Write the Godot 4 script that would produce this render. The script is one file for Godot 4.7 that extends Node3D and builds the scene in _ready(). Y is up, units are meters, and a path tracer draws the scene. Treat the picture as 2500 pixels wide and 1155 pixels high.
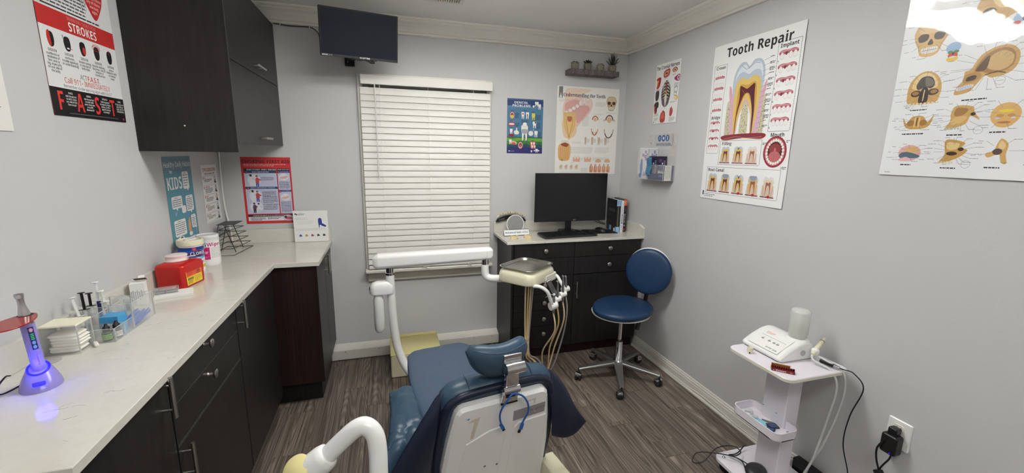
extends Node3D
# A dental treatment room: x runs along the back wall, y is up, z comes towards the viewer; metres.

const RW := 2.9433      # right wall
const RH := 2.425       # ceiling
const RZ := 4.3         # wall behind the viewer
const LIGHT := Color(1.0, 0.995, 0.98)
var M := {}
var taken := {}
var rng := RandomNumberGenerator.new()


func _ready():
	rng.seed = 7
	var cam := Camera3D.new()
	cam.name = "camera"
	cam.transform = Transform3D(Basis(Vector3.UP, -0.2888) * Basis(Vector3.RIGHT, -0.1961) * Basis(Vector3.BACK, 0.0161), Vector3(1.0423, 1.5409, 3.1984))
	cam.fov = rad_to_deg(2.0 * atan(577.5 / 1028.0))
	cam.near = 0.05
	add_child(cam)
	cam.current = true
	var we := WorldEnvironment.new()
	we.name = "environment"
	var e := Environment.new()
	var sky := Sky.new()
	var ps := PhysicalSkyMaterial.new()
	sky.sky_material = ps
	e.sky = sky
	e.background_mode = Environment.BG_SKY
	e.background_energy_multiplier = 0.35
	e.tonemap_mode = Environment.TONE_MAPPER_LINEAR
	e.tonemap_exposure = 1.0
	e.sdfgi_enabled = true
	e.ssao_enabled = true
	e.ssil_enabled = true
	we.environment = e
	add_child(we)
	ceiling_fixture(Vector3(1.52, RH, 1.4), Vector2(1.2, 0.3), 1.62, "over the dental chair")
	ceiling_fixture(Vector3(1.5, RH, 3.35), Vector2(1.2, 0.3), 1.05, "behind the viewer")
	materials()
	room()
	window_and_blind()
	wall_prints()
	left_run()
	left_counter_things()
	back_wall_things()
	desk()
	desk_things()
	stool()
	sanitation()
	cart()
	dental_chair()
	delivery_unit()
	assistant_arm()


# ---------------------------------------------------------------- shapes
class G:
	var v := PackedVector3Array()
	var n := PackedVector3Array()
	var t := PackedVector2Array()
	var x := PackedInt32Array()

	func uvm(p: Vector3, m: Vector3) -> Vector2:
		var a := m.abs()
		if a.y >= a.x and a.y >= a.z:
			return Vector2(p.x, p.z)
		if a.x >= a.z:
			return Vector2(p.z, -p.y)
		return Vector2(p.x, -p.y)

	func vert(p: Vector3, m: Vector3, uv: Vector2) -> int:
		v.append(p); n.append(m); t.append(uv)
		return v.size() - 1

	func tri(a: Vector3, b: Vector3, c: Vector3):
		var m := (b - a).cross(c - a).normalized()
		var k := v.size()
		vert(a, m, uvm(a, m)); vert(b, m, uvm(b, m)); vert(c, m, uvm(c, m))
		x.append_array(PackedInt32Array([k, k + 2, k + 1]))

	func quad(a: Vector3, b: Vector3, c: Vector3, d: Vector3, uv = null):
		var m := (b - a).cross(c - a).normalized()
		if m.length_squared() < 0.5:
			m = (c - a).cross(d - a).normalized()
		var k := v.size()
		if uv == null:
			vert(a, m, uvm(a, m)); vert(b, m, uvm(b, m)); vert(c, m, uvm(c, m)); vert(d, m, uvm(d, m))
		else:
			vert(a, m, uv[0]); vert(b, m, uv[1]); vert(c, m, uv[2]); vert(d, m, uv[3])
		x.append_array(PackedInt32Array([k, k + 2, k + 1, k, k + 3, k + 2]))

	func box(c: Vector3, s: Vector3, b := Basis()) -> G:
		var h := s * 0.5
		var f := [[Vector3.RIGHT, Vector3.BACK, Vector3.UP], [Vector3.LEFT, Vector3.FORWARD, Vector3.UP], [Vector3.UP, Vector3.RIGHT, Vector3.FORWARD], [Vector3.DOWN, Vector3.RIGHT, Vector3.BACK], [Vector3.BACK, Vector3.RIGHT, Vector3.UP], [Vector3.FORWARD, Vector3.LEFT, Vector3.UP]]
		for q in f:
			var m: Vector3 = q[0]
			var r: Vector3 = q[1]
			var u: Vector3 = q[2]
			if r.cross(u).dot(m) < 0.0:
				r = -r
			var k := v.size()
			for w in [[-1, -1], [1, -1], [1, 1], [-1, 1]]:
				var p: Vector3 = (m + r * w[0] + u * w[1]) * h
				vert(c + b * p, b * m, uvm(p, m))
			x.append_array(PackedInt32Array([k, k + 2, k + 1, k, k + 3, k + 2]))
		return self

	func rbox(c: Vector3, s: Vector3, r: float, k := 2, b := Basis()) -> G:
		var h := s * 0.5
		r = minf(r, minf(h.x, minf(h.y, h.z)) * 0.999)
		var base := v.size()
		var cols := 4 * (k + 1)
		for i in 2 * k + 2:
			var lo := i <= k
			var lat := (-PI / 2 + PI / 2 * i / k) if lo else PI / 2 * (i - k - 1) / k
			for q in 4:
				for j in k + 1:
					var a := PI / 2 * (q + float(j) / k)
					var d := Vector3(cos(lat) * cos(a), sin(lat), cos(lat) * sin(a))
					var o := Vector3((h.x - r) * (1.0 if q == 0 or q == 3 else -1.0), (h.y - r) * (-1.0 if lo else 1.0), (h.z - r) * (1.0 if q < 2 else -1.0))
					var p := o + d * r
					vert(c + b * p, b * d, uvm(p, d))
		for i in 2 * k + 1:
			for j in cols:
				var a0 := base + i * cols + j
				var a1 := base + i * cols + (j + 1) % cols
				x.append_array(PackedInt32Array([a0, a1 + cols, a0 + cols, a0, a1, a1 + cols]))
		for s2 in [-1.0, 1.0]:
			var y: float = h.y * s2
			var p4 := [Vector3(h.x - r, y, h.z - r), Vector3(h.x - r, y, r - h.z), Vector3(r - h.x, y, r - h.z), Vector3(r - h.x, y, h.z - r)]
			if s2 < 0:
				p4.reverse()
			quad(c + b * p4[0], c + b * p4[1], c + b * p4[2], c + b * p4[3], [uvm(p4[0], Vector3.UP), uvm(p4[1], Vector3.UP), uvm(p4[2], Vector3.UP), uvm(p4[3], Vector3.UP)])
		return self

	# rows of points; each quad goes row up, then column; smooth
	func grid(P: Array, wrap := false, flip := false, uv := true) -> G:
		var base := v.size()
		var rows := P.size()
		var cols: int = P[0].size()
		var ln := cols if wrap else cols - 1
		var acc := PackedVector3Array()
		acc.resize(rows * cols)
		for i in rows - 1:
			for j in ln:
				var j2 := (j + 1) % cols
				var m: Vector3 = (P[i + 1][j2] - P[i][j]).cross(P[i][j2] - P[i + 1][j])
				if flip:
					m = -m
				acc[i * cols + j] += m; acc[i * cols + j2] += m; acc[(i + 1) * cols + j] += m; acc[(i + 1) * cols + j2] += m
		for i in rows:
			for j in cols:
				var uu := Vector2(float(j) / ln, 1.0 - float(i) / (rows - 1)) if uv else Vector2.ZERO
				vert(P[i][j], acc[i * cols + j].normalized(), uu)
		for i in rows - 1:
			for j in ln:
				var a := base + i * cols + j
				var b := base + i * cols + (j + 1) % cols
				if flip:
					x.append_array(PackedInt32Array([a, a + cols, b + cols, a, b + cols, b]))
				else:
					x.append_array(PackedInt32Array([a, b + cols, a + cols, a, b, b + cols]))
		return self

	func fan(ring, flip := false) -> G:
		var c := Vector3.ZERO
		for p in ring:
			c += p
		c /= ring.size()
		for j in ring.size():
			var p: Vector3 = ring[j]
			var q: Vector3 = ring[(j + 1) % ring.size()]
			if flip:
				tri(c, q, p)
			else:
				tri(c, p, q)
		return self

	func loft(rings: Array, capped := true) -> G:
		grid(rings, true)
		if capped:
			fan(rings[0], false)
			fan(rings[-1], true)
		return self

	func tube(pts, r, seg := 10, capped := true) -> G:
		var P := []
		var T := Vector3.ZERO
		var A := Vector3.ZERO
		var c: int = pts.size()
		for i in c:
			var d: Vector3 = (pts[mini(i + 1, c - 1)] - pts[maxi(i - 1, 0)]).normalized()
			if i == 0:
				A = d.cross(Vector3.UP if absf(d.y) < 0.9 else Vector3.RIGHT).normalized()
			else:
				A = (A - d * A.dot(d)).normalized()
			T = d
			var B := A.cross(T)
			var ring := PackedVector3Array()
			var rad: float = r[i] if r is Array else r
			for j in seg:
				var a := TAU * j / seg
				ring.append(pts[i] + (A * cos(a) + B * sin(a)) * rad)
			P.append(ring)
		grid(P, true)
		if capped:
			fan(P[0], false)
			fan(P[-1], true)
		return self

	func cyl(a: Vector3, b: Vector3, r0: float, r1 := -1.0, seg := 18) -> G:
		return tube([a, b], [r0, r0 if r1 < 0.0 else r1], seg)

	# profile of (radius, height) from the bottom up; b and o place it
	func lathe(prof, seg := 28, o := Vector3.ZERO, b := Basis(), sc := Vector2.ONE) -> G:
		var c: int = prof.size()
		var sn := []
		for i in c - 1:
			var d: Vector2 = prof[i + 1] - prof[i]
			sn.append(Vector2(d.y, -d.x).normalized())
		var total := 0.0
		var at := [0.0]
		for i in c - 1:
			total += (prof[i + 1] - prof[i]).length()
			at.append(total)
		for i in c - 1:
			var n0: Vector2 = sn[i]
			var n1: Vector2 = sn[i]
			if i > 0 and sn[i - 1].dot(sn[i]) > 0.6:
				n0 = (sn[i - 1] + sn[i]).normalized()
			if i < c - 2 and sn[i + 1].dot(sn[i]) > 0.6:
				n1 = (sn[i + 1] + sn[i]).normalized()
			var base := v.size()
			for w in 2:
				var p: Vector2 = prof[i + w]
				var m: Vector2 = n1 if w else n0
				for j in seg + 1:
					var a := TAU * j / seg
					vert(o + b * Vector3(p.x * cos(a) * sc.x, p.y, p.x * sin(a) * sc.y), (b * Vector3(m.x * cos(a), m.y, m.x * sin(a))).normalized(), Vector2(float(j) / seg, 1.0 - at[i + w] / total))
			for j in seg:
				var q := base + j
				x.append_array(PackedInt32Array([q, q + 2 + seg, q + 1 + seg, q, q + 1, q + 2 + seg]))
		return self

	# a polygon in the local xy plane, from z0 to z1, edge e chamfered at the front
	func prism(poly, z0: float, z1: float, f := Transform3D(), e := 0.0, smooth := false) -> G:
		var p := PackedVector2Array(poly)
		if Geometry2D.is_polygon_clockwise(p):
			p.reverse()
		var c := p.size()
		var inner := PackedVector2Array()
		for i in c:
			var d0 := (p[i] - p[(i + c - 1) % c]).normalized()
			var d1 := (p[(i + 1) % c] - p[i]).normalized()
			var m := (Vector2(-d0.y, d0.x) + Vector2(-d1.y, d1.x))
			inner.append(p[i] + m / maxf(0.3, m.length_squared()) * 2.0 * e)
		var ids := Geometry2D.triangulate_polygon(inner)
		for w in 2:
			var src := inner if w else p
			var zz := z1 if w else z0
			var m := (f.basis * (Vector3.BACK if w else Vector3.FORWARD)).normalized()
			var k := v.size()
			for q in src:
				vert(f * Vector3(q.x, q.y, zz), m, Vector2(q.x, -q.y))
			for i in range(0, ids.size(), 3):
				var a := ids[i]
				var b2 := ids[i + 1]
				var c2 := ids[i + 2]
				if (src[b2] - src[a]).cross(src[c2] - src[a]) < 0.0:
					var s := b2
					b2 = c2
					c2 = s
				if w:
					x.append_array(PackedInt32Array([k + a, k + c2, k + b2]))
				else:
					x.append_array(PackedInt32Array([k + a, k + b2, k + c2]))
		var zb := z1 - e
		if smooth:
			var r0 := PackedVector3Array()
			var r1 := PackedVector3Array()
			for i in c:
				r0.append(f * Vector3(p[i].x, p[i].y, z0)); r1.append(f * Vector3(p[i].x, p[i].y, zb))
			grid([r0, r1], true, true)
		for i in c:
			var i2 := (i + 1) % c
			if not smooth:
				quad(f * Vector3(p[i].x, p[i].y, z0), f * Vector3(p[i2].x, p[i2].y, z0), f * Vector3(p[i2].x, p[i2].y, zb), f * Vector3(p[i].x, p[i].y, zb))
			if e > 0.0:
				quad(f * Vector3(p[i].x, p[i].y, zb), f * Vector3(p[i2].x, p[i2].y, zb), f * Vector3(inner[i2].x, inner[i2].y, z1), f * Vector3(inner[i].x, inner[i].y, z1))
		return self

	func ball(c: Vector3, r: Vector3, seg := 16, b := Basis()) -> G:
		var P := []
		for i in seg / 2 + 1:
			var la := -PI / 2 + PI * i / (seg / 2)
			var ring := PackedVector3Array()
			for j in seg:
				var a := TAU * j / seg
				ring.append(c + b * (Vector3(cos(la) * cos(a), sin(la), cos(la) * sin(a)) * r))
			P.append(ring)
		return grid(P, true)

	func mesh() -> ArrayMesh:
		var a := []
		a.resize(Mesh.ARRAY_MAX)
		a[Mesh.ARRAY_VERTEX] = v
		a[Mesh.ARRAY_NORMAL] = n
		a[Mesh.ARRAY_TEX_UV] = t
		a[Mesh.ARRAY_INDEX] = x
		var m := ArrayMesh.new()
		m.add_surface_from_arrays(Mesh.PRIMITIVE_TRIANGLES, a)
		return m


func rr(w: float, h: float, r: float, k := 5) -> PackedVector2Array:
	var p := PackedVector2Array()
	for q in 4:
		var c := Vector2((w / 2 - r) * (1 if q == 0 or q == 3 else -1), (h / 2 - r) * (1 if q < 2 else -1))
		for j in k + 1:
			var a := PI / 2 * (q + float(j) / k)
			p.append(c + Vector2(cos(a), sin(a)) * r)
	return p


func ell(rx: float, ry: float, k := 32) -> PackedVector2Array:
	var p := PackedVector2Array()
	for j in k:
		p.append(Vector2(cos(TAU * j / k) * rx, sin(TAU * j / k) * ry))
	return p


# a smooth curve through points
func curve(pts: Array, k := 8) -> Array:
	var o := []
	var c := pts.size()
	for i in c - 1:
		var a: Vector3 = pts[maxi(i - 1, 0)]
		var d: Vector3 = pts[mini(i + 2, c - 1)]
		for j in k:
			o.append(pts[i].cubic_interpolate(pts[i + 1], a, d, float(j) / k))
	o.append(pts[-1])
	return o


func up_to(z: Vector3, up := Vector3.UP) -> Basis:   # a basis whose z axis points along z
	var f := z.normalized()
	var r := up.cross(f).normalized()
	return Basis(r, f.cross(r), f)


func flat(face := Vector3.UP) -> Transform3D:   # prisms whose outline lies in the floor plane (x, -z) and rise with y
	return Transform3D(Basis(Vector3.RIGHT, -PI / 2), Vector3.ZERO)


# ---------------------------------------------------------------- nodes
func numbered(called: String) -> String:
	taken[called] = taken.get(called, -1) + 1
	return called if taken[called] == 0 else "%s_%03d" % [called, taken[called]]


func tag(o: Node, label: String, category: String, group := ""):
	o.set_meta("label", label)
	o.set_meta("category", category)
	if group:
		o.set_meta("group", group)


func thing(called: String, label: String, category: String, at := Vector3.ZERO, turn := 0.0, group := "") -> Node3D:
	var o := Node3D.new()
	o.name = numbered(called)
	add_child(o)
	o.position = at
	o.rotation.y = turn
	tag(o, label, category, group)
	return o


func put(g: G, called: String, m: Material, parent: Node = null, at := Vector3.ZERO, b := Basis()) -> MeshInstance3D:
	var o := MeshInstance3D.new()
	o.mesh = g.mesh()
	o.material_override = null
	o.mesh.surface_set_material(0, m)
	if parent == null:
		o.name = numbered(called)
		add_child(o)
	else:
		o.name = called
		parent.add_child(o, true)
	o.transform = Transform3D(b, at)
	return o


func again(src: MeshInstance3D, called: String, parent: Node, at := Vector3.ZERO, b := Basis()) -> MeshInstance3D:
	var o := MeshInstance3D.new()
	o.mesh = src.mesh
	o.name = called
	parent.add_child(o, true)
	o.transform = Transform3D(b, at)
	return o


func struct_node(called: String) -> Node3D:
	var o := Node3D.new()
	o.name = called
	o.set_meta("kind", "structure")
	add_child(o)
	return o


func struct(g: G, called: String, m: Material) -> MeshInstance3D:
	var o := put(g, called, m)
	o.set_meta("kind", "structure")
	return o


func mat(called: String, c: Color, rough := 0.5, metal := 0.0, spec := 0.5) -> StandardMaterial3D:
	var m := StandardMaterial3D.new()
	m.resource_name = called
	m.albedo_color = c
	m.roughness = rough
	m.metallic = metal
	m.metallic_specular = spec
	M[called] = m
	return m


func rgb(r: float, g: float, b: float) -> Color:
	return Color(r / 255.0, g / 255.0, b / 255.0)


func picture(called: String, p: Pic, rough := 0.5) -> StandardMaterial3D:
	var m := mat(called, Color.WHITE, rough)
	m.albedo_texture = ImageTexture.create_from_image(p.im)
	m.texture_repeat = false
	return m


# a suspended office fixture: a slim glowing box that shines down and, more weakly, up at the ceiling
func ceiling_fixture(at: Vector3, size: Vector2, energy: float, where: String):
	var o := thing("ceiling_light", "slim suspended ceiling light " + where, "ceiling light", at)
	var fr := mat("light_frame", rgb(235, 235, 232), 0.4)
	var gl := mat("light_glow", Color.WHITE, 0.5)
	gl.emission_enabled = true
	gl.emission = LIGHT
	gl.emission_energy_multiplier = 5.0
	for x in [-0.4, 0.4]:
		put(G.new().cyl(Vector3(x, -0.09, 0), Vector3(x, -0.004, 0), 0.006, -1, 10).cyl(Vector3(x, -0.008, 0), Vector3(x, 0, 0), 0.03, -1, 18), "stem", fr, o)
	put(G.new().rbox(Vector3(0, -0.115, 0), Vector3(size.x, 0.05, size.y), 0.008, 2), "lens", gl, o)
	for z in [-1, 1]:
		put(G.new().rbox(Vector3(0, -0.115, z * (size.y / 2 + 0.008)), Vector3(size.x + 0.02, 0.06, 0.014), 0.003, 2), "side_rail", fr, o)
	for q in [[Vector3(0, -0.144, 0), -PI / 2, 1.0], [Vector3(0, -0.086, 0), PI / 2, 1.1]]:
		var l := AreaLight3D.new()
		l.name = "lens_light"
		l.area_size = size
		l.light_energy = energy * q[2]
		l.light_color = LIGHT
		l.area_range = 12.0
		l.shadow_enabled = true
		o.add_child(l, true)
		l.position = q[0]
		l.rotation.x = q[1]


# ---------------------------------------------------------------- print
class Pic:
	var im: Image
	var w: int
	var h: int
	static var fonts := {}
	func _init(ww: int, hh: int, c: Color):
		w = ww
		h = hh
		im = Image.create(w, h, false, Image.FORMAT_RGB8)
		im.fill(c)
	func rect(x: float, y: float, ww: float, hh: float, c: Color):
		im.fill_rect(Rect2i(roundi(x), roundi(y), maxi(1, roundi(ww)), maxi(1, roundi(hh))), c)
	func span(x0: float, x1: float, y: int, c: Color):
		var a := roundi(x0)
		var b := roundi(x1)
		if b > a and y >= 0 and y < h:
			im.fill_rect(Rect2i(a, y, b - a, 1), c)
	func poly(p, c: Color):
		var lo := 1e9
		var hi := -1e9
		for q in p:
			lo = minf(lo, q.y)
			hi = maxf(hi, q.y)
		var k: int = p.size()
		for y in range(maxi(0, floori(lo)), mini(h - 1, ceili(hi)) + 1):
			var s := y + 0.5
			var xs := []
			for i in k:
				var a: Vector2 = p[i]
				var b: Vector2 = p[(i + 1) % k]
				if (a.y <= s) != (b.y <= s):
					xs.append(a.x + (s - a.y) / (b.y - a.y) * (b.x - a.x))
			xs.sort()
			for i in range(0, xs.size() - 1, 2):
				span(xs[i], xs[i + 1], y, c)
	func pts(flat: Array, ox := 0.0, oy := 0.0, s := 1.0) -> Array:
		var o := []
		for i in range(0, flat.size(), 2):
			o.append(Vector2(ox + flat[i] * s, oy + flat[i + 1] * s))
		return o
	func blob(flat: Array, c: Color, ox := 0.0, oy := 0.0, s := 1.0):   # a smooth closed outline
		var q := pts(flat, ox, oy, s)
		var o := []
		var k := q.size()
		for i in k:
			for j in 6:
				o.append(q[i].cubic_interpolate(q[(i + 1) % k], q[(i + k - 1) % k], q[(i + 2) % k], j / 6.0))
		poly(o, c)
	func oval(cx: float, cy: float, rx: float, ry: float, c: Color, rot := 0.0):
		var o := []
		for j in 36:
			o.append(Vector2(cx, cy) + Vector2(cos(TAU * j / 36) * rx, sin(TAU * j / 36) * ry).rotated(rot))
		poly(o, c)
	func ring(cx: float, cy: float, rx: float, ry: float, wd: float, c: Color, a0 := 0.0, a1 := TAU):
		var o := []
		for j in 33:
			var a := lerpf(a0, a1, j / 32.0)
			o.append(Vector2(cx + cos(a) * rx, cy + sin(a) * ry))
		line(o, wd, c)
	func line(p: Array, wd: float, c: Color):
		for i in p.size() - 1:
			var d: Vector2 = (p[i + 1] - p[i])
			if d.length() < 0.01:
				continue
			var m := d.normalized().orthogonal() * wd * 0.5
			var e := d.normalized() * wd * 0.2
			poly([p[i] + m - e, p[i + 1] + m + e, p[i + 1] - m + e, p[i] - m - e], c)
	func seg(x0: float, y0: float, x1: float, y1: float, wd: float, c: Color):
		line([Vector2(x0, y0), Vector2(x1, y1)], wd, c)
	func frame(x: float, y: float, ww: float, hh: float, wd: float, c: Color, r := 0.0, dash := false):
		if dash:
			var k := int((ww + hh) / 14.0)
			for i in k:
				rect(x + ww * i / k, y, ww / k * 0.6, wd, c); rect(x + ww * i / k, y + hh, ww / k * 0.6, wd, c)
				rect(x, y + hh * i / k, wd, hh / k * 0.6, c); rect(x + ww, y + hh * i / k, wd, hh / k * 0.6, c)
			return
		rect(x, y, ww, wd, c); rect(x, y + hh - wd, ww, wd, c); rect(x, y, wd, hh, c); rect(x + ww - wd, y, wd, hh, c)
	func card(x: float, y: float, ww: float, hh: float, r: float, c: Color):
		var o := []
		for q in 4:
			var cc := Vector2(x + (ww - r if q == 0 or q == 3 else r), y + (hh - r if q < 2 else r))
			for j in 5:
				o.append(cc + Vector2(cos(PI / 2 * (q + j / 4.0)), sin(PI / 2 * (q + j / 4.0))) * r)
		poly(o, c)
	# rows of small print that cannot be read in the photograph
	func rows(x: float, y: float, ww: float, count: int, pitch: float, wd: float, c: Color, sd := 1):
		var s := sd * 7919 + 13
		for i in count:
			var px := x
			var stop := x + ww * (0.55 + 0.4 * float((s / 7) % 10) / 10.0 if i == count - 1 else 0.94 + 0.06 * float((s / 11) % 10) / 10.0)
			while px < stop:
				s = (s * 1103515245 + 12345) & 0x7fffffff
				var l := pitch * (0.5 + float(s % 100) / 55.0)
				rect(px, y + i * pitch, minf(l, stop - px), wd, c)
				px += l + pitch * 0.32
	static func font(kind: String) -> Font:
		if not fonts.has(kind):
			var f := SystemFont.new()
			f.font_names = PackedStringArray(["Droid Serif" if kind.begins_with("serif") else "Droid Sans"])
			f.font_weight = 700 if kind.ends_with("b") else 400
			fonts[kind] = f
		return fonts[kind]
	# one line of lettering; (x, y) is its middle (align 0), left (-1) or right (1) end at mid height
	func text(s: String, x: float, y: float, size: float, c: Color, align := 0, kind := "sansb", sx := 1.0, slant := 0.0):
		var tm := TextMesh.new()
		tm.font = Pic.font(kind)
		tm.font_size = 64
		tm.pixel_size = 1.0 / 64.0
		tm.depth = 0.0
		tm.text = s
		var a := tm.get_mesh_arrays()
		var vs: PackedVector3Array = a[Mesh.ARRAY_VERTEX]
		if vs.is_empty():
			return
		var ids = a[Mesh.ARRAY_INDEX]
		if ids == null or ids.is_empty():
			ids = PackedInt32Array(range(vs.size()))
		var lo := 1e9
		var hi := -1e9
		for q in vs:
			lo = minf(lo, q.x)
			hi = maxf(hi, q.x)
		var ref := (lo + hi) / 2 if align == 0 else (lo if align < 0 else hi)
		var px := PackedVector2Array()
		for q in vs:
			px.append(Vector2(x + (q.x - ref + q.y * slant) * size * sx, y - q.y * size))
		for i in range(0, ids.size() - 2, 3):
			poly([px[ids[i]], px[ids[i + 1]], px[ids[i + 2]]], c)


# ---------------------------------------------------------------- materials and room
func noise(freq: float, sd: int, oct := 4) -> FastNoiseLite:
	var f := FastNoiseLite.new()
	f.noise_type = FastNoiseLite.TYPE_SIMPLEX_SMOOTH
	f.frequency = freq
	f.seed = sd
	f.fractal_octaves = oct
	return f


# wood: grain along v; a is the dark tone, b the light one
func grain(w: int, h: int, a: Color, b: Color, sd: int, stretch := 9.0, fine := 0.5) -> ImageTexture:
	var n1 := noise(0.008, sd, 2)
	var n2 := noise(0.05, sd + 1, 2)
	var n3 := noise(0.02, sd + 2, 2)
	var d := PackedByteArray()
	d.resize(w * h * 3)
	var k := 0
	for y in h:
		var yy := y / stretch
		for x in w:
			var q := n1.get_noise_2d(x, yy * 0.7) * 7.0 + x * 0.02
			var ringv := absf(q - floorf(q) - 0.5) * 2.0
			var f := n2.get_noise_2d(x * 2.4, yy * 0.22) * fine
			var s := clampf(0.12 + ringv * 0.38 + (n3.get_noise_2d(x * 1.5, yy * 0.25) * 0.5 + 0.5) * 0.5 + f * 0.8 - 0.06, 0.0, 1.0)
			d[k] = int(lerpf(a.r, b.r, s) * 255.0)
			d[k + 1] = int(lerpf(a.g, b.g, s) * 255.0)
			d[k + 2] = int(lerpf(a.b, b.b, s) * 255.0)
			k += 3
	return ImageTexture.create_from_image(Image.create_from_data(w, h, false, Image.FORMAT_RGB8, d))


func speckle(w: int, freq: float, a: Color, b: Color, sd: int, lo := 0.3, hi := 0.7, oct := 4) -> ImageTexture:
	var im := noise(freq, sd, oct).get_seamless_image(w, w)
	var src := im.get_data()
	var step := src.size() / (w * w)
	var d := PackedByteArray()
	d.resize(w * w * 3)
	for i in w * w:
		var s := clampf((src[i * step] / 255.0 - lo) / (hi - lo), 0.0, 1.0)
		d[i * 3] = int(lerpf(a.r, b.r, s) * 255.0)
		d[i * 3 + 1] = int(lerpf(a.g, b.g, s) * 255.0)
		d[i * 3 + 2] = int(lerpf(a.b, b.b, s) * 255.0)
	return ImageTexture.create_from_image(Image.create_from_data(w, w, false, Image.FORMAT_RGB8, d))


func relief(m: StandardMaterial3D, tex: Texture2D, cm: float):
	m.heightmap_enabled = true
	m.heightmap_texture = tex
	m.heightmap_scale = cm


func materials():
	var bump := speckle(256, 0.05, Color.BLACK, Color.WHITE, 3, 0.2, 0.8, 3)
	var wall := mat("wall_paint", rgb(203, 203, 203), 0.55, 0.0, 0.35)
	wall.uv1_triplanar = true
	wall.uv1_scale = Vector3(6, 6, 6)
	relief(wall, bump, 0.012)
	var ceil := mat("ceiling_paint", rgb(242, 242, 240), 0.8, 0.0, 0.3)
	ceil.uv1_triplanar = true
	ceil.uv1_scale = Vector3(5, 5, 5)
	relief(ceil, bump, 0.012)
	mat("trim_white", rgb(222, 220, 212), 0.35)
	mat("trim_crown", rgb(228, 225, 217), 0.45)
	mat("blind_white", rgb(226, 225, 219), 0.4)
	mat("cord_white", rgb(236, 234, 228), 0.6)
	mat("plastic_white", rgb(238, 238, 236), 0.25)
	mat("plastic_offwhite", rgb(230, 228, 214), 0.3)
	mat("plastic_cream", rgb(232, 228, 200), 0.3)
	mat("plastic_yellowed", rgb(224, 214, 152), 0.35)
	mat("plastic_black", rgb(20, 20, 22), 0.35)
	mat("plastic_dark", rgb(38, 38, 41), 0.45)
	mat("rubber_black", rgb(16, 16, 17), 0.7)
	mat("chrome", rgb(225, 225, 228), 0.08, 1.0)
	mat("steel_brushed", rgb(190, 186, 178), 0.28, 1.0)
	mat("steel_worn", rgb(170, 170, 172), 0.32, 1.0)
	mat("screen", rgb(14, 15, 19), 0.18, 0.0, 0.5)
	mat("paper_white", rgb(236, 235, 230), 0.7)
	mat("glass", Color(0.92, 0.97, 0.95, 0.12), 0.02).transparency = BaseMaterial3D.TRANSPARENCY_ALPHA
	var acr := mat("acrylic", Color(0.94, 0.95, 0.94, 0.09), 0.03)
	acr.transparency = BaseMaterial3D.TRANSPARENCY_ALPHA
	var ace := mat("acrylic_edge", Color(0.84, 0.86, 0.85, 0.6), 0.15)
	ace.transparency = BaseMaterial3D.TRANSPARENCY_ALPHA
	var milk := mat("milky_plastic", Color(0.93, 0.94, 0.93, 0.5), 0.25)
	milk.transparency = BaseMaterial3D.TRANSPARENCY_ALPHA
	for i in 3:
		var fl := mat("floor_plank_%d" % i, Color.WHITE, 0.42, 0.0, 0.4)
		fl.albedo_texture = grain(256, 1024, [rgb(64, 55, 50), rgb(68, 59, 53), rgb(60, 52, 48)][i], [rgb(164, 151, 137), rgb(156, 143, 129), rgb(150, 138, 126)][i], 31 + i * 7, 12.0, 0.42)
		relief(fl, fl.albedo_texture, 0.008)
	var dk := mat("cabinet_dark", Color.WHITE, 0.4, 0.0, 0.45)
	dk.albedo_texture = grain(256, 512, rgb(26, 24, 24), rgb(40, 37, 37), 77, 14.0)
	dk.uv1_scale = Vector3(1.6, 1.6, 1.6)
	var dr := mat("cabinet_red", Color.WHITE, 0.4, 0.0, 0.4)
	dr.albedo_texture = grain(256, 512, rgb(26, 17, 16), rgb(54, 34, 30), 78, 14.0)
	dr.uv1_scale = Vector3(2.2, 1.0, 1.0)
	mat("edge_dark", rgb(70, 67, 64), 0.45)
	var q := mat("quartz", Color.WHITE, 0.1, 0.0, 0.5)
	q.albedo_texture = quartz()
	q.uv1_triplanar = true
	q.uv1_scale = Vector3(0.9, 0.9, 0.9)
	q.texture_repeat = true


func quartz() -> ImageTexture:
	var s := 768
	var p := Pic.new(s, s, rgb(214, 212, 202))
	var n := noise(0.006, 5, 4)
	var n2 := noise(0.05, 6, 3)
	var d := p.im.get_data()
	for y in s:
		for x in s:
			var k := (y * s + x) * 3
			var a := n.get_noise_2d(x, y) * 5.0 + n2.get_noise_2d(x, y) * 3.0
			for c in 3:
				d[k + c] = clampi(int(d[k + c] + a), 0, 255)
	p.im = Image.create_from_data(s, s, false, Image.FORMAT_RGB8, d)
	var r := RandomNumberGenerator.new()
	r.seed = 12
	for i in 60:   # short broken grey veins
		var at := Vector2(r.randf() * s, r.randf() * s)
		var dir := Vector2.from_angle(-0.5 + r.randfn(0.0, 0.35))
		var tone := rgb(190, 187, 178).lerp(rgb(160, 158, 152), r.randf())
		for j in r.randi_range(3, 9):
			var to := at + dir.rotated(r.randfn(0.0, 0.5)) * r.randf_range(3, 11)
			if r.randf() > 0.25:
				p.seg(at.x, at.y, to.x, to.y, r.randf_range(0.8, 1.8), tone)
			at = to
	return ImageTexture.create_from_image(p.im)


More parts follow.
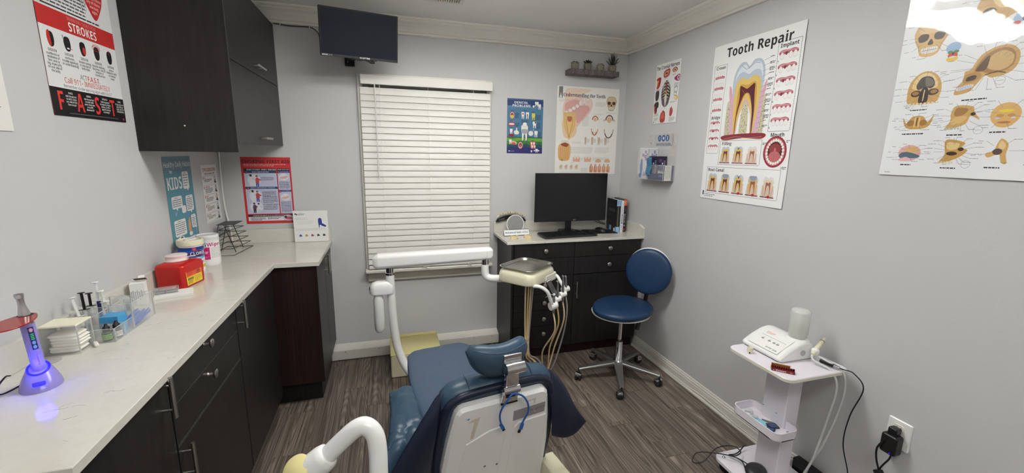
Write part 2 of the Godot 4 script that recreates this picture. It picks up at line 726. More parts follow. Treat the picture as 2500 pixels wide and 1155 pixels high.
func room():
	# floor: planks 15 cm wide running away from the viewer
	var fl := struct_node("floor")
	put(G.new().box(Vector3(RW / 2, -0.06, RZ / 2), Vector3(RW + 0.3, 0.1, RZ + 0.3)), "subfloor", M.plastic_dark, fl)
	var ends := {-1: 0.68, 0: 1.017, 11: 1.282, 12: 1.585}
	for k in range(-4, 16):
		var x0 := maxf(0.571 + 0.1495 * k, 0.0)
		var x1 := minf(0.571 + 0.1495 * (k + 1), RW)
		if x1 - x0 < 0.01:
			continue
		var z: float = ends.get(k, rng.randf() * 1.2) - 2.44
		while z < RZ:
			var a := maxf(z, 0.0)
			var b := minf(z + 1.22, RZ)
			if b - a > 0.02:
				var g := G.new()
				var e := 0.0009
				var ou := rng.randf()
				var ov := rng.randf()
				var y := -0.0005
				var P := [Vector3(x0 + e, y, b - e), Vector3(x1 - e, y, b - e), Vector3(x1 - e, y, a + e), Vector3(x0 + e, y, a + e)]
				var Q := [Vector3(x0 + 0.0002, -0.009, b - 0.0002), Vector3(x1 - 0.0002, -0.009, b - 0.0002), Vector3(x1 - 0.0002, -0.009, a + 0.0002), Vector3(x0 + 0.0002, -0.009, a + 0.0002)]
				var uv := []
				for c in P:
					uv.append(Vector2(ou + (c.x - x0) * 3.2, ov + (c.z - a) * 0.82))
				g.quad(P[0], P[1], P[2], P[3], uv)
				for c in 4:
					g.quad(Q[c], Q[(c + 1) % 4], P[(c + 1) % 4], P[c], [uv[c], uv[(c + 1) % 4], uv[(c + 1) % 4], uv[c]])
				put(g, "plank", M["floor_plank_%d" % rng.randi_range(0, 2)], fl)
			z += 1.22
	struct(G.new().box(Vector3(RW / 2, RH + 0.05, RZ / 2), Vector3(RW + 0.3, 0.1, RZ + 0.3)), "ceiling", M.ceiling_paint)
	struct(G.new().box(Vector3(-0.075, RH / 2, RZ / 2), Vector3(0.15, RH, RZ + 0.3)), "wall_left", M.wall_paint)
	struct(G.new().box(Vector3(RW + 0.075, RH / 2, RZ / 2), Vector3(0.15, RH, RZ + 0.3)), "wall_right", M.wall_paint)
	struct(G.new().box(Vector3(RW / 2, RH / 2, RZ + 0.075), Vector3(RW, RH, 0.15)), "wall_front", M.wall_paint)
	var g := G.new()   # back wall round the window opening
	var wx0 := 0.905
	var wx1 := 1.777
	var wy0 := 0.685
	var wy1 := 2.025
	g.box(Vector3(wx0 / 2, RH / 2, -0.075), Vector3(wx0, RH, 0.15))
	g.box(Vector3((wx1 + RW) / 2, RH / 2, -0.075), Vector3(RW - wx1, RH, 0.15))
	g.box(Vector3((wx0 + wx1) / 2, wy0 / 2, -0.075), Vector3(wx1 - wx0, wy0, 0.15))
	g.box(Vector3((wx0 + wx1) / 2, (wy1 + RH) / 2, -0.075), Vector3(wx1 - wx0, RH - wy1, 0.15))
	struct(g, "wall_back", M.wall_paint)
	# crown moulding
	var prof := [Vector2(0, 0), Vector2(0.012, 0), Vector2(0.016, 0.004), Vector2(0.016, 0.012), Vector2(0.012, 0.016), Vector2(0.018, 0.022), Vector2(0.02, 0.03), Vector2(0.03, 0.048), Vector2(0.045, 0.064), Vector2(0.062, 0.074), Vector2(0.066, 0.078), Vector2(0.064, 0.084), Vector2(0.072, 0.088), Vector2(0.078, 0.094), Vector2(0.078, 0.101), Vector2(0, 0.101)]
	var y0 := 2.3242
	struct(G.new().prism(prof, 0, RW, Transform3D(Basis(Vector3.BACK, Vector3.UP, Vector3.LEFT), Vector3(RW, y0, 0))), "trim_1", M.trim_crown)
	struct(G.new().prism(prof, 0, RZ, Transform3D(Basis(Vector3.RIGHT, Vector3.UP, Vector3.BACK), Vector3(0, y0, 0))), "trim_2", M.trim_crown)
	struct(G.new().prism(prof, 0, RZ, Transform3D(Basis(Vector3.LEFT, Vector3.UP, Vector3.FORWARD), Vector3(RW, y0, RZ))), "trim_3", M.trim_crown)
	# skirting on the right wall with a quarter round
	var bp := [Vector2(0, 0), Vector2(0.026, 0), Vector2(0.025, 0.008), Vector2(0.02, 0.014), Vector2(0.014, 0.016), Vector2(0.014, 0.056), Vector2(0.011, 0.062), Vector2(0.012, 0.07), Vector2(0.007, 0.076), Vector2(0.006, 0.084), Vector2(0.0, 0.0888)]
	struct(G.new().prism(bp, 0, RZ - 0.375, Transform3D(Basis(Vector3.LEFT, Vector3.UP, Vector3.FORWARD), Vector3(RW, 0, RZ))), "baseboard_right", M.trim_white)
	var cp := []
	for i in 22:
		var z := 0.4 + 2.3 * i / 21.0
		cp.append(Vector3(RW - 0.019 - 0.005 * absf(sin(i * 1.7)), 0.021 + 0.012 * maxf(0.0, sin(i * 0.9 + 1.0)), z))
	tag(put(G.new().tube(curve(cp, 4), 0.0028, 7), "wall_cable", M.cord_white), "thin white cable lying along the top of the right skirting", "cable")
	# heater along the back wall
	var h := thing("baseboard_heater", "low white baseboard heater along the wall under the window", "heater", Vector3(0.575, 0, 0))
	put(G.new().prism([Vector2(0, 0.02), Vector2(0.066, 0.006), Vector2(0.068, 0.012), Vector2(0.068, 0.078), Vector2(0.066, 0.082), Vector2(0, 0.106)], 0.004, 1.306, Transform3D(Basis(Vector3.BACK, Vector3.UP, Vector3.LEFT), Vector3(1.312, 0, 0))), "cover", M.trim_white, h)
	put(G.new().box(Vector3(1.309, 0.056, 0.035), Vector3(0.006, 0.104, 0.074)), "end_cap", M.trim_white, h)
	for px in [0.12, 0.36, 0.56, 1.09, 1.24]:
		put(G.new().cyl(Vector3(px, 0.068, 0.0665), Vector3(px, 0.068, 0.0705), 0.004, -1, 8), "screw", M.steel_worn, h)
	# air vent in the ceiling
	var v := thing("ceiling_vent", "white louvred air vent in the ceiling above the window", "vent", Vector3(1.36, RH, 0.535))
	put(G.new().box(Vector3(0, -0.002, 0.087), Vector3(0.33, 0.008, 0.02)).box(Vector3(0, -0.002, -0.087), Vector3(0.33, 0.008, 0.02)).box(Vector3(0.155, -0.002, 0), Vector3(0.02, 0.008, 0.154)).box(Vector3(-0.155, -0.002, 0), Vector3(0.02, 0.008, 0.154)).box(Vector3(-0.012, -0.003, 0), Vector3(0.012, 0.008, 0.154)), "frame", M.trim_crown, v)
	put(G.new().box(Vector3(0, -0.0008, 0), Vector3(0.29, 0.0014, 0.154)), "duct", M.rubber_black, v)
	for i in 22:
		var px := -0.14 + 0.0134 * i
		if absf(px + 0.012) > 0.008:
			put(G.new().box(Vector3(px, -0.005, 0), Vector3(0.0062, 0.009, 0.154), Basis(Vector3.BACK, 0.4)), "louvre", M.trim_crown, v)


func window_and_blind():
	var w := struct_node("window_1")
	var x0 := 0.8716
	var x1 := 1.8101
	var yt := 2.0595
	var ys := 0.684
	# casing: two sides and a head, each a bevelled board
	for s in [[Vector3((x0 + x0 + 0.036) / 2, (yt + ys) / 2, 0.011), Vector3(0.036, yt - ys, 0.022)], [Vector3((x1 + x1 - 0.036) / 2, (yt + ys) / 2, 0.011), Vector3(0.036, yt - ys, 0.022)], [Vector3((x0 + x1) / 2, yt - 0.018, 0.011), Vector3(x1 - x0 - 0.072, 0.036, 0.022)]]:
		put(G.new().rbox(s[0], s[1], 0.004, 2), "casing", M.trim_white, w)
		put(G.new().rbox(s[0] + Vector3(0, 0, 0.012), s[1] * Vector3(0.35 if s[1].x < 0.1 else 1.0, 0.35 if s[1].x > 0.1 else 1.0, 0.25), 0.002, 2), "bead", M.trim_white, w)
	put(G.new().rbox(Vector3((x0 + x1) / 2, ys - 0.014, 0.02), Vector3(x1 - x0 + 0.014, 0.026, 0.104), 0.008, 3), "sill", M.trim_white, w)
	put(G.new().prism([Vector2(0, 0), Vector2(0.016, 0), Vector2(0.019, 0.008), Vector2(0.013, 0.014), Vector2(0.01, 0.022), Vector2(0.02, 0.05), Vector2(0.022, 0.072), Vector2(0, 0.072)], 0, x1 - x0 - 0.02, Transform3D(Basis(Vector3.BACK, Vector3.UP, Vector3.LEFT), Vector3(x1 - 0.01, 0.5854, 0))), "apron", M.trim_white, w)
	var fr := G.new()
	fr.box(Vector3(0.92, 1.355, -0.09), Vector3(0.04, 1.34, 0.06)).box(Vector3(1.762, 1.355, -0.09), Vector3(0.04, 1.34, 0.06)).box(Vector3(1.341, 0.705, -0.09), Vector3(0.8, 0.04, 0.06)).box(Vector3(1.341, 2.005, -0.09), Vector3(0.8, 0.04, 0.06)).box(Vector3(1.341, 1.36, -0.09), Vector3(0.8, 0.045, 0.05))
	put(fr, "sash", M.trim_white, w)
	put(G.new().box(Vector3(1.341, 1.03, -0.095), Vector3(0.8, 0.61, 0.005)), "pane", M.glass, w)
	put(G.new().box(Vector3(1.341, 1.685, -0.095), Vector3(0.8, 0.605, 0.005)), "pane", M.glass, w)
	# the blind
	var b := thing("window_blind", "white faux wood venetian blind closed over the window", "blind", Vector3(0, 0, 0))
	var v := G.new()
	v.rbox(Vector3(1.350, 2.009, 0.079), Vector3(0.908, 0.062, 0.01), 0.003, 2)
	v.rbox(Vector3(1.7995, 2.009, 0.053), Vector3(0.009, 0.062, 0.05), 0.003, 2)
	put(v, "valance", M.blind_white, b)
	put(G.new().rbox(Vector3(1.345, 2.01, 0.047), Vector3(0.885, 0.05, 0.045), 0.003, 2), "head_rail", M.blind_white, b)
	put(G.new().rbox(Vector3(0.8965, 2.018, 0.05), Vector3(0.01, 0.045, 0.04), 0.003, 2), "bracket", M.trim_white, b)
	var sl := G.new()   # a slat: gently crowned, tipped nearly shut
	var P := []
	for i in 7:
		var s := -1.0 + i / 3.0
		P.append(PackedVector3Array([Vector3(-0.4505, s * 0.0242, 0.0016 * (1.0 - s * s) + 0.0012), Vector3(0.4505, s * 0.0242, 0.0016 * (1.0 - s * s) + 0.0012)]))
	for i in 7:
		var s := 1.0 - i / 3.0
		P.append(PackedVector3Array([Vector3(-0.4505, s * 0.0242, 0.0016 * (1.0 - s * s) - 0.0012), Vector3(0.4505, s * 0.0242, 0.0016 * (1.0 - s * s) - 0.0012)]))
	P.append(P[0])
	sl.grid(P, false, true)
	for s in [-0.4505, 0.4505]:
		for i in 6:
			var a: Vector3 = P[i][0]
			var c: Vector3 = P[i + 1][0]
			var d: Vector3 = P[12 - i][0]
			var e: Vector3 = P[13 - i][0]
			a.x = s; c.x = s; d.x = s; e.x = s
			if s > 0:
				sl.quad(a, e, d, c)
			else:
				sl.quad(a, c, d, e)
	var first: MeshInstance3D = null
	for i in 29:
		var y := 1.9395 - 0.0427 * i
		var tip := Basis(Vector3.RIGHT, -0.25 + 0.012 * sin(i * 2.3))
		var at := Vector3(1.3415, y, 0.047)
		if first == null:
			first = put(sl, "slat", M.blind_white, b, at, tip)
		else:
			again(first, "slat", b, at, tip)
	put(G.new().rbox(Vector3(1.3415, 0.7, 0.047), Vector3(0.9, 0.024, 0.04), 0.006, 3), "bottom_rail", M.blind_white, b)
	for px in [1.018, 1.342, 1.664]:
		put(G.new().tube([Vector3(px, 1.98, 0.0745), Vector3(px, 0.7, 0.0745)], 0.0013, 6), "ladder_cord", M.cord_white, b)
	put(G.new().cyl(Vector3(0.9865, 1.972, 0.083), Vector3(0.99, 1.36, 0.083), 0.0042, -1, 8).cyl(Vector3(0.99, 1.375, 0.083), Vector3(0.99, 1.35, 0.083), 0.006, 0.0035, 8).cyl(Vector3(0.9865, 1.985, 0.072), Vector3(0.9865, 1.965, 0.085), 0.004, -1, 8), "tilt_wand", M.blind_white, b)
	# knotted cord ends hanging under the bottom rail
	for px in [1.30, 1.64]:
		var kp := []
		for i in 26:
			var a := i * 0.75
			kp.append(Vector3(px + 0.0016 * i * cos(a), 0.69 + 0.018 * sin(a * 1.3), 0.074 + 0.006 * sin(a * 0.9)))
		put(G.new().tube(curve(kp, 3), 0.0016, 6), "cord_knot", M.cord_white, b)


# ---------------------------------------------------------------- prints on the walls
# a sheet of paper on a wall: dir "back", "right" or "left"; a, b give the left edge and the bottom edge
func sheet(called: String, label: String, dir: String, left: float, bottom: float, w: float, h: float, m: Material, wave := 0.0, bulge := 0.0, sd := 1):
	var g := G.new()
	var nz := noise(4.0, sd, 2)
	var F := []
	var B := []
	var k := 16 if wave > 0.0 else 6
	for i in k + 1:
		var f := PackedVector3Array()
		var b := PackedVector3Array()
		for j in k + 1:
			var x := (float(j) / k - 0.5) * w
			var y := (float(i) / k - 0.5) * h
			var z := 0.0012 + wave * (0.5 + 0.5 * nz.get_noise_2d(x * 1.6, y)) + bulge * sin(PI * j / k) * (0.4 + 0.6 * float(i) / k)
			f.append(Vector3(x, y, z + 0.0003))
			b.append(Vector3(x, y, z - 0.0003))
		F.append(f)
		B.append(b)
	g.grid(F, false, true)
	g.grid(B)
	var rim := func(P): return P[0] 
	for s in [0, k]:
		for i in k:
			g.quad(F[i][s], F[i + 1][s], B[i + 1][s], B[i][s], [Vector2.ZERO, Vector2.ZERO, Vector2.ZERO, Vector2.ZERO])
			g.quad(F[s][i], F[s][i + 1], B[s][i + 1], B[s][i], [Vector2.ZERO, Vector2.ZERO, Vector2.ZERO, Vector2.ZERO])
	var o := put(g, called, m)
	tag(o, label, "poster")
	if dir == "back":
		o.position = Vector3(left + w / 2, bottom + h / 2, 0)
	elif dir == "right":
		o.position = Vector3(RW, bottom + h / 2, left + w / 2)
		o.rotation.y = -PI / 2
	else:
		o.position = Vector3(0, bottom + h / 2, left - w / 2)
		o.rotation.y = PI / 2


func gloss(m: StandardMaterial3D, coat := 0.5, rough := 0.12) -> StandardMaterial3D:
	m.clearcoat_enabled = true
	m.clearcoat = coat
	m.clearcoat_roughness = rough
	return m


const INK := Color(0.12, 0.12, 0.13)
const GREYT := Color(0.45, 0.45, 0.46)
const WHITE := Color(0.95, 0.95, 0.94)


# a molar cut open: enamel, dentine, pulp, in a bed of bone
func cut_tooth(p: Pic, x: float, y: float, w: float, h: float, state := 0, bed := true):
	var s := w / 100.0
	var t := h / 160.0
	var o := func(a: Array) -> Array:
		var r := []
		for i in range(0, a.size(), 2):
			r.append(x + a[i] * s)
			r.append(y + a[i + 1] * t)
		return r
	if bed:
		p.poly(p.pts(o.call([8, 66, 92, 66, 96, 152, 4, 152])), rgb(216, 206, 176))
		var q := 5
		for i in 40:
			q = (q * 1103515245 + 12345) & 0x7fffffff
			p.oval(x + (10 + q % 80) * s, y + (74 + (q / 97) % 74) * t, 1.8 * s, 1.3 * t, rgb(150, 138, 96))
		p.rect(x, y + 150 * t, w, 7 * t, rgb(140, 40, 46))
		p.rect(x + 4 * s, y + 156 * t, w * 0.9, 3 * t, rgb(60, 70, 140))
		p.blob(o.call([18, 60, 30, 50, 70, 50, 82, 60, 86, 100, 78, 146, 62, 150, 56, 110, 50, 92, 44, 110, 38, 150, 22, 146, 14, 100]), rgb(214, 168, 186))
	p.blob(o.call([12, 30, 22, 6, 36, 2, 50, 12, 64, 2, 80, 8, 90, 32, 88, 58, 74, 64, 26, 64, 14, 56]), rgb(196, 204, 214) if state != 4 else rgb(226, 224, 220))
	p.blob(o.call([22, 38, 34, 24, 50, 30, 66, 24, 80, 38, 82, 68, 80, 104, 72, 144, 63, 146, 60, 112, 50, 84, 41, 112, 38, 146, 28, 144, 20, 104, 18, 68]), rgb(222, 190, 110) if state < 4 else rgb(226, 206, 170))
	p.blob(o.call([34, 48, 42, 44, 50, 50, 60, 43, 69, 48, 68, 68, 69, 100, 68, 144, 66, 144, 63, 100, 57, 74, 50, 66, 43, 74, 38, 100, 34, 144, 32, 144, 32, 100, 33, 68]), rgb(112, 52, 48) if state < 3 else rgb(160, 96, 96))
	if state == 1:
		p.blob(o.call([40, 4, 50, 18, 60, 4, 54, 30, 46, 30]), rgb(90, 98, 110))
	if state == 2 or state == 3:
		p.blob(o.call([28, 6, 72, 6, 76, 28, 60, 40, 40, 40, 26, 28]), rgb(150, 158, 170))


func gum_row(p: Pic, x: float, y: float, w: float, h: float, upper: bool, gap := -1):
	p.blob([0, 6, 20, 0, 50, 2, 80, 0, 100, 8, 98, 22, 50, 20, 2, 22], rgb(178, 92, 106), x, y if upper else y + h * 0.5, w / 100.0)
	p.blob([6, 4, 50, 3, 94, 6, 90, 11, 50, 9, 8, 11], rgb(216, 150, 156), x, y if upper else y + h * 0.6, w / 100.0)
	for i in 4:
		var cx := x + w * (0.14 + 0.24 * i)
		if i == gap:
			p.oval(cx, y + h * 0.32, w * 0.06, h * 0.16, rgb(120, 40, 52))
			continue
		p.oval(cx, y + h * (0.5 if upper else 0.3), w * 0.105, h * (0.3 if upper else 0.3), rgb(196, 190, 192))
		p.oval(cx, y + h * (0.5 if upper else 0.3), w * 0.095, h * 0.27, rgb(240, 238, 236))


func mouth(p: Pic, x: float, y: float, rx: float, ry: float, lip: Color):
	p.oval(x, y, rx, ry, lip)
	p.oval(x, y, rx * 0.86, ry * 0.88, rgb(206, 120, 126))
	p.oval(x, y, rx * 0.74, ry * 0.8, rgb(96, 24, 30))
	for i in 11:
		var a := PI * (i + 0.5) / 11.0
		for s in [-1.0, 1.0]:
			p.oval(x - cos(a) * rx * 0.7, y - s * sin(a) * ry * 0.74, rx * 0.1, ry * 0.1, rgb(240, 236, 228))
	p.oval(x, y - ry * 0.18, rx * 0.5, ry * 0.34, rgb(150, 60, 62))
	p.oval(x, y - ry * 0.1, rx * 0.1, ry * 0.16, rgb(200, 110, 110))
	p.oval(x, y + ry * 0.3, rx * 0.52, ry * 0.34, rgb(196, 108, 112))
	p.seg(x, y + ry * 0.1, x, y + ry * 0.5, 1.5, rgb(150, 66, 70))


func small_tooth(p: Pic, x: float, y: float, w: float, h: float, c: Color, edge := Color(0.1, 0.2, 0.3)):
	var f := [10, 30, 14, 8, 34, 2, 50, 10, 66, 2, 86, 8, 90, 32, 82, 60, 78, 100, 64, 102, 58, 70, 50, 62, 42, 70, 36, 102, 22, 100, 18, 60]
	var q := []
	for i in range(0, f.size(), 2):
		q.append(x + f[i] * w / 100.0)
		q.append(y + f[i + 1] * h / 100.0)
	var r := []
	for i in range(0, f.size(), 2):
		r.append(x + 3 + (f[i] - 50) * w / 92.0 + w * 0.5)
		r.append(y + 3 + (f[i + 1] - 50) * h / 94.0 + h * 0.5)
	p.blob(r, edge)
	p.blob(q, c)


func skull_front(p: Pic, x: float, y: float, s: float, bone: Color, dark: Color):
	p.blob([0, -52, 30, -46, 44, -20, 42, 2, 36, 18, 30, 30, 24, 50, 10, 58, -10, 58, -24, 50, -30, 30, -36, 18, -42, 2, -44, -20, -30, -46], bone, x, y, s)
	p.blob([0, -46, 24, -40, 34, -22, 20, -12, -20, -12, -34, -22, -24, -40], bone.lightened(0.18), x, y, s)
	p.blob([8, -8, 24, -12, 34, -4, 30, 10, 18, 12, 8, 6], dark, x, y, s)
	p.blob([-8, -8, -24, -12, -34, -4, -30, 10, -18, 12, -8, 6], dark, x, y, s)
	p.blob([0, 6, 7, 20, 0, 24, -7, 20], dark, x, y, s)
	p.blob([-20, 32, 0, 30, 20, 32, 18, 46, 0, 48, -18, 46], rgb(240, 236, 228), x, y, s)
	for i in range(-3, 4):
		p.seg(x + i * 5.2 * s, y + 31 * s, x + i * 5 * s, y + 47 * s, 1.0, dark.lightened(0.3))
	p.seg(x - 19 * s, y + 39 * s, x + 19 * s, y + 39 * s, 1.4, dark.lightened(0.2))
	p.line(p.pts([-40, 4, -30, 22, -26, 40], x, y, s), 1.6, dark.lightened(0.35))
	p.line(p.pts([40, 4, 30, 22, 26, 40], x, y, s), 1.6, dark.lightened(0.35))


func leaders(p: Pic, x: float, y: float, rx: float, ry: float, sd: int, count: int, c := GREYT):
	var q := sd
	for i in count:
		q = (q * 1103515245 + 12345) & 0x7fffffff
		var a := TAU * i / count + float(q % 100) / 300.0
		var e := Vector2(x + cos(a) * rx, y + sin(a) * ry)
		var f := Vector2(x + cos(a) * rx * 1.35, e.y + (e.y - y) * 0.2)
		p.line([Vector2(x + cos(a) * rx * 0.6, y + sin(a) * ry * 0.6), f], 1.0, c)
		var w := 26.0 + q % 20
		p.rows(f.x - (w if cos(a) < 0 else 0.0), f.y - 2, w, 1, 5, 2, c, sd + i)


func wall_prints():
	# tooth repair chart
	var p := Pic.new(800, 1214, rgb(240, 241, 240))
	p.text("Tooth Repair", 425, 70, 92, INK, 0, "sansb", 1.02)
	p.frame(22, 150, 128, 690, 3, INK, 0, true)
	p.text("Crown", 88, 172, 32, INK)
	for i in 4:
		gum_row(p, 38, 200 + i * 84, 96, 66, false, -1)
		p.text(str(i + 1), 30, 262 + i * 84, 14, INK)
	p.text("Bridge", 88, 556, 32, INK)
	for i in 4:
		gum_row(p, 38, 584 + i * 62, 96, 54, true, 1 if i < 3 else -1)
	p.frame(606, 96, 172, 590, 3, INK, 0, true)
	p.text("Implant", 692, 124, 36, INK)
	for i in 6:
		gum_row(p, 624, 154 + i * 88, 136, 74, true, 1 if i < 4 else -1)
		p.text(str(i + 1), 614, 222 + i * 88, 15, INK)
	# the large molar
	p.poly(p.pts([196, 300, 560, 300, 560, 716, 196, 716]), rgb(240, 241, 240))
	p.blob([196, 470, 230, 440, 260, 470, 262, 690, 250, 716, 196, 716], rgb(206, 200, 170))
	p.blob([500, 470, 530, 440, 556, 440, 556, 716, 500, 716, 490, 690], rgb(206, 200, 170))
	p.blob([350, 470, 376, 440, 400, 470, 420, 700, 380, 716, 340, 700], rgb(206, 200, 170))
	var q := 9
	for i in 150:
		q = (q * 1103515245 + 12345) & 0x7fffffff
		var xx: float = [204.0, 340.0, 500.0][i % 3] + q % [52, 72, 52][i % 3]
		p.oval(xx, 480 + (q / 131) % 226, 3.6, 2.6, rgb(122, 116, 74), float(q % 7))
	p.blob([206, 330, 232, 360, 240, 460, 216, 430], rgb(222, 168, 178))
	p.blob([548, 330, 524, 360, 512, 460, 540, 420], rgb(222, 168, 178))
	p.blob([232, 420, 262, 380, 500, 380, 524, 420, 530, 560, 500, 700, 450, 706, 430, 560, 378, 460, 326, 560, 306, 706, 256, 700, 228, 560], rgb(218, 176, 200))
	p.blob([236, 330, 246, 240, 290, 176, 340, 172, 378, 206, 420, 168, 480, 176, 514, 236, 520, 330, 506, 410, 470, 420, 290, 420, 250, 410], rgb(188, 200, 214))
	p.blob([256, 300, 268, 240, 304, 196, 340, 190, 376, 224, 424, 186, 474, 196, 498, 244, 500, 300, 480, 250, 430, 240, 378, 262, 326, 240, 280, 256], rgb(222, 230, 236))
	p.line(p.pts([300, 190, 350, 226, 380, 214, 430, 190, 470, 200]), 3, rgb(130, 144, 166))
	p.blob([262, 400, 272, 316, 320, 282, 378, 300, 436, 276, 488, 312, 500, 400, 494, 520, 470, 690, 448, 694, 434, 560, 378, 440, 322, 560, 304, 694, 282, 690, 262, 520], rgb(226, 196, 112))
	p.blob([292, 400, 310, 330, 378, 340, 446, 322, 468, 400, 470, 500, 462, 690, 452, 690, 440, 520, 404, 430, 378, 400, 350, 430, 316, 520, 300, 690, 290, 690, 290, 500], rgb(206, 160, 80))
	p.blob([310, 344, 344, 352, 378, 366, 412, 348, 444, 336, 450, 400, 462, 540, 462, 694, 456, 694, 444, 540, 420, 440, 396, 400, 366, 400, 340, 430, 306, 540, 300, 694, 294, 694, 298, 540, 314, 430], rgb(96, 36, 40))
	p.line(p.pts([330, 370, 360, 400, 330, 460, 302, 560, 298, 690]), 3, rgb(170, 120, 60))
	p.line(p.pts([430, 370, 410, 400, 440, 470, 456, 560, 459, 690]), 3, rgb(60, 60, 130))
	p.blob([196, 700, 560, 694, 560, 734, 380, 726, 196, 738], rgb(150, 40, 50))
	p.line(p.pts([196, 716, 300, 722, 400, 708, 480, 722, 560, 706]), 5, rgb(70, 70, 140))
	p.line(p.pts([196, 730, 320, 712, 420, 726, 560, 720]), 3, rgb(210, 170, 70))
	for i in 14:
		p.seg(500, 190 + i * 36, 560 + (i % 3) * 8, 176 + i * 36, 1.6, GREYT)
		p.rows(552, 172 + i * 36, 46, 1 + i % 3, 9, 4, INK, i + 3)
	p.text("Filling", 236, 764, 34, INK)
	p.frame(166, 740, 400, 186, 3, INK, 0, true)
	for i in 3:
		cut_tooth(p, 178 + i * 130, 786, 108, 132, [0, 1, 4][i])
	p.text("Mouth", 690, 712, 36, INK)
	mouth(p, 684, 828, 94, 108, rgb(150, 40, 62))
	p.rows(575, 764, 40, 2, 10, 4, INK, 4); p.rows(766, 750, 30, 2, 10, 4, INK, 5); p.rows(748, 930, 44, 2, 10, 4, INK, 6)
	p.frame(52, 950, 700, 212, 3, INK, 0, true)
	p.text("Root Canal", 66, 974, 34, INK, -1)
	for i in 5:
		cut_tooth(p, 66 + i * 136, 1000, 116, 152, [0, 2, 1, 3, 4][i])
		if i > 1:
			p.oval(66 + i * 136 + 70, 1144, 13, 10, rgb(190, 40, 40))
	p.rect(24, 1150, 14, 36, rgb(40, 60, 120)); p.rows(46, 1176, 130, 2, 14, 5, GREYT, 3)
	sheet("tooth_repair_poster", "tall white tooth repair poster with one large cut molar", "right", 0.980, 1.285, 0.583, 0.885, gloss(picture("print_tooth", p, 0.45), 0.25, 0.2), 0.006, 0.0, 4)
	# cranial nerves
	p = Pic.new(420, 636, rgb(236, 237, 236))
	p.text("The Cranial Nerves", 200, 42, 50, INK, 0, "sansb", 0.86, 0.1)
	p.oval(204, 326, 78, 140, rgb(40, 38, 40))
	for s in [-1.0, 1.0]:
		for i in 6:
			p.line(p.pts([s * 9, 204 + i * 32, s * 26, 196 + i * 33, s * (44 + 3 * (i % 3)), 212 + i * 31, s * (62 - absf(i - 2.5) * 4.0), 232 + i * 28], 204, 0), 12 - i * 0.8, rgb(214, 212, 206))
		p.blob([s * 14, 388, s * 62, 372, s * 58, 430, s * 16, 456], rgb(96, 84, 98), 204, 0)
	p.blob([192, 214, 216, 214, 222, 300, 204, 326, 186, 300], rgb(130, 70, 46))
	p.seg(180, 286, 228, 328, 7, rgb(230, 184, 72)); p.seg(228, 286, 180, 328, 7, rgb(230, 184, 72))
	p.blob([192, 336, 216, 336, 226, 380, 212, 450, 210, 486, 198, 486, 198, 450, 182, 380], rgb(222, 214, 202))
	p.blob([150, 84, 240, 70, 236, 140, 148, 150], rgb(176, 80, 50)); p.blob([164, 96, 220, 88, 214, 126, 160, 134], rgb(214, 160, 130)); p.oval(190, 112, 22, 10, rgb(120, 40, 40))
	p.oval(330, 96, 40, 26, rgb(150, 66, 60)); p.oval(330, 98, 26, 20, rgb(226, 188, 140)); p.oval(330, 98, 9, 9, rgb(60, 50, 50))
	p.blob([22, 150, 96, 142, 88, 220, 60, 254, 28, 250, 40, 200], rgb(186, 40, 44)); p.blob([30, 176, 56, 170, 44, 220, 30, 236], rgb(222, 190, 120))
	p.blob([330, 178, 410, 150, 414, 214, 360, 210], rgb(160, 40, 90)); p.oval(396, 184, 20, 26, rgb(220, 210, 216)); p.oval(398, 184, 9, 14, rgb(60, 40, 70))
	p.blob([20, 290, 76, 280, 84, 340, 66, 380, 26, 376], rgb(64, 36, 48)); p.blob([16, 410, 80, 400, 88, 450, 66, 470, 62, 500, 30, 500, 10, 450], rgb(34, 28, 30)); p.blob([10, 450, 34, 450, 36, 500, 62, 500, 60, 520, 24, 520], rgb(190, 50, 44))
	p.ring(370, 300, 26, 34, 5, rgb(120, 116, 112)); p.ring(366, 340, 20, 22, 5, rgb(120, 116, 112)); p.oval(384, 384, 28, 24, rgb(232, 196, 90)); p.oval(376, 384, 16, 12, rgb(236, 220, 170))
	p.blob([150, 520, 206, 510, 224, 560, 212, 622, 140, 622, 132, 560], rgb(176, 60, 50)); p.blob([164, 530, 194, 526, 204, 580, 152, 584], rgb(222, 90, 70)); p.rect(166, 500, 24, 18, rgb(120, 50, 50))
	p.blob([300, 490, 330, 480, 350, 520, 330, 566, 296, 560], rgb(196, 60, 60)); p.rect(318, 466, 10, 40, rgb(190, 110, 100))
	for a in [[158, 158, 50, 2], [300, 138, 50, 2], [24, 262, 62, 4], [336, 232, 70, 7], [18, 386, 60, 2], [296, 418, 110, 2], [24, 526, 70, 4], [290, 580, 100, 6], [24, 572, 70, 4]]:
		p.rows(a[0], a[1], a[2], a[3], 8, 3, GREYT, a[0])
	p.rect(14, 606, 8, 20, INK); p.rows(28, 614, 50, 1, 8, 3, GREYT, 2)
	sheet("cranial_nerves_poster", "small white cranial nerves poster with a dark brain drawing", "right", 0.407, 1.765, 0.269, 0.408, gloss(picture("print_nerves", p, 0.45), 0.2, 0.25), 0.004, 0.0, 7)
	# skull chart
	p = Pic.new(960, 1230, rgb(236, 238, 240))
	var bone := rgb(206, 164, 96)
	var dark := rgb(66, 46, 30)
	p.text("The Skull", 480, 70, 90, INK, 0, "serifb")
	var lite := rgb(232, 204, 146)
	var mid := rgb(168, 122, 64)
	skull_front(p, 130, 490, 1.72, rgb(216, 178, 116), rgb(70, 48, 34))
	leaders(p, 130, 490, 72, 90, 3, 14)
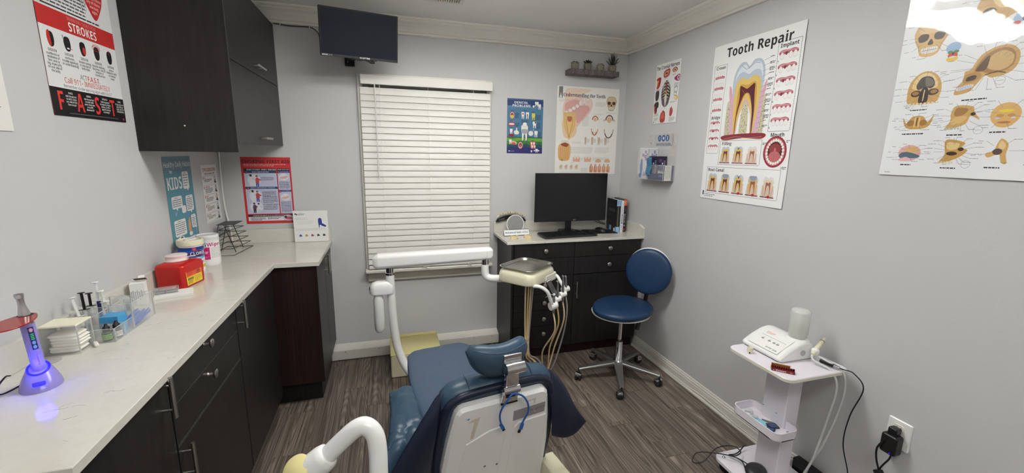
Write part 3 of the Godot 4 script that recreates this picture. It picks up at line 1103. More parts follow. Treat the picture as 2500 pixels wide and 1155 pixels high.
	p.blob([300, 380, 340, 320, 430, 290, 540, 320, 570, 400, 520, 450, 440, 460, 380, 500, 330, 480, 300, 440], bone); p.blob([350, 350, 430, 310, 520, 340, 540, 400, 460, 420, 380, 420], lite); p.oval(345, 430, 24, 18, dark); p.oval(450, 440, 10, 12, dark); p.blob([320, 460, 390, 450, 380, 490, 330, 480], rgb(236, 230, 220))
	leaders(p, 430, 390, 130, 90, 9, 16)
	p.oval(236, 568, 30, 26, rgb(150, 184, 218)); p.oval(226, 590, 11, 8, rgb(70, 130, 80)); p.oval(250, 590, 11, 8, rgb(70, 130, 80)); p.oval(238, 606, 20, 14, rgb(206, 70, 60)); p.oval(238, 624, 24, 14, rgb(230, 200, 96)); p.oval(238, 614, 14, 3, WHITE); p.oval(238, 598, 4, 7, INK)
	p.oval(462, 486, 26, 20, rgb(150, 184, 218)); p.oval(496, 492, 30, 20, rgb(120, 70, 150)); p.oval(450, 508, 14, 9, rgb(206, 70, 60))
	# frontal section
	p.blob([140, 668, 186, 690, 214, 740, 216, 800, 196, 838, 90, 838, 70, 800, 72, 730, 100, 684], bone); p.blob([142, 676, 176, 696, 200, 740, 186, 760, 100, 760, 86, 736, 106, 692], lite)
	p.blob([106, 740, 120, 704, 144, 694, 172, 706, 186, 742, 172, 760, 146, 752, 118, 762], rgb(74, 70, 66)); p.blob([142, 700, 170, 712, 180, 742, 150, 746], rgb(120, 112, 100)); p.oval(110, 782, 24, 17, dark); p.oval(184, 780, 24, 17, dark); p.oval(108, 780, 16, 10, mid); p.oval(188, 778, 15, 10, mid); p.blob([134, 760, 160, 760, 166, 828, 128, 828], rgb(46, 34, 28)); p.rect(144, 764, 5, 60, lite)
	for i in 7:
		p.rect(86 + i * 17, 832, 10, 10, rgb(232, 216, 180))
	leaders(p, 144, 764, 76, 76, 5, 14)
	p.rows(98, 868, 100, 1, 8, 5, INK, 3); p.rows(70, 852, 30, 1, 6, 3, GREYT, 4)
	# halved skull from the side
	p.blob([322, 690, 350, 630, 400, 600, 450, 602, 484, 640, 484, 700, 452, 734, 404, 742, 380, 730, 352, 770, 330, 800, 276, 808, 280, 770, 300, 740, 300, 700], bone); p.blob([336, 700, 362, 640, 402, 612, 446, 614, 472, 646, 470, 692, 440, 718, 396, 722, 360, 706], mid); p.blob([380, 690, 390, 640, 430, 622, 466, 650, 462, 694, 424, 712], rgb(212, 178, 118)); p.blob([342, 700, 368, 648, 384, 640, 378, 700], rgb(96, 70, 42))
	p.blob([306, 716, 350, 708, 366, 730, 340, 752, 300, 752], rgb(186, 140, 76)); p.blob([316, 726, 346, 722, 344, 742, 312, 746], dark); p.blob([286, 772, 340, 764, 336, 780, 284, 790], rgb(226, 226, 230))
	for i in 8:
		p.seg(290 + i * 6.5, 768, 288 + i * 6.5, 788, 1.4, rgb(100, 110, 160))
	p.line(p.pts([380, 726, 420, 716, 450, 726]), 4, dark)
	leaders(p, 390, 690, 110, 90, 7, 18); p.rows(310, 836, 110, 1, 8, 6, INK, 5)
	for i in 4:
		p.ring([438, 92, 398, 380][i], [760, 846, 990, 1160][i], 17, 19, 1.6, rgb(170, 172, 176)); p.line(p.pts([-12, 0, 12, 0], [438, 92, 398, 380][i], [760, 846, 990, 1160][i]), 1.2, rgb(170, 172, 176))
	# lower rows of sections
	p.blob([72, 908, 92, 940, 116, 906, 164, 906, 188, 938, 210, 900, 200, 952, 172, 972, 112, 972, 84, 952], rgb(204, 162, 90)); p.oval(112, 940, 18, 16, mid); p.oval(168, 940, 18, 16, mid); p.rect(128, 910, 5, 54, lite); p.rect(148, 910, 5, 54, lite); p.rect(138, 912, 4, 44, dark)
	leaders(p, 140, 936, 70, 38, 11, 12); p.rows(80, 996, 110, 1, 8, 6, INK, 6)
	p.blob([296, 864, 360, 872, 372, 900, 396, 940, 360, 920, 344, 960, 268, 984, 284, 940, 280, 900], rgb(208, 168, 98)); p.blob([300, 876, 346, 884, 330, 912, 296, 914], mid); p.blob([296, 926, 346, 920, 330, 950, 290, 958], rgb(222, 186, 120)); p.oval(368, 910, 10, 8, dark)
	for i in 5:
		p.rect(270 + i * 12, 974, 8, 10, rgb(190, 196, 206))
	leaders(p, 330, 920, 70, 60, 13, 14); p.rows(280, 1008, 110, 1, 8, 6, INK, 7)
	p.oval(484, 922, 52, 56, rgb(224, 178, 108)); p.oval(484, 960, 34, 22, rgb(224, 178, 108)); p.oval(484, 904, 26, 7, rgb(238, 214, 60)); p.oval(466, 926, 13, 8, rgb(200, 150, 84)); p.oval(504, 926, 13, 8, rgb(200, 150, 84)); p.oval(458, 938, 9, 4, rgb(200, 210, 236)); p.oval(512, 938, 9, 4, rgb(200, 210, 236)); p.oval(484, 958, 22, 5, rgb(180, 120, 66))
	leaders(p, 484, 920, 56, 60, 15, 6); p.rows(440, 1000, 90, 1, 8, 6, INK, 8)
	p.oval(132, 1104, 52, 44, rgb(226, 178, 176)); p.blob([110, 1080, 150, 1068, 176, 1096, 130, 1104], rgb(222, 180, 120)); p.blob([88, 1110, 120, 1098, 176, 1116, 170, 1130, 96, 1132], rgb(90, 112, 130)); p.blob([84, 1140, 120, 1126, 150, 1146, 100, 1150], rgb(232, 190, 190))
	leaders(p, 132, 1104, 56, 40, 17, 10); p.rows(100, 1166, 70, 1, 8, 6, INK, 9)
	p.blob([284, 1036, 360, 1050, 352, 1076, 376, 1090, 350, 1124, 300, 1150, 270, 1150, 288, 1110], rgb(202, 158, 86)); p.oval(316, 1106, 22, 10, dark); p.oval(350, 1084, 12, 9, dark); p.blob([292, 1050, 340, 1056, 330, 1084, 296, 1084], lite)
	for i in 6:
		p.rect(266 + i * 11, 1146, 7, 12, rgb(226, 214, 186))
	leaders(p, 322, 1094, 62, 58, 19, 16); p.rows(280, 1178, 90, 1, 8, 6, INK, 10)
	p.blob([490, 1034, 516, 1060, 516, 1110, 524, 1150, 508, 1150, 492, 1110, 456, 1124, 444, 1106, 470, 1090, 478, 1060], rgb(214, 170, 98)); p.oval(484, 1096, 17, 15, rgb(84, 68, 62)); p.blob([490, 1044, 508, 1064, 504, 1084, 484, 1076], lite)
	leaders(p, 490, 1090, 56, 50, 21, 5); p.rows(450, 1170, 70, 1, 8, 6, INK, 11)
	p.rows(28, 1212, 30, 1, 5, 3, GREYT, 6)
	for i in 3:
		skull_front(p, 740, [420, 700, 1000][i], 1.6, bone, dark); leaders(p, 740, [420, 700, 1000][i], 90, 100, 23 + i, 14)
	for i in 6:
		p.rows(580, 560 + i * 110, 60, 5, 11, 3, GREYT, i + 2)
	var sk := gloss(picture("print_skull", p, 0.35), 1.0, 0.03)
	sheet("skull_chart", "large glossy laminated skull anatomy chart on the right wall", "right", 1.9755, 1.48, 0.66, 0.82, sk, 0.007, 0.004, 21)
	# understanding the teeth
	p = Pic.new(816, 1024, rgb(238, 237, 232))
	p.blob([110, 40, 260, 20, 440, 30, 320, 90, 250, 130, 120, 190], rgb(238, 214, 196))
	p.blob([100, 180, 260, 120, 440, 130, 450, 260, 330, 400, 250, 470, 120, 440, 80, 330], rgb(236, 204, 192))
	p.blob([110, 200, 250, 150, 420, 230, 380, 320, 280, 420, 240, 360, 130, 320], rgb(222, 170, 164))
	for i in 7:
		p.oval(130 + i * 44, 300 - i * 26 + (4 if i < 4 else -6), 30 - i, 24 + (i * 2 if i > 3 else 0), rgb(200, 178, 176)); p.oval(130 + i * 44, 296 - i * 26 + (4 if i < 4 else -6), 26 - i, 20 + (i * 2 if i > 3 else 0), rgb(240, 230, 224))
	for i in 3:
		p.card(312 + i * 46, 134, 38, 76, 14, rgb(232, 214, 206))
	p.blob([76, 400, 150, 340, 240, 360, 270, 460, 250, 560, 180, 600, 100, 570], rgb(236, 206, 168))
	p.blob([96, 300, 236, 300, 250, 340, 240, 470, 196, 560, 170, 620, 144, 560, 104, 470, 92, 340], rgb(226, 190, 126)); p.blob([130, 370, 206, 370, 212, 460, 172, 590, 130, 460], rgb(236, 196, 130)); p.line(p.pts([130, 376, 136, 440, 170, 590, 206, 440, 208, 376]), 4, rgb(150, 96, 50)); p.blob([140, 350, 200, 350, 190, 400, 150, 400], rgb(190, 110, 80))
	p.rect(22, 8, 50, 126, rgb(120, 120, 122)); p.poly(p.pts([30, 130, 47, 86, 64, 130]), WHITE); p.oval(47, 84, 12, 8, rgb(206, 140, 110))
	p.text("Understanding the Teeth", 78, 98, 53, INK, -1, "serifb", 0.83)
	skull_front(p, 716, 170, 1.55, rgb(206, 178, 136), rgb(70, 50, 36))
	for a in [[640, 330, 60, rgb(190, 110, 80)]]:
		pass
	p.ring(508, 370, 36, 40, 12, rgb(180, 100, 70), PI, TAU); p.oval(508, 368, 26, 22, rgb(226, 190, 150)); p.ring(700, 370, 48, 56, 16, rgb(120, 96, 90), PI, TAU); p.oval(700, 366, 34, 34, rgb(222, 190, 150)); p.oval(634, 372, 18, 12, rgb(216, 196, 176)); p.oval(766, 372, 18, 12, rgb(216, 196, 176))
	p.ring(506, 470, 44, 82, 12, rgb(206, 170, 130), 0.1, PI - 0.1); p.ring(506, 500, 26, 52, 12, rgb(180, 90, 60), 0.3, PI - 0.3); p.ring(700, 470, 62, 110, 14, rgb(190, 176, 160), 0.1, PI - 0.1); p.ring(700, 500, 52, 82, 12, rgb(90, 84, 84), 0.4, PI - 0.4)
	for i in 4:
		small_tooth(p, 376 + i * 88, 576, 26 + i * 4, 84, rgb(206, 180, 156), rgb(170, 150, 130))
		p.rows(410 + i * 90, 600, 36, 6, 8, 3, rgb(170, 168, 164), i)
	p.blob([40, 690, 90, 650, 160, 650, 200, 700, 196, 800, 170, 860, 60, 860, 36, 780], rgb(226, 180, 116)); p.card(70, 622, 100, 50, 20, rgb(226, 218, 206)); p.blob([70, 670, 120, 650, 170, 670, 150, 700, 90, 690], rgb(160, 80, 50)); p.oval(92, 856, 14, 12, rgb(140, 150, 70))
	for i in 5:
		p.line(p.pts([70 + i * 24, 700, 66 + i * 25, 850]), 3, rgb(190, 120, 70))
	for i in 2:
		p.rect(236 + i * 150, 820, 92, 56, rgb(226, 178, 154)); p.rect(250 + i * 150, 800, 22, 40, rgb(236, 226, 216)); p.rect(290 + i * 150, 800, 22, 40, rgb(236, 226, 216))
		p.blob([546 + i * 122, 850, 580 + i * 122, 838, 616 + i * 122, 856, 610 + i * 122, 880, 546 + i * 122, 880], rgb(226, 176, 140))
	for i in 4:
		p.blob([60 + i * 68, 930, 96 + i * 68, 908, 100 + i * 68, 960, 66 + i * 68, 966], rgb(226, 206, 186)); p.oval(80 + i * 68, 934, 14, 14, rgb(206, 176, 150))
	for i in 5:
		p.card(462 + i * 58, 930, 52, 76, 10, rgb(226, 176, 150)); p.blob([476 + i * 58, 910, 496 + i * 58, 910, 500 + i * 58, 996, 472 + i * 58, 996], rgb(208, 136, 106)); p.rect(484 + i * 58, 906, 8, 70, rgb(236, 206, 176))
	for a in [[24, 152, 130, 3], [500, 166, 140, 6], [336, 330, 92, 14], [210, 636, 130, 3], [190, 700, 310, 9], [526, 700, 200, 8], [530, 822, 200, 4], [336, 830, 40, 4], [490, 826, 40, 5], [60, 1000, 280, 2], [350, 950, 90, 8], [210, 884, 60, 2], [484, 300, 130, 2], [650, 280, 150, 2]]:
		p.rows(a[0], a[1], a[2], a[3], 9, 3, rgb(196, 195, 192), a[0])
	sheet("teeth_anatomy_poster", "cream anatomy poster titled Understanding the Teeth beside the corner", "back", 2.340, 1.380, 0.542, 0.680, gloss(picture("print_teeth", p, 0.45), 0.2, 0.25), 0.006, 0.0, 9)
	prints_two()


func prints_two():
	var red := rgb(200, 48, 46)
	# dental problems
	var p := Pic.new(460, 648, rgb(74, 124, 158))
	p.rect(0, 0, 460, 110, rgb(34, 62, 116)); p.rect(0, 0, 460, 16, rgb(62, 96, 136)); p.rect(0, 84, 460, 26, rgb(86, 130, 166))
	p.text("DENTAL", 176, 46, 38, WHITE, 0, "sansb", 1.25); p.text("PROBLEMS", 180, 82, 38, WHITE, 0, "sansb", 1.2)
	small_tooth(p, 344, 26, 62, 56, WHITE); small_tooth(p, 390, 52, 46, 66, WHITE); small_tooth(p, 320, 70, 30, 30, WHITE)
	p.poly(p.pts([0, 458, 460, 452, 460, 600, 0, 600]), rgb(106, 168, 60)); p.rect(0, 500, 460, 44, rgb(62, 128, 70)); p.rect(0, 540, 460, 40, rgb(34, 84, 96)); p.rect(0, 576, 460, 72, rgb(44, 42, 110)); p.rect(0, 452, 460, 8, rgb(24, 66, 60))
	mouth(p, 62, 198, 32, 44, rgb(190, 66, 66)); p.oval(62, 214, 22, 20, rgb(206, 206, 90))
	small_tooth(p, 174, 150, 52, 84, WHITE); small_tooth(p, 232, 152, 52, 80, WHITE); p.oval(200, 176, 12, 8, red); p.rect(252, 176, 10, 26, rgb(40, 40, 60))
	small_tooth(p, 308, 160, 56, 86, rgb(226, 214, 90)); small_tooth(p, 322, 258, 60, 82, WHITE); p.oval(364, 274, 8, 12, INK)
	p.oval(58, 300, 44, 24, red); p.oval(58, 300, 36, 12, rgb(240, 220, 216))
	small_tooth(p, 32, 352, 44, 70, WHITE, rgb(160, 40, 50)); p.blob([28, 420, 80, 420, 84, 440, 26, 440], rgb(150, 30, 44))
	small_tooth(p, 346, 368, 56, 80, WHITE)
	small_tooth(p, 170, 300, 110, 186, rgb(236, 234, 228)); p.oval(226, 298, 26, 26, rgb(240, 238, 232)); p.ring(226, 298, 26, 26, 2, GREYT); p.blob([184, 360, 268, 360, 262, 400, 226, 412, 190, 400], rgb(170, 172, 176))
	p.blob([90, 380, 112, 372, 118, 344, 128, 344, 130, 370, 150, 388, 146, 416, 104, 420, 90, 404], rgb(240, 236, 228)); p.oval(306, 404, 32, 30, rgb(240, 236, 228)); p.seg(330, 376, 346, 350, 4, WHITE)
	small_tooth(p, 24, 480, 40, 56, WHITE, red); p.blob([60, 500, 120, 510, 120, 540, 66, 536], rgb(226, 190, 180)); p.oval(86, 530, 30, 14, rgb(206, 90, 80))
	mouth(p, 174, 550, 32, 44, rgb(190, 66, 66)); p.card(300, 500, 70, 84, 12, red); small_tooth(p, 304, 508, 30, 40, WHITE, red); small_tooth(p, 336, 508, 30, 40, WHITE, red); small_tooth(p, 312, 548, 30, 36, WHITE, red); small_tooth(p, 344, 548, 30, 36, WHITE, red)
	for a in [[102, 168, 44, 8], [184, 252, 90, 4], [370, 184, 66, 8], [106, 286, 50, 6], [382, 272, 46, 10], [404, 382, 36, 10], [30, 446, 100, 3], [224, 522, 46, 8], [394, 510, 50, 7], [30, 564, 90, 4]]:
		p.rows(a[0], a[1], a[2], a[3], 8, 4, rgb(26, 52, 84), a[0])
	for a in [[44, 138, 50], [204, 134, 68], [314, 148, 48], [38, 260, 56], [336, 248, 52], [38, 342, 50], [366, 360, 60], [64, 468, 60], [150, 496, 50], [318, 490, 60]]:
		p.rows(a[0], a[1], a[2], 1, 6, 5, rgb(14, 24, 44), a[0])
	p.rect(24, 612, 12, 16, WHITE); p.rows(44, 620, 60, 1, 7, 3, WHITE, 4); small_tooth(p, 306, 606, 28, 28, WHITE); small_tooth(p, 366, 588, 42, 46, WHITE); p.oval(358, 612, 9, 9, WHITE); p.oval(414, 612, 9, 9, WHITE)
	sheet("dental_problems_poster", "small blue and green dental problems poster by the window", "back", 1.9385, 1.538, 0.290, 0.409, picture("print_problems", p, 0.4), 0.0)
	# choking first aid
	p = Pic.new(480, 720, rgb(206, 48, 50))
	p.text("CHOKING FIRST AID", 240, 48, 47, rgb(74, 20, 24), 0, "sansb", 1.04)
	p.rows(26, 74, 430, 2, 15, 6, rgb(236, 190, 186), 4)
	p.rect(22, 120, 312, 492, rgb(196, 200, 224)); p.rect(344, 120, 120, 492, rgb(196, 200, 224))
	p.rect(22, 120, 312, 26, rgb(44, 34, 48)); p.text("ADULT & CHILD - OVER 1 YEAR OLD", 190, 133, 19, WHITE, 0, "sansb", 0.9); p.rect(344, 120, 120, 26, rgb(44, 34, 48)); p.text("INFANT - UNDER 1 YEAR", 404, 133, 12, WHITE, 0, "sansb", 0.8)
	p.rect(22, 146, 312, 24, rgb(38, 66, 106)); p.text("GIVE 5 BACK BLOWS", 180, 158, 17, rgb(200, 210, 230), 0, "sansb"); p.rect(344, 146, 120, 20, rgb(38, 40, 130)); p.text("5 BACK BLOWS", 406, 156, 13, rgb(190, 196, 236))
	p.rect(22, 316, 312, 24, rgb(38, 66, 106)); p.text("GIVE 5 ABDOMINAL THRUSTS", 190, 328, 17, rgb(200, 210, 230), 0, "sansb"); p.rect(344, 352, 120, 20, rgb(38, 40, 130)); p.text("5 CHEST THRUSTS", 406, 362, 12, rgb(190, 196, 236))
	for a in [[44, 162, "1"], [48, 334, "2"], [354, 160, "1"], [354, 368, "2"]]:
		p.oval(a[0], a[1], 13, 13, rgb(130, 24, 34)); p.text(a[2], a[0], a[1], 17, WHITE)
	for a in [[112, 244], [112, 416], [112, 534], [404, 212], [404, 432]]:
		p.oval(a[0], a[1], 62 if a[0] < 200 else 48, 62 if a[0] < 200 else 40, rgb(222, 224, 236))
	var figure := func(x: float, y: float, top: Color, low: Color, skin: Color, hair: Color, s: float):
		p.oval(x, y, 11 * s, 13 * s, skin)
		p.oval(x - 2 * s, y - 5 * s, 12 * s, 9 * s, hair)
		p.blob([-13, 18, 0, 13, 14, 18, 20, 52, 14, 72, -14, 72, -18, 50], top, x, y, s)
		p.blob([14, 24, 36, 36, 34, 46, 14, 40], top.darkened(0.08), x, y, s)
		p.blob([-14, 72, 14, 72, 13, 112, 2, 112, 0, 84, -4, 112, -14, 112], low, x, y, s)
	figure.call(84, 196, rgb(226, 228, 236), rgb(226, 228, 236), rgb(120, 74, 56), rgb(30, 24, 26), 1.0)
	figure.call(142, 206, rgb(206, 74, 74), rgb(96, 100, 170), rgb(226, 186, 160), rgb(90, 70, 60), 0.96)
	figure.call(88, 366, rgb(226, 228, 236), rgb(226, 228, 236), rgb(120, 74, 56), rgb(30, 24, 26), 1.0)
	figure.call(132, 372, rgb(206, 74, 74), rgb(96, 100, 170), rgb(226, 186, 160), rgb(110, 96, 80), 0.96)
	figure.call(92, 500, rgb(96, 60, 80), rgb(60, 44, 66), rgb(196, 150, 126), rgb(36, 30, 40), 0.88)
	figure.call(134, 504, rgb(226, 230, 240), rgb(200, 210, 226), rgb(226, 186, 160), rgb(44, 34, 44), 0.84)
	for a in [[404, 212], [404, 432]]:
		p.blob([-36, 4, -10, -6, 30, -14, 40, 0, 14, 14, -20, 20, -40, 14], rgb(226, 178, 168), a[0], a[1], 1.0); p.line(p.pts([-10, -34, -4, -10, 14, -34], a[0], a[1]), 9, rgb(236, 232, 236))
	for a in [[178, 214, 130, 4], [178, 364, 140, 6], [178, 420, 150, 8], [178, 524, 146, 5], [354, 262, 104, 8], [354, 482, 104, 12]]:
		p.rows(a[0], a[1], a[2], a[3], 10, 4, rgb(60, 62, 84), a[0])
	p.text("FOR PREGNANT WOMEN", 178, 510, 15, INK, -1, "sansb", 0.85)
	p.rect(22, 620, 440, 24, rgb(60, 18, 28)); p.text("CLEARING THE AIRWAY OF AN UNCONSCIOUS PERSON", 230, 632, 14, WHITE, 0, "sansb", 0.9)
	p.rect(22, 644, 440, 46, rgb(226, 222, 230)); p.rows(44, 654, 150, 3, 12, 5, INK, 3); p.rows(210, 654, 140, 2, 12, 5, INK, 5); p.oval(412, 660, 50, 34, rgb(200, 204, 220)); p.blob([380, 660, 410, 650, 450, 656, 452, 676, 400, 678], rgb(216, 90, 90)); p.oval(388, 652, 14, 14, rgb(60, 50, 60))
	sheet("choking_first_aid_poster", "red bordered choking first aid poster under the wall cabinet", "back", 0.122, 1.041, 0.297, 0.446, gloss(picture("print_choking", p, 0.4), 0.2, 0.2), 0.0)
	# healthy daily habits for kids
	p = Pic.new(470, 714, rgb(78, 150, 168))
	p.rect(0, 0, 470, 120, rgb(88, 140, 158))
	p.text("Healthy Daily Habits", 236, 62, 56, WHITE, 0, "sans", 0.92); p.text("for", 110, 116, 34, WHITE, 0, "sansb"); p.text("KIDS", 150, 208, 132, WHITE, 0, "sansb", 0.88)
	for a in [[288, 122, 110, 140, 5], [58, 308, 176, 96, 4], [300, 318, 132, 130, 7], [52, 494, 196, 130, 6], [356, 484, 86, 110, 6], [250, 660, 150, 60, 3]]:
		p.card(a[0], a[1], a[2], a[3], 16, WHITE); p.poly(p.pts([a[0] + 60, a[1] + a[3] - 2, a[0] + 90, a[1] + a[3] - 2, a[0] + 80, a[1] + a[3] + 22]), WHITE)
		p.rows(a[0] + a[2] * 0.3, a[1] + 10, a[2] * 0.4, 1, 10, 6, rgb(206, 120, 80), 3)
		p.rows(a[0] + 12, a[1] + 26, a[2] - 24, int(a[4]), (a[3] - 32) / a[4], 6, rgb(90, 96, 104), a[0])
	figure.call(424, 144, rgb(226, 206, 90), rgb(226, 206, 90), rgb(206, 150, 110), rgb(40, 26, 30), 1.1)
	figure.call(262, 312, rgb(60, 110, 120), rgb(50, 80, 90), rgb(90, 56, 44), rgb(30, 22, 24), 1.2); p.card(210, 392, 76, 60, 20, WHITE)
	p.blob([300, 520, 330, 500, 336, 560, 330, 640, 300, 640, 286, 580], rgb(226, 164, 110)); p.card(290, 620, 60, 30, 12, WHITE)
	p.blob([70, 650, 110, 630, 190, 640, 200, 714, 70, 714], WHITE); p.oval(146, 664, 28, 32, rgb(70, 42, 36)); p.blob([96, 690, 200, 680, 210, 714, 90, 714], rgb(206, 60, 76)); p.oval(430, 690, 24, 30, rgb(226, 150, 90)); p.blob([90, 440, 118, 420, 124, 450, 98, 464], rgb(130, 170, 206)); p.blob([420, 610, 440, 600, 436, 640, 420, 650], rgb(150, 150, 200))
	sheet("kids_habits_poster", "teal healthy daily habits for kids poster on the left wall", "left", 0.7367, 1.030, 0.306, 0.465, gloss(picture("print_kids", p, 0.4), 0.2, 0.2), 0.0)
	# cpr guidelines
	p = Pic.new(350, 516, rgb(236, 236, 232))
	p.text("CPR GUIDELINES", 180, 46, 42, rgb(180, 50, 50), 0, "sansb", 0.84); p.text("ADULTS & CHILDREN + TEENS", 180, 80, 19, INK, 0, "sansb", 0.85)
	for i in 5:
		var y := 98 + i * 82
		p.rect(20, y, 310, 2, GREYT); p.rect(22, y + 8, 12, 22, rgb(170, 40, 44)); p.text(["CALL", "COMPRESSIONS", "AIRWAY", "BREATHE", "RECOVER"][i], 46, y + 16, 17, rgb(180, 50, 50), -1, "sansb", 0.8)
		p.rows(46, y + 28, 170, [3, 5, 4, 4, 3][i], 9, 4, INK, i + 3)
		p.oval(286, y + 34, 16, 26, INK); p.oval(284, y + 30, 9, 14, rgb(230, 228, 224)); p.blob([260, y + 62, 290, y + 52, 316, y + 62, 300, y + 74], INK)
	p.rect(20, 506, 310, 2, GREYT); p.rows(200, 496, 120, 1, 7, 3, INK, 5)
	sheet("cpr_guidelines_sign", "white CPR guidelines sign with red headings in the corner", "left", 0.3030, 1.092, 0.238, 0.350, picture("print_cpr", p, 0.35), 0.0)
	# stroke warning signs
	p = Pic.new(610, 930, rgb(232, 233, 232))
	p.rect(0, 0, 610, 120, red); p.text("HEART ATTACK", 305, 70, 80, WHITE)
	p.rows(40, 160, 360, 14, 18, 8, rgb(90, 92, 96), 3)
	p.blob([470, 250, 500, 196, 548, 196, 566, 250, 540, 320, 470, 400, 400, 320, 374, 250, 392, 196, 440, 196], red, 30, 10, 0.92)
	for i in 6:
		p.text(["CALL 911", "immediately if", "you experience", "any of these", "warning", "signs"][i], 466, 214 + i * 24, 22, rgb(240, 200, 196), 0, "sansb", 0.9)
	p.line(p.pts([280, 300, 330, 300, 344, 262, 358, 360, 372, 230, 386, 320, 400, 300]), 3, GREYT)
	p.rows(40, 394, 520, 1, 18, 8, rgb(60, 60, 64), 5)
	p.rect(0, 412, 610, 92, red); p.text("WARNING SIGNS FOR", 330, 430, 25, rgb(236, 150, 146), 0, "sans", 0.95); p.text("STROKES", 330, 470, 62, WHITE, 0, "sansb", 0.88)
	for i in 5:
		var x := 66 + i * 118
		p.blob([0, -34, 20, -28, 26, 0, 20, 28, 4, 40, -14, 34, -24, 4, -20, -24], INK, x, 560, 0.98)
		if i == 0:
			p.blob([-2, -34, -20, -28, -24, 4, -14, 30, 2, 38], red, x, 560, 0.98)
		if i == 2:
			p.oval(x + 10, 572, 13, 20, red)
		if i == 3:
			p.ring(x, 536, 34, 14, 3, red); p.ring(x + 4, 526, 30, 12, 2, red)
		if i == 1:
			p.oval(x + 4, 584, 10, 4, WHITE); p.rows(x + 18, 582, 22, 1, 6, 3, red, 3); p.text("?", x - 26, 534, 22, INK)
		if i == 4:
			p.line(p.pts([-2, -40, 4, -30, -2, -24, 4, -14], x, 560), 3, red)
		p.text("SUDDEN", x, 616, 18, rgb(70, 72, 76), 0, "sansb", 0.85)
		var ls: Array = [["numbness or", "weakness of", "face, arm or", "leg, especially", "on one side of", "the body"], ["confusion,", "trouble speaking", "or understanding"], ["trouble seeing", "in one eye or", "both eyes"], ["trouble walking,", "dizziness, loss of", "balance or", "coordination"], ["severe", "headache with", "no known", "cause"]][i]
		for j in ls.size():
			p.text(ls[j], x, 634 + j * 16, 17, rgb(70, 72, 76), 0, "sansb", 0.84)
	p.text("ACT ", 296, 716, 35, rgb(70, 72, 76), 1, "sans", 0.9); p.text("F.A.S.T.", 304, 716, 35, red, -1, "sansb", 0.9)
	p.text("Call 911- IMMEDIATELY", 305, 748, 38, red, 0, "sans", 0.95); p.text("Remember stroke warning signs with F.A.S.T.", 305, 778, 21, rgb(70, 72, 76), 0, "sans", 0.96)
	p.rect(0, 792, 610, 138, rgb(24, 22, 24))
	for i in 4:
		p.text("FAST"[i], 66 + i * 142, 856, 128, rgb(226, 60, 54), 0, "sansb", 0.72)
		p.text(["FACE", "ARMS", "SPEECH", "TIME"][i], 142 + i * 141, 812, 14, WHITE)
		var ls: Array = [["Ask the person", "to smile. Does", "one side of the", "face droop?"], ["Ask the person", "to raise both", "arms. Does one", "arm drift", "downward?"], ["Ask the person", "to repeat a simple", "phrase. Is their", "speech slurred", "or strange?"], ["If you observe", "any of these", "signs, call 911", "immediately."]][i]
		for j in ls.size():
			p.text(ls[j], 142 + i * 141, 828 + j * 14, 13.5, WHITE, 0, "sansb", 0.84)
	p.rect(110, 912, 420, 3, rgb(120, 120, 120)); p.rect(576, 906, 12, 14, red); p.rect(588, 908, 10, 12, rgb(60, 60, 150))
	sheet("stroke_signs_poster", "red, white and black stroke warning signs poster beside the wall cabinet", "left", 1.3955, 1.640, 0.4055, 0.62, gloss(picture("print_stroke", p, 0.45), 0.2, 0.25), 0.002, 0.0, 3)
	# the poster at the left edge
	p = Pic.new(400, 560, rgb(234, 233, 228))
	p.rect(20, 30, 330, 60, rgb(60, 90, 130)); p.card(40, 120, 330, 240, 20, rgb(222, 160, 130)); p.card(70, 150, 260, 160, 30, rgb(206, 120, 100)); p.rows(40, 384, 330, 4, 14, 5, GREYT, 3); p.rect(20, 500, 352, 2, GREYT)
	sheet("tan_picture_poster", "white poster with a tan picture at the far left edge", "left", 2.0, 1.58, 0.428, 0.62, picture("print_tan", p, 0.5), 0.003, 0.004, 5)


# ---------------------------------------------------------------- left run of cabinets
# a bar pull: two posts and a round bar, standing off along +z; long along y
func bar_pull(parent: Node, at: Vector3, b: Basis, len := 0.128, r := 0.006):
	var h := Node3D.new()
	var g := G.new()
	g.cyl(Vector3(0, -len / 2, 0.03), Vector3(0, len / 2, 0.03), r, -1, 14)
	for s in [-1, 1]:
		g.cyl(Vector3(0, s * len * 0.3, 0), Vector3(0, s * len * 0.3, 0.03), r * 0.62, -1, 10)
	put(g, "handle", M.steel_brushed, parent, at, b)
	h.free()


func knob(parent: Node, at: Vector3, b: Basis):
	put(G.new().lathe([Vector2(0.0001, 0), Vector2(0.008, 0), Vector2(0.006, 0.004), Vector2(0.0055, 0.016), Vector2(0.013, 0.019), Vector2(0.0165, 0.022), Vector2(0.0165, 0.026), Vector2(0.012, 0.029), Vector2(0.0001, 0.0295)], 18, Vector3.ZERO, Basis(Vector3.RIGHT, PI / 2)), "knob", M.steel_brushed, parent, at, b)


# a front panel (door or drawer front) in the plane z = 0 of its basis, growing along +z
func panel(parent: Node, called: String, at: Vector3, w: float, h: float, b: Basis, m: Material = null) -> MeshInstance3D:
	var o := put(G.new().rbox(Vector3(0, 0, 0.009), Vector3(w, h, 0.018), 0.0012, 1), called, m if m else M.cabinet_dark, parent, at, b)
	return o


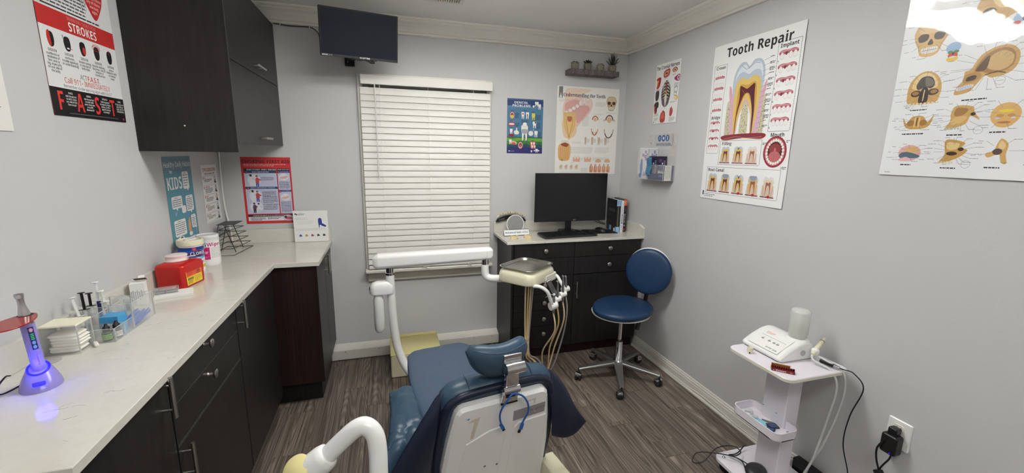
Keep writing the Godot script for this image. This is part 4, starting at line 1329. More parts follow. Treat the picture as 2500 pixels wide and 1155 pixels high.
func left_run():
	var F := Basis(Vector3.UP, PI / 2)    # local z points to +x; local x to -z
	var units := [[1.8355, 2.235, "door"], [1.243, 1.8325, "drawers"], [0.642, 1.240, "door"]]
	var names := ["dark base cabinet nearest the viewer with one bar handle", "dark base cabinet with two knobbed drawers above a door", "dark base cabinet left of the inner counter corner"]
	for i in 3:
		var u: Array = units[i]
		var w: float = u[1] - u[0]
		var zc: float = (u[0] + u[1]) / 2
		var c := thing("base_cabinet", names[i], "cabinet", Vector3(0, 0, zc), 0, "base cabinets along the left wall")
		put(G.new().box(Vector3(0.2055, 0.4925, 0), Vector3(0.349, 0.785, w - 0.001)), "body", M.cabinet_dark, c)
		put(G.new().box(Vector3(0.18, 0.05, 0), Vector3(0.3, 0.1, w - 0.001)), "toe_kick", M.cabinet_dark, c)
		if u[2] == "door":
			var d := panel(c, "door", Vector3(0.382, 0.491, 0), w - 0.004, 0.775, F)
			bar_pull(d, Vector3((w / 2 - 0.045) if i == 0 else (-w / 2 + 0.018), 0.838 - 0.491, 0.018), Basis(), 0.126)
		else:
			for y in [[0.7745, 0.88], [0.6475, 0.7705]]:
				var d := panel(c, "drawer", Vector3(0.382, (y[0] + y[1]) / 2, 0), w - 0.004, y[1] - y[0], F)
				knob(d, Vector3(-0.03, 0.035 if y[0] > 0.7 else 0.036, 0.018), Basis())
				put(G.new().box(Vector3(0, -(y[1] - y[0]) / 2 + 0.001, 0.0186), Vector3(w - 0.006, 0.0022, 0.0012)), "edge_band", M.edge_dark, d)
			var d2 := panel(c, "door", Vector3(0.382, 0.3735, 0), w - 0.004, 0.541, F)
			bar_pull(d2, Vector3(-w / 2 + 0.022, 0.205, 0.018), Basis(), 0.126)
			put(G.new().box(Vector3(0, 0.2695, 0.0186), Vector3(w - 0.006, 0.0022, 0.0012)), "edge_band", M.edge_dark, d2)
	# corner cabinet turning along the back wall
	var k := thing("corner_cabinet", "dark corner cabinet with reddish end panel and two tall doors", "cabinet", Vector3(0, 0, 0))
	put(G.new().box(Vector3(0.321, 0.5175, 0.318), Vector3(0.58, 0.735, 0.576)), "body", M.cabinet_dark, k)
	put(G.new().rbox(Vector3(0.506, 0.5175, 0.6135), Vector3(0.248, 0.735, 0.015), 0.0012, 1), "end_panel", M.cabinet_red, k)
	put(G.new().box(Vector3(0.315, 0.075, 0.288), Vector3(0.57, 0.149, 0.516)), "toe_kick", M.cabinet_dark, k)
	for s in [[0.003, 0.3125], [0.3155, 0.6215]]:
		var d := panel(k, "door", Vector3(0.6125, 0.5175, (s[0] + s[1]) / 2), s[1] - s[0] - 0.002, 0.735, F)
		bar_pull(d, Vector3(0.13 if s[0] > 0.1 else -0.132, 0.30, 0.018), Basis(), 0.126)
	# worktop: one L of white quartz with an upstand
	var t := thing("countertop", "white quartz worktop with faint grey veins along the left wall", "countertop", Vector3(0, 0.8852, 0))
	put(G.new().prism([Vector2(0, 0), Vector2(0.646, 0), Vector2(0.646, -0.6366), Vector2(0.4158, -0.6366), Vector2(0.4158, -2.2486), Vector2(0, -2.2486)], 0, 0.0248, flat(), 0.0015), "slab", M.quartz, t)
	put(G.new().rbox(Vector3(0.009, 0.0248 + 0.0425, 1.124), Vector3(0.018, 0.085, 2.248), 0.0015, 1), "upstand", M.quartz, t)
	put(G.new().rbox(Vector3(0.331, 0.0248 + 0.0475, 0.009), Vector3(0.626, 0.095, 0.018), 0.0015, 1), "upstand", M.quartz, t)
	put(G.new().lathe([Vector2(0.024, 0.0), Vector2(0.028, 0.0), Vector2(0.028, 0.0025), Vector2(0.025, 0.004), Vector2(0.0001, 0.0035)], 24, Vector3(0.055, 0.0248, 1.705)), "grommet", mat("grommet_grey", rgb(170, 168, 162), 0.5), t)
	# wall cabinet
	var c := thing("wall_cabinet", "dark wall cabinet with plain side panel and two handled flap doors", "cabinet", Vector3(0, 0, 0))
	put(G.new().box(Vector3(0.183, 1.9435, 0.452), Vector3(0.364, 0.745, 0.904)), "body", M.cabinet_dark, c)
	var sp := put(G.new().rbox(Vector3(0.1935, 1.92, 0.9135), Vector3(0.385, 0.794, 0.018), 0.0012, 1), "side_panel", M.cabinet_dark, c)
	put(G.new().cyl(Vector3(0.185, 1.637, 0.9222), Vector3(0.185, 1.637, 0.9232), 0.0035, -1, 10), "plug", M.plastic_cream, sp)
	put(G.new().box(Vector3(0.3855, 1.92, 0.9222), Vector3(0.002, 0.792, 0.002)), "edge_band", M.edge_dark, sp)
	for y in [[1.5619, 1.9365], [1.9395, 2.316]]:
		var d := panel(c, "door", Vector3(0.367, (y[0] + y[1]) / 2, 0.452), 0.9, y[1] - y[0], F)
		var hh := G.new()
		put(hh.cyl(Vector3(-0.07, 0, 0.03), Vector3(0.07, 0, 0.03), 0.006, -1, 14).cyl(Vector3(-0.045, 0, 0), Vector3(-0.045, 0, 0.03), 0.0038, -1, 10).cyl(Vector3(0.045, 0, 0), Vector3(0.045, 0, 0.03), 0.0038, -1, 10), "handle", M.steel_brushed, d, Vector3(-0.025, -(y[1] - y[0]) / 2 + 0.037, 0.018))
	# white cord in the corner, running down behind the counter
	tag(put(G.new().tube(curve([Vector3(0.012, 1.53, 0.012), Vector3(0.008, 1.49, 0.010), Vector3(0.005, 1.336, 0.010), Vector3(0.006, 1.175, 0.010), Vector3(0.024, 1.05, 0.022), Vector3(0.03, 1.0, 0.026), Vector3(0.035, 0.93, 0.027)], 6), 0.0055, 8), "white_cable", M.cord_white), "white cable running down the corner between the two posters", "cable")


# ---------------------------------------------------------------- things on the left worktop
func label_mat(called: String, p: Pic, rough := 0.4) -> StandardMaterial3D:
	return picture(called, p, rough)


# a flat card in the xy plane of its basis with the print on its front, t thick
func card(g: G, w: float, h: float, t: float):
	g.quad(Vector3(-w / 2, -h / 2, t), Vector3(w / 2, -h / 2, t), Vector3(w / 2, h / 2, t), Vector3(-w / 2, h / 2, t), [Vector2(0, 1), Vector2(1, 1), Vector2(1, 0), Vector2(0, 0)])
	for s in [[Vector3(-w / 2, -h / 2, 0), Vector3(w / 2, -h / 2, 0)], [Vector3(w / 2, -h / 2, 0), Vector3(w / 2, h / 2, 0)], [Vector3(w / 2, h / 2, 0), Vector3(-w / 2, h / 2, 0)], [Vector3(-w / 2, h / 2, 0), Vector3(-w / 2, -h / 2, 0)]]:
		g.quad(s[0], s[1], s[1] + Vector3(0, 0, t), s[0] + Vector3(0, 0, t), [Vector2(0.02, 0.02), Vector2(0.02, 0.02), Vector2(0.02, 0.02), Vector2(0.02, 0.02)])
	g.quad(Vector3(w / 2, -h / 2, 0), Vector3(-w / 2, -h / 2, 0), Vector3(-w / 2, h / 2, 0), Vector3(w / 2, h / 2, 0), [Vector2(0.02, 0.02), Vector2(0.02, 0.02), Vector2(0.02, 0.02), Vector2(0.02, 0.02)])


# a printed wrap on part of a cylinder: angles in radians round y, 0 at +z, growing to +x
func wrap_label(r: float, y0: float, y1: float, a0: float, a1: float, r1 := -1.0) -> G:
	var g := G.new()
	var lo := PackedVector3Array()
	var hi := PackedVector3Array()
	for i in 25:
		var a := lerpf(a0, a1, i / 24.0)
		lo.append(Vector3(sin(a) * r, y0, cos(a) * r))
		hi.append(Vector3(sin(a) * (r1 if r1 > 0 else r), y1, cos(a) * (r1 if r1 > 0 else r)))
	g.grid([lo, hi], false, true)
	return g


func acrylic_walls(o: Node, boxes: Array, called := "panel"):
	for b in boxes:
		var s: Vector3 = b[1]
		put(G.new().box(b[0], s), called, M.acrylic, o)
		# the bright polished rim along the top of each sheet
		if s.y > 0.01:
			put(G.new().box(b[0] + Vector3(0, s.y / 2 + 0.0004, 0), Vector3(s.x, 0.0012, s.z)), "polished_edge", M.acrylic_edge, o)
			var along := Vector3(s.x / 2 - 0.0006, 0, 0) if s.x > s.z else Vector3(0, 0, s.z / 2 - 0.0006)
			for k in [-1, 1]:
				put(G.new().box(b[0] + along * k, Vector3(minf(s.x, 0.0024), s.y, minf(s.z, 0.0024)) * 1.02), "polished_edge", M.acrylic_edge, o)


func syringe(label: String, at: Vector3, tilt: Vector3, len: float, plunger: Material, barrel: Material, fill: Material, pull: float):
	var o := thing("syringe", label, "syringe", at, 0.0, "syringes in the clear organizer")
	o.basis = Basis(Vector3.RIGHT, tilt.x) * Basis(Vector3.BACK, tilt.z)
	put(G.new().lathe([Vector2(0.0001, 0), Vector2(0.0022, 0.001), Vector2(0.0026, 0.008), Vector2(0.0055, 0.012), Vector2(0.0055, len), Vector2(0.0001, len)], 14), "barrel", barrel, o)
	put(G.new().lathe([Vector2(0.0046, 0.02), Vector2(0.0058, 0.02), Vector2(0.0058, len * 0.62), Vector2(0.0046, len * 0.62)], 14), "label_band", fill, o)
	put(G.new().prism(rr(0.03, 0.013, 0.006), 0, 0.0018, Transform3D(Basis(Vector3.RIGHT, -PI / 2), Vector3(0, len - 0.001, 0))), "finger_flange", plunger, o)
	put(G.new().box(Vector3(0, len + pull / 2, 0), Vector3(0.0075, pull, 0.0024)).box(Vector3(0, len + pull / 2, 0), Vector3(0.0024, pull, 0.0075)).lathe([Vector2(0.0001, 0), Vector2(0.0095, 0), Vector2(0.0098, 0.002), Vector2(0.009, 0.003), Vector2(0.0001, 0.003)], 18, Vector3(0, len + pull, 0)), "plunger", plunger, o)


func left_counter_things():
	var T := 0.9101
	# curing light: charging base and wand
	mat("lilac_plastic", rgb(150, 140, 206), 0.22)
	var blue := mat("blue_glow", rgb(20, 20, 120), 0.3)
	blue.emission_enabled = true
	blue.emission = rgb(30, 24, 255)
	blue.emission_energy_multiplier = 2.2
	var b := thing("charging_base", "lilac charging base glowing blue at the near end of the worktop", "charger", Vector3(0.135, T, 1.862), 0.5)
	var rings := []
	for i in 9:
		var f := i / 8.0
		var r := lerpf(0.044, 0.0235, pow(f, 1.5))
		var ring := PackedVector3Array()
		for j in 32:
			var a := TAU * j / 32
			ring.append(Vector3(cos(a) * r * 0.94, f * 0.05 + sin(a) * 0.011 * f * -1.0, sin(a) * r * 1.12 + f * -0.004))
		rings.append(ring)
	put(G.new().loft(rings), "body", M.lilac_plastic, b)
	var rg := []
	for j in 33:
		var a := TAU * j / 32
		rg.append(Vector3(cos(a) * 0.0205, 0.0505 - sin(a) * 0.0098, sin(a) * 0.0245 - 0.004))
	put(G.new().tube(rg, 0.0026, 8, false), "light_ring", blue, b)
	put(G.new().rbox(Vector3(0, 0.024, 0.0432), Vector3(0.024, 0.010, 0.005), 0.0024, 2, Basis(Vector3.RIGHT, -0.45)), "display", blue, b)
	var gl := OmniLight3D.new()
	gl.name = "ring_glow"
	gl.light_color = rgb(60, 50, 255)
	gl.light_energy = 0.006
	gl.omni_range = 4.0
	gl.light_size = 0.02
	gl.shadow_enabled = true
	b.add_child(gl)
	gl.position = Vector3(0.0, 0.068, 0.02)
	put(G.new().tube(curve([Vector3(-0.03, 0.012, -0.02), Vector3(-0.055, 0.006, -0.004), Vector3(-0.07, 0.012, 0.018), Vector3(-0.072, 0.028, 0.012), Vector3(-0.06, 0.04, -0.02), Vector3(-0.055, 0.03, -0.05)], 6), 0.0022, 7), "power_cord", M.plastic_black, b)
	var w := thing("curing_light", "lilac curing light wand with silver tip standing in its charger", "curing light", Vector3(0.135, 0.957, 1.858), 0.5)
	w.basis = Basis(Vector3.UP, 0.5) * Basis(Vector3.BACK, 0.035)
	put(G.new().lathe([Vector2(0.0001, -0.006), Vector2(0.0115, -0.006), Vector2(0.0135, 0.01), Vector2(0.0138, 0.128), Vector2(0.0132, 0.13), Vector2(0.0001, 0.13)], 24), "grip", M.lilac_plastic, w)
	put(G.new().lathe([Vector2(0.0001, 0.13), Vector2(0.0132, 0.13), Vector2(0.0126, 0.148), Vector2(0.0118, 0.152), Vector2(0.0001, 0.152)], 24), "neck", M.steel_worn, w)
	var hd := []
	for i in 9:
		var f := i / 8.0
		var r := lerpf(0.0118, 0.0068, smoothstep(0.0, 0.6, f)) + (0.002 if i > 6 else 0.0)
		var ring := PackedVector3Array()
		for j in 18:
			var a := TAU * j / 18
			ring.append(Vector3(cos(a) * r, 0.15 + f * 0.062 + sin(a) * 0.003 * f, sin(a) * r * lerpf(1.0, 0.8, f) + 0.004 * f * f))
		hd.append(ring)
	put(G.new().loft(hd), "light_tip", mat("silver_paint", rgb(196, 196, 198), 0.28, 0.8), w)
	put(G.new().cyl(Vector3(0, 0.204, 0.008), Vector3(0, 0.2055, 0.0135), 0.0056, 0.005, 16), "lens", M.steel_worn, w)
	put(G.new().lathe([Vector2(0.013, 0.148), Vector2(0.019, 0.1485), Vector2(0.02, 0.151), Vector2(0.013, 0.154)], 24), "collar", M.plastic_dark, w)
	var pp := Pic.new(64, 200, rgb(30, 50, 110))
	pp.oval(32, 26, 22, 18, rgb(226, 150, 170)); pp.text("o", 32, 24, 26, WHITE)
	for i in 4:
		pp.rect(14, 58 + i * 15, 36, 8, rgb(90, 230, 110))
	pp.oval(32, 138, 20, 16, rgb(130, 170, 220)); pp.oval(32, 176, 20, 16, rgb(130, 170, 220))
	put(wrap_label(0.01405, 0.06, 0.122, -0.05, 0.75), "button_panel", picture("wand_buttons", pp, 0.3), w)
	var wl := Pic.new(40, 160, rgb(150, 140, 206))
	wl.seg(8, 20, 30, 12, 4, rgb(190, 60, 90)); wl.seg(18, 12, 18, 140, 3, rgb(190, 60, 90))
	for i in 6:
		wl.rect(14, 40 + i * 18, 10, 10, rgb(120, 70, 140))
	put(wrap_label(0.01402, 0.012, 0.05, 0.0, 0.6), "lettering", picture("wand_lettering", wl, 0.3), w)
	var om := mat("amber_shield", Color(0.66, 0.14, 0.08, 0.86), 0.12)
	om.transparency = BaseMaterial3D.TRANSPARENCY_ALPHA
	var sh := thing("light_shield", "oval red orange light shield clipped on the curing light", "light shield", Vector3(0.135, 1.107, 1.858), 0.2)
	var sp := []
	for i in 28:
		var a := TAU * i / 28
		sp.append(Vector2(-0.052 + cos(a) * 0.068, sin(a) * 0.036 * (1.0 - 0.2 * cos(a))))
	put(G.new().prism(sp, 0, 0.0028, Transform3D(Basis(Vector3.UP, 1.45) * Basis(Vector3.RIGHT, -PI / 2), Vector3.ZERO), 0.0005), "plate", om, sh)
	# gauze dispenser with folded gauze
	var d := thing("gauze_dispenser", "clear acrylic dispenser holding a stack of white gauze", "dispenser", Vector3(0.066, T, 1.631), 0.0)
	acrylic_walls(d, [[Vector3(0, 0.0015, 0), Vector3(0.092, 0.003, 0.07)], [Vector3(0, 0.047, 0.0335), Vector3(0.092, 0.088, 0.003)], [Vector3(0, 0.047, -0.0335), Vector3(0.092, 0.088, 0.003)], [Vector3(-0.0445, 0.047, 0), Vector3(0.003, 0.088, 0.064)], [Vector3(0.0445, 0.082, 0), Vector3(0.003, 0.018, 0.064)]])
	mat("gauze_white", rgb(240, 238, 228), 0.9)
	mat("foam_cream", rgb(236, 232, 208), 0.8)
	put(G.new().rbox(Vector3(0, 0.0925, 0), Vector3(0.094, 0.006, 0.072), 0.002, 2), "lid", M.foam_cream, d)
	for i in 6:
		var gp := G.new()
		var rr2 := []
		var wv := noise(30.0, 50 + i, 2)
		for k in 9:
			var s := k / 8.0
			var ring := PackedVector3Array()
			for j in 20:
				var a := TAU * j / 20
				var xx := clampf(cos(a) * 1.3, -1.0, 1.0)
				var zz := clampf(sin(a) * 1.3, -1.0, 1.0)
				var e := sin(PI * s)
				ring.append(Vector3(xx * 0.038 * (0.9 + 0.1 * e) + wv.get_noise_2d(s * 3, j) * 0.002, s * 0.0092, zz * 0.029 * (0.93 + 0.07 * e)))
			rr2.append(ring)
		gp.loft(rr2)
		tag(put(gp, "gauze_pad", M.gauze_white, null, Vector3(0.0665 + (0.006 if i > 1 and i < 5 else 0.0), T + 0.0045 + 0.0094 * i, 1.631 + 0.001 * sin(i * 2.0)), Basis(Vector3.UP, 0.04 * sin(i * 3.1))), ["lowest", "second lowest", "third lowest", "third highest", "second highest", "topmost"][i] + " folded white gauze pad in the clear dispenser", "gauze pad", "gauze pads in the dispenser")
	tag(put(G.new().rbox(Vector3.ZERO, Vector3(0.012, 0.011, 0.036), 0.0052, 3), "cotton_roll", M.gauze_white, null, Vector3(0.122, T + 0.0056, 1.612), Basis(Vector3.UP, 0.6)), "small white cotton roll beside the gauze dispenser", "cotton roll")
	# acrylic organizer
	var o := thing("acrylic_organizer", "clear acrylic desk organizer with stepped bins for syringes", "organizer", Vector3(0.098, T, 1.468), 0.0)
	acrylic_walls(o, [[Vector3(0, 0.0015, 0), Vector3(0.138, 0.003, 0.252)], [Vector3(-0.0675, 0.042, 0), Vector3(0.003, 0.078, 0.252)], [Vector3(-0.002, 0.042, 0.02), Vector3(0.003, 0.078, 0.21)], [Vector3(-0.035, 0.042, 0.1245), Vector3(0.064, 0.078, 0.003)], [Vector3(-0.035, 0.042, -0.1245), Vector3(0.064, 0.078, 0.003)],
		[Vector3(0.0675, 0.048, -0.055), Vector3(0.003, 0.09, 0.14)], [Vector3(0.034, 0.048, 0.0165), Vector3(0.064, 0.09, 0.003)], [Vector3(0.034, 0.048, -0.1245), Vector3(0.064, 0.09, 0.003)],
		[Vector3(0.0675, 0.024, 0.0715), Vector3(0.003, 0.042, 0.107)], [Vector3(0.034, 0.024, 0.1245), Vector3(0.064, 0.042, 0.003)], [Vector3(0.034, 0.024, 0.068), Vector3(0.064, 0.042, 0.003)], [Vector3(-0.035, 0.042, 0.06), Vector3(0.064, 0.078, 0.003)], [Vector3(-0.035, 0.042, 0.0), Vector3(0.064, 0.078, 0.003)]])
	var navy := mat("navy_plastic", rgb(30, 34, 110), 0.3)
	var clearb: Material = M.milky_plastic
	syringe("white syringe with navy bands leaning at the organizer's near end", Vector3(0.088, T + 0.004, 1.58), Vector3(-0.12, 0, 0.24), 0.088, M.plastic_white, M.plastic_white, navy, 0.062)
	syringe("tall black plunger syringe in the organizer, the nearer one", Vector3(0.068, T + 0.004, 1.538), Vector3(-0.14, 0, 0.1), 0.094, M.plastic_black, clearb, M.plastic_dark, 0.055)
	syringe("shorter black plunger syringe next to the blue syringe", Vector3(0.058, T + 0.004, 1.493), Vector3(-0.1, 0, 0.05), 0.092, M.plastic_black, clearb, mat("label_tan", rgb(206, 160, 120), 0.5), 0.042)
	syringe("blue and white syringe with a wide white plunger cap", Vector3(0.058, T + 0.004, 1.45), Vector3(-0.08, 0, 0.05), 0.096, M.plastic_white, navy, navy, 0.064)
	syringe("thin white syringe leaning beside the blue syringe", Vector3(0.075, T + 0.004, 1.432), Vector3(0.1, 0, 0.08), 0.09, M.plastic_white, clearb, M.plastic_white, 0.04)
	var bx := Pic.new(120, 160, rgb(70, 160, 214))
	bx.rect(14, 60, 70, 40, WHITE); bx.rows(20, 70, 56, 3, 10, 4, rgb(120, 110, 90), 3); bx.rect(14, 104, 70, 26, rgb(40, 70, 130)); bx.rows(20, 112, 56, 1, 8, 4, WHITE, 4)
	var bm := picture("blue_box_print", bx, 0.4)
	var bb := thing("blue_carton", "bright blue small carton standing in the organizer", "carton", Vector3(0.124, T + 0.0032, 1.511), 0.0)
	put(G.new().rbox(Vector3(0, 0.032, 0), Vector3(0.05, 0.064, 0.05), 0.001, 1), "box", mat("carton_blue", rgb(70, 160, 214), 0.4), bb)
	var cg := G.new()
	card(cg, 0.049, 0.062, 0.0004)
	put(cg, "front_print", bm, bb, Vector3(0, 0.032, 0.0252))
	for i in 2:
		var bt := thing("dropper_bottle", ["small black capped bottle with green label in the organizer", "small black capped bottle with white label in the organizer"][i], "bottle", [Vector3(0.136, T + 0.0032, 1.578), Vector3(0.151, T + 0.0032, 1.553)][i], 0.0, "dropper bottles in the organizer")
		put(G.new().lathe([Vector2(0.0001, 0), Vector2(0.0115, 0), Vector2(0.0125, 0.002), Vector2(0.0125, 0.026), Vector2(0.008, 0.031), Vector2(0.0001, 0.031)], 20), "bottle_body", [mat("glass_green", rgb(50, 70, 44), 0.2), M.plastic_dark][i], bt)
		put(G.new().lathe([Vector2(0.0001, 0.03), Vector2(0.0098, 0.03), Vector2(0.0098, 0.043), Vector2(0.006, 0.047), Vector2(0.0035, 0.056), Vector2(0.0001, 0.057)], 18), "cap", M.plastic_black, bt)
		var lp := Pic.new(120, 60, [rgb(130, 190, 90), rgb(230, 230, 228)][i])
		lp.rows(10, 12, 100, 4, 11, 4, INK, 5 + i)
		put(wrap_label(0.01262, 0.004, 0.022, -2.4, 2.4), "label", picture("bottle_label_%d" % i, lp, 0.5), bt)
	# bundle of thin blue brush applicators
	var st := mat("applicator_blue", rgb(66, 116, 214), 0.35)
	var am: MeshInstance3D = null
	for i in 26:
		var row := i / 9
		var at := Vector3(0.109 + 0.0062 * (i % 9) + 0.002 * row, T + 0.008 + 0.006 * row + 0.002 * (i % 3), 1.409 + 0.004 * sin(i * 1.7))
		var bs := Basis(Vector3.UP, 0.06 * sin(i * 2.3)) * Basis(Vector3.RIGHT, 0.16 + 0.05 * sin(i * 1.1))
		if am == null:
			am = put(G.new().cyl(Vector3(0, 0, -0.05), Vector3(0, 0, 0.046), 0.002, -1, 7).cyl(Vector3(0, 0, 0.046), Vector3(0, 0, 0.05), 0.0026, 0.001, 7), "brush_applicator", st, null, at, bs)
			tag(am, "thin blue brush applicator lying in the organizer's tall bin", "applicator", "blue applicators in the organizer")
		else:
			var c: MeshInstance3D = am.duplicate()
			c.name = numbered("brush_applicator")
			add_child(c)
			c.transform = Transform3D(bs, at)
	# clear plastic cups, crumpled together behind the organizer
	for i in 3:
		var cup := put(G.new().lathe([Vector2(0.001, 0), Vector2(0.016, 0.0005), Vector2(0.018, 0.004), Vector2(0.023, 0.03), Vector2(0.0255, 0.031), Vector2(0.0255, 0.0325), Vector2(0.0225, 0.0322), Vector2(0.0175, 0.006), Vector2(0.001, 0.003)], 24), "clear_cup", M.acrylic_edge if i == 1 else M.acrylic, null, [Vector3(0.058, T + 0.025, 1.33), Vector3(0.07, T + 0.0285, 1.277), Vector3(0.052, T + 0.058, 1.296)][i], Basis(Vector3.RIGHT, [1.2, -1.3, 0.4][i]) * Basis(Vector3.BACK, [0.5, 1.3, 2.2][i]))
		tag(cup, ["clear plastic cup tipped over nearest the organizer", "clear plastic cup lying toward the white carton", "clear plastic cup on top of two others"][i], "plastic cup", "clear cups behind the organizer")
	# white carton with a torn dark flap
	var wc := Pic.new(100, 200, rgb(238, 238, 236))
	for i in 5:
		wc.rect(18 + i * 14, 60 + (i % 2) * 14, 4, 80, rgb(150, 150, 150))
	var ca := thing("white_carton", "narrow white carton with an open dark flap by the wall", "carton", Vector3(0.056, T, 1.203), 0.25)
	put(G.new().rbox(Vector3(0, 0.0465, 0), Vector3(0.048, 0.093, 0.04), 0.001, 1), "box", M.paper_white, ca)
	cg = G.new()
	card(cg, 0.046, 0.09, 0.0004)
	put(cg, "front_print", picture("carton_print", wc, 0.5), ca, Vector3(0, 0.0465, 0.0202))
	put(G.new().box(Vector3(0.006, 0.101, -0.017), Vector3(0.04, 0.001, 0.024), Basis(Vector3.RIGHT, -0.5)), "flap", M.plastic_dark, ca)
	put(G.new().box(Vector3(0.012, 0.112, -0.012), Vector3(0.02, 0.001, 0.014), Basis(Vector3.RIGHT, 0.6)), "flap", M.paper_white, ca)
	# white paper pad and the clear case on it
	var pad := thing("paper_pad", "thin white paper pad under the clear plastic case", "pad", Vector3(0.1335, T, 1.108), 0.35)
	put(G.new().rbox(Vector3(0, 0.006, 0), Vector3(0.134, 0.012, 0.09), 0.0012, 1), "pages", M.paper_white, pad)
	put(G.new().rbox(Vector3(-0.0655, 0.0062, 0), Vector3(0.004, 0.0126, 0.0904), 0.001, 1), "binding", M.foam_cream, pad)
	var ks := thing("clear_case", "clear flat plastic case with small parts on the paper pad", "case", Vector3(0.102, T + 0.0122, 1.098), 0.35)
	acrylic_walls(ks, [[Vector3(0, 0.001, 0), Vector3(0.084, 0.002, 0.056)], [Vector3(0, 0.0185, 0), Vector3(0.086, 0.002, 0.058)], [Vector3(0, 0.0095, 0.0265), Vector3(0.084, 0.014, 0.002)], [Vector3(0, 0.0095, -0.0265), Vector3(0.084, 0.014, 0.002)], [Vector3(0.041, 0.0095, 0), Vector3(0.002, 0.014, 0.05)], [Vector3(-0.041, 0.0095, 0), Vector3(0.002, 0.014, 0.05)], [Vector3(0.0, 0.0095, 0), Vector3(0.0016, 0.014, 0.05)]])
	var kp := Pic.new(160, 100, rgb(226, 222, 222))
	kp.rect(10, 10, 140, 10, rgb(120, 50, 60)); kp.rows(16, 32, 120, 5, 13, 5, rgb(120, 90, 100), 5); kp.frame(4, 4, 152, 92, 3, rgb(150, 120, 126))
	cg = G.new()
	card(cg, 0.07, 0.042, 0.0004)
	put(cg, "paper_insert", picture("case_insert", kp, 0.5), ks, Vector3(0, 0.0172, 0), Basis(Vector3.RIGHT, -PI / 2))
	for i in 2:
		put(G.new().rbox(Vector3(-0.02 + 0.04 * i, 0.006, 0), Vector3(0.034, 0.008, 0.044), 0.003, 2), "contents", mat("case_fill", rgb(170, 170, 176), 0.4), ks)
	# sharps container
	mat("sharps_red", rgb(196, 30, 26), 0.3)
	var so := thing("sharps_container", "red sharps container with white lid and biohazard label", "sharps container", Vector3(0.099, T, 0.943), -0.2)
	var rs := []
	for q in [[0.0, 0.058, 0.074, 0.014], [0.004, 0.061, 0.077, 0.018], [0.045, 0.0632, 0.079, 0.02], [0.052, 0.062, 0.078, 0.02], [0.056, 0.0635, 0.0795, 0.02], [0.098, 0.0645, 0.0805, 0.022], [0.108, 0.06, 0.076, 0.026], [0.114, 0.048, 0.06, 0.03], [0.1165, 0.042, 0.046, 0.036]]:
		var ring := PackedVector3Array()
		for p2 in rr(q[1] * 2, q[2] * 2, q[3], 6):
			ring.append(Vector3(p2.x, q[0], p2.y))
		rs.append(ring)
	put(G.new().loft(rs), "body", M.sharps_red, so)
	mat("lid_frosted", rgb(236, 216, 212), 0.35)
	put(G.new().lathe([Vector2(0.0001, 0.114), Vector2(0.041, 0.114), Vector2(0.046, 0.117), Vector2(0.046, 0.121), Vector2(0.042, 0.123), Vector2(0.04, 0.134), Vector2(0.043, 0.138), Vector2(0.043, 0.142), Vector2(0.039, 0.145), Vector2(0.02, 0.149), Vector2(0.0001, 0.15)], 32, Vector3(-0.004, 0.0, 0), Basis(Vector3.BACK, 0.04)), "lid", M.lid_frosted, so)
	put(G.new().rbox(Vector3(0.05, 0.134, -0.012), Vector3(0.03, 0.003, 0.016), 0.0012, 2, Basis(Vector3.BACK, 0.15)), "lid_tab", M.lid_frosted, so)
	var lb := Pic.new(300, 220, rgb(236, 206, 60))
	lb.rect(8, 40, 284, 80, rgb(226, 90, 50)); lb.rows(14, 10, 268, 2, 14, 6, rgb(90, 60, 20), 3); lb.rows(20, 56, 110, 4, 14, 5, rgb(150, 40, 30), 4)
	lb.ring(230, 70, 16, 16, 6, rgb(70, 30, 24)); lb.ring(214, 94, 16, 16, 6, rgb(70, 30, 24)); lb.ring(246, 94, 16, 16, 6, rgb(70, 30, 24)); lb.oval(230, 88, 8, 8, rgb(70, 30, 24))
	for i in 16:
		lb.rect(20 + i * 7, 134, 4 if i % 3 else 6, 30, rgb(60, 50, 20))
	lb.rows(20, 172, 100, 3, 13, 6, rgb(60, 50, 20), 6); lb.rows(150, 136, 130, 5, 15, 4, rgb(110, 90, 30), 7)
	cg = G.new()
	card(cg, 0.108, 0.084, 0.0004)
	put(cg, "hazard_label", picture("sharps_label", lb, 0.4), so, Vector3(0.0638, 0.053, 0.008), Basis(Vector3.UP, PI / 2) * Basis(Vector3.RIGHT, -0.02))
	# tubs of wipes
	var cl := Pic.new(640, 320, rgb(240, 240, 236))
	cl.rect(0, 0, 640, 150, rgb(28, 92, 190)); cl.rect(0, 0, 640, 40, rgb(20, 60, 150)); cl.poly(cl.pts([0, 150, 160, 140, 320, 170, 480, 140, 640, 150, 640, 176, 480, 168, 320, 196, 160, 166, 0, 176]), rgb(120, 170, 220))
	cl.poly(cl.pts([225, 92, 380, 40, 535, 92, 380, 144]), rgb(200, 60, 60)); cl.poly(cl.pts([238, 92, 380, 46, 522, 92, 380, 138]), rgb(28, 40, 96)); cl.text("CLOROX", 380, 92, 62, WHITE, 0, "sansb", 0.92)
	cl.oval(320, 26, 26, 22, rgb(206, 60, 70)); cl.rows(310, 28, 22, 1, 8, 5, WHITE, 3); cl.rows(330, 210, 150, 3, 20, 9, rgb(190, 60, 50), 4); cl.rows(60, 220, 160, 4, 20, 8, GREYT, 5); cl.rect(360, 262, 120, 50, rgb(236, 200, 60)); cl.rows(430, 276, 44, 2, 14, 6, rgb(150, 110, 30), 6)
	wipes_tub("white lidded tub of wipes with blue label behind the sharps container", Vector3(0.073, T, 0.742), 0.053, 0.178, picture("wipes_blue", cl, 0.35), true, 0.62)
	var ox := Pic.new(640, 320, rgb(240, 240, 238))
	ox.text("Oxi", 258, 48, 84, INK, 1, "sansb", 0.95); ox.text("Wipes", 268, 48, 80, rgb(190, 30, 110), -1, "sansb", 0.95)
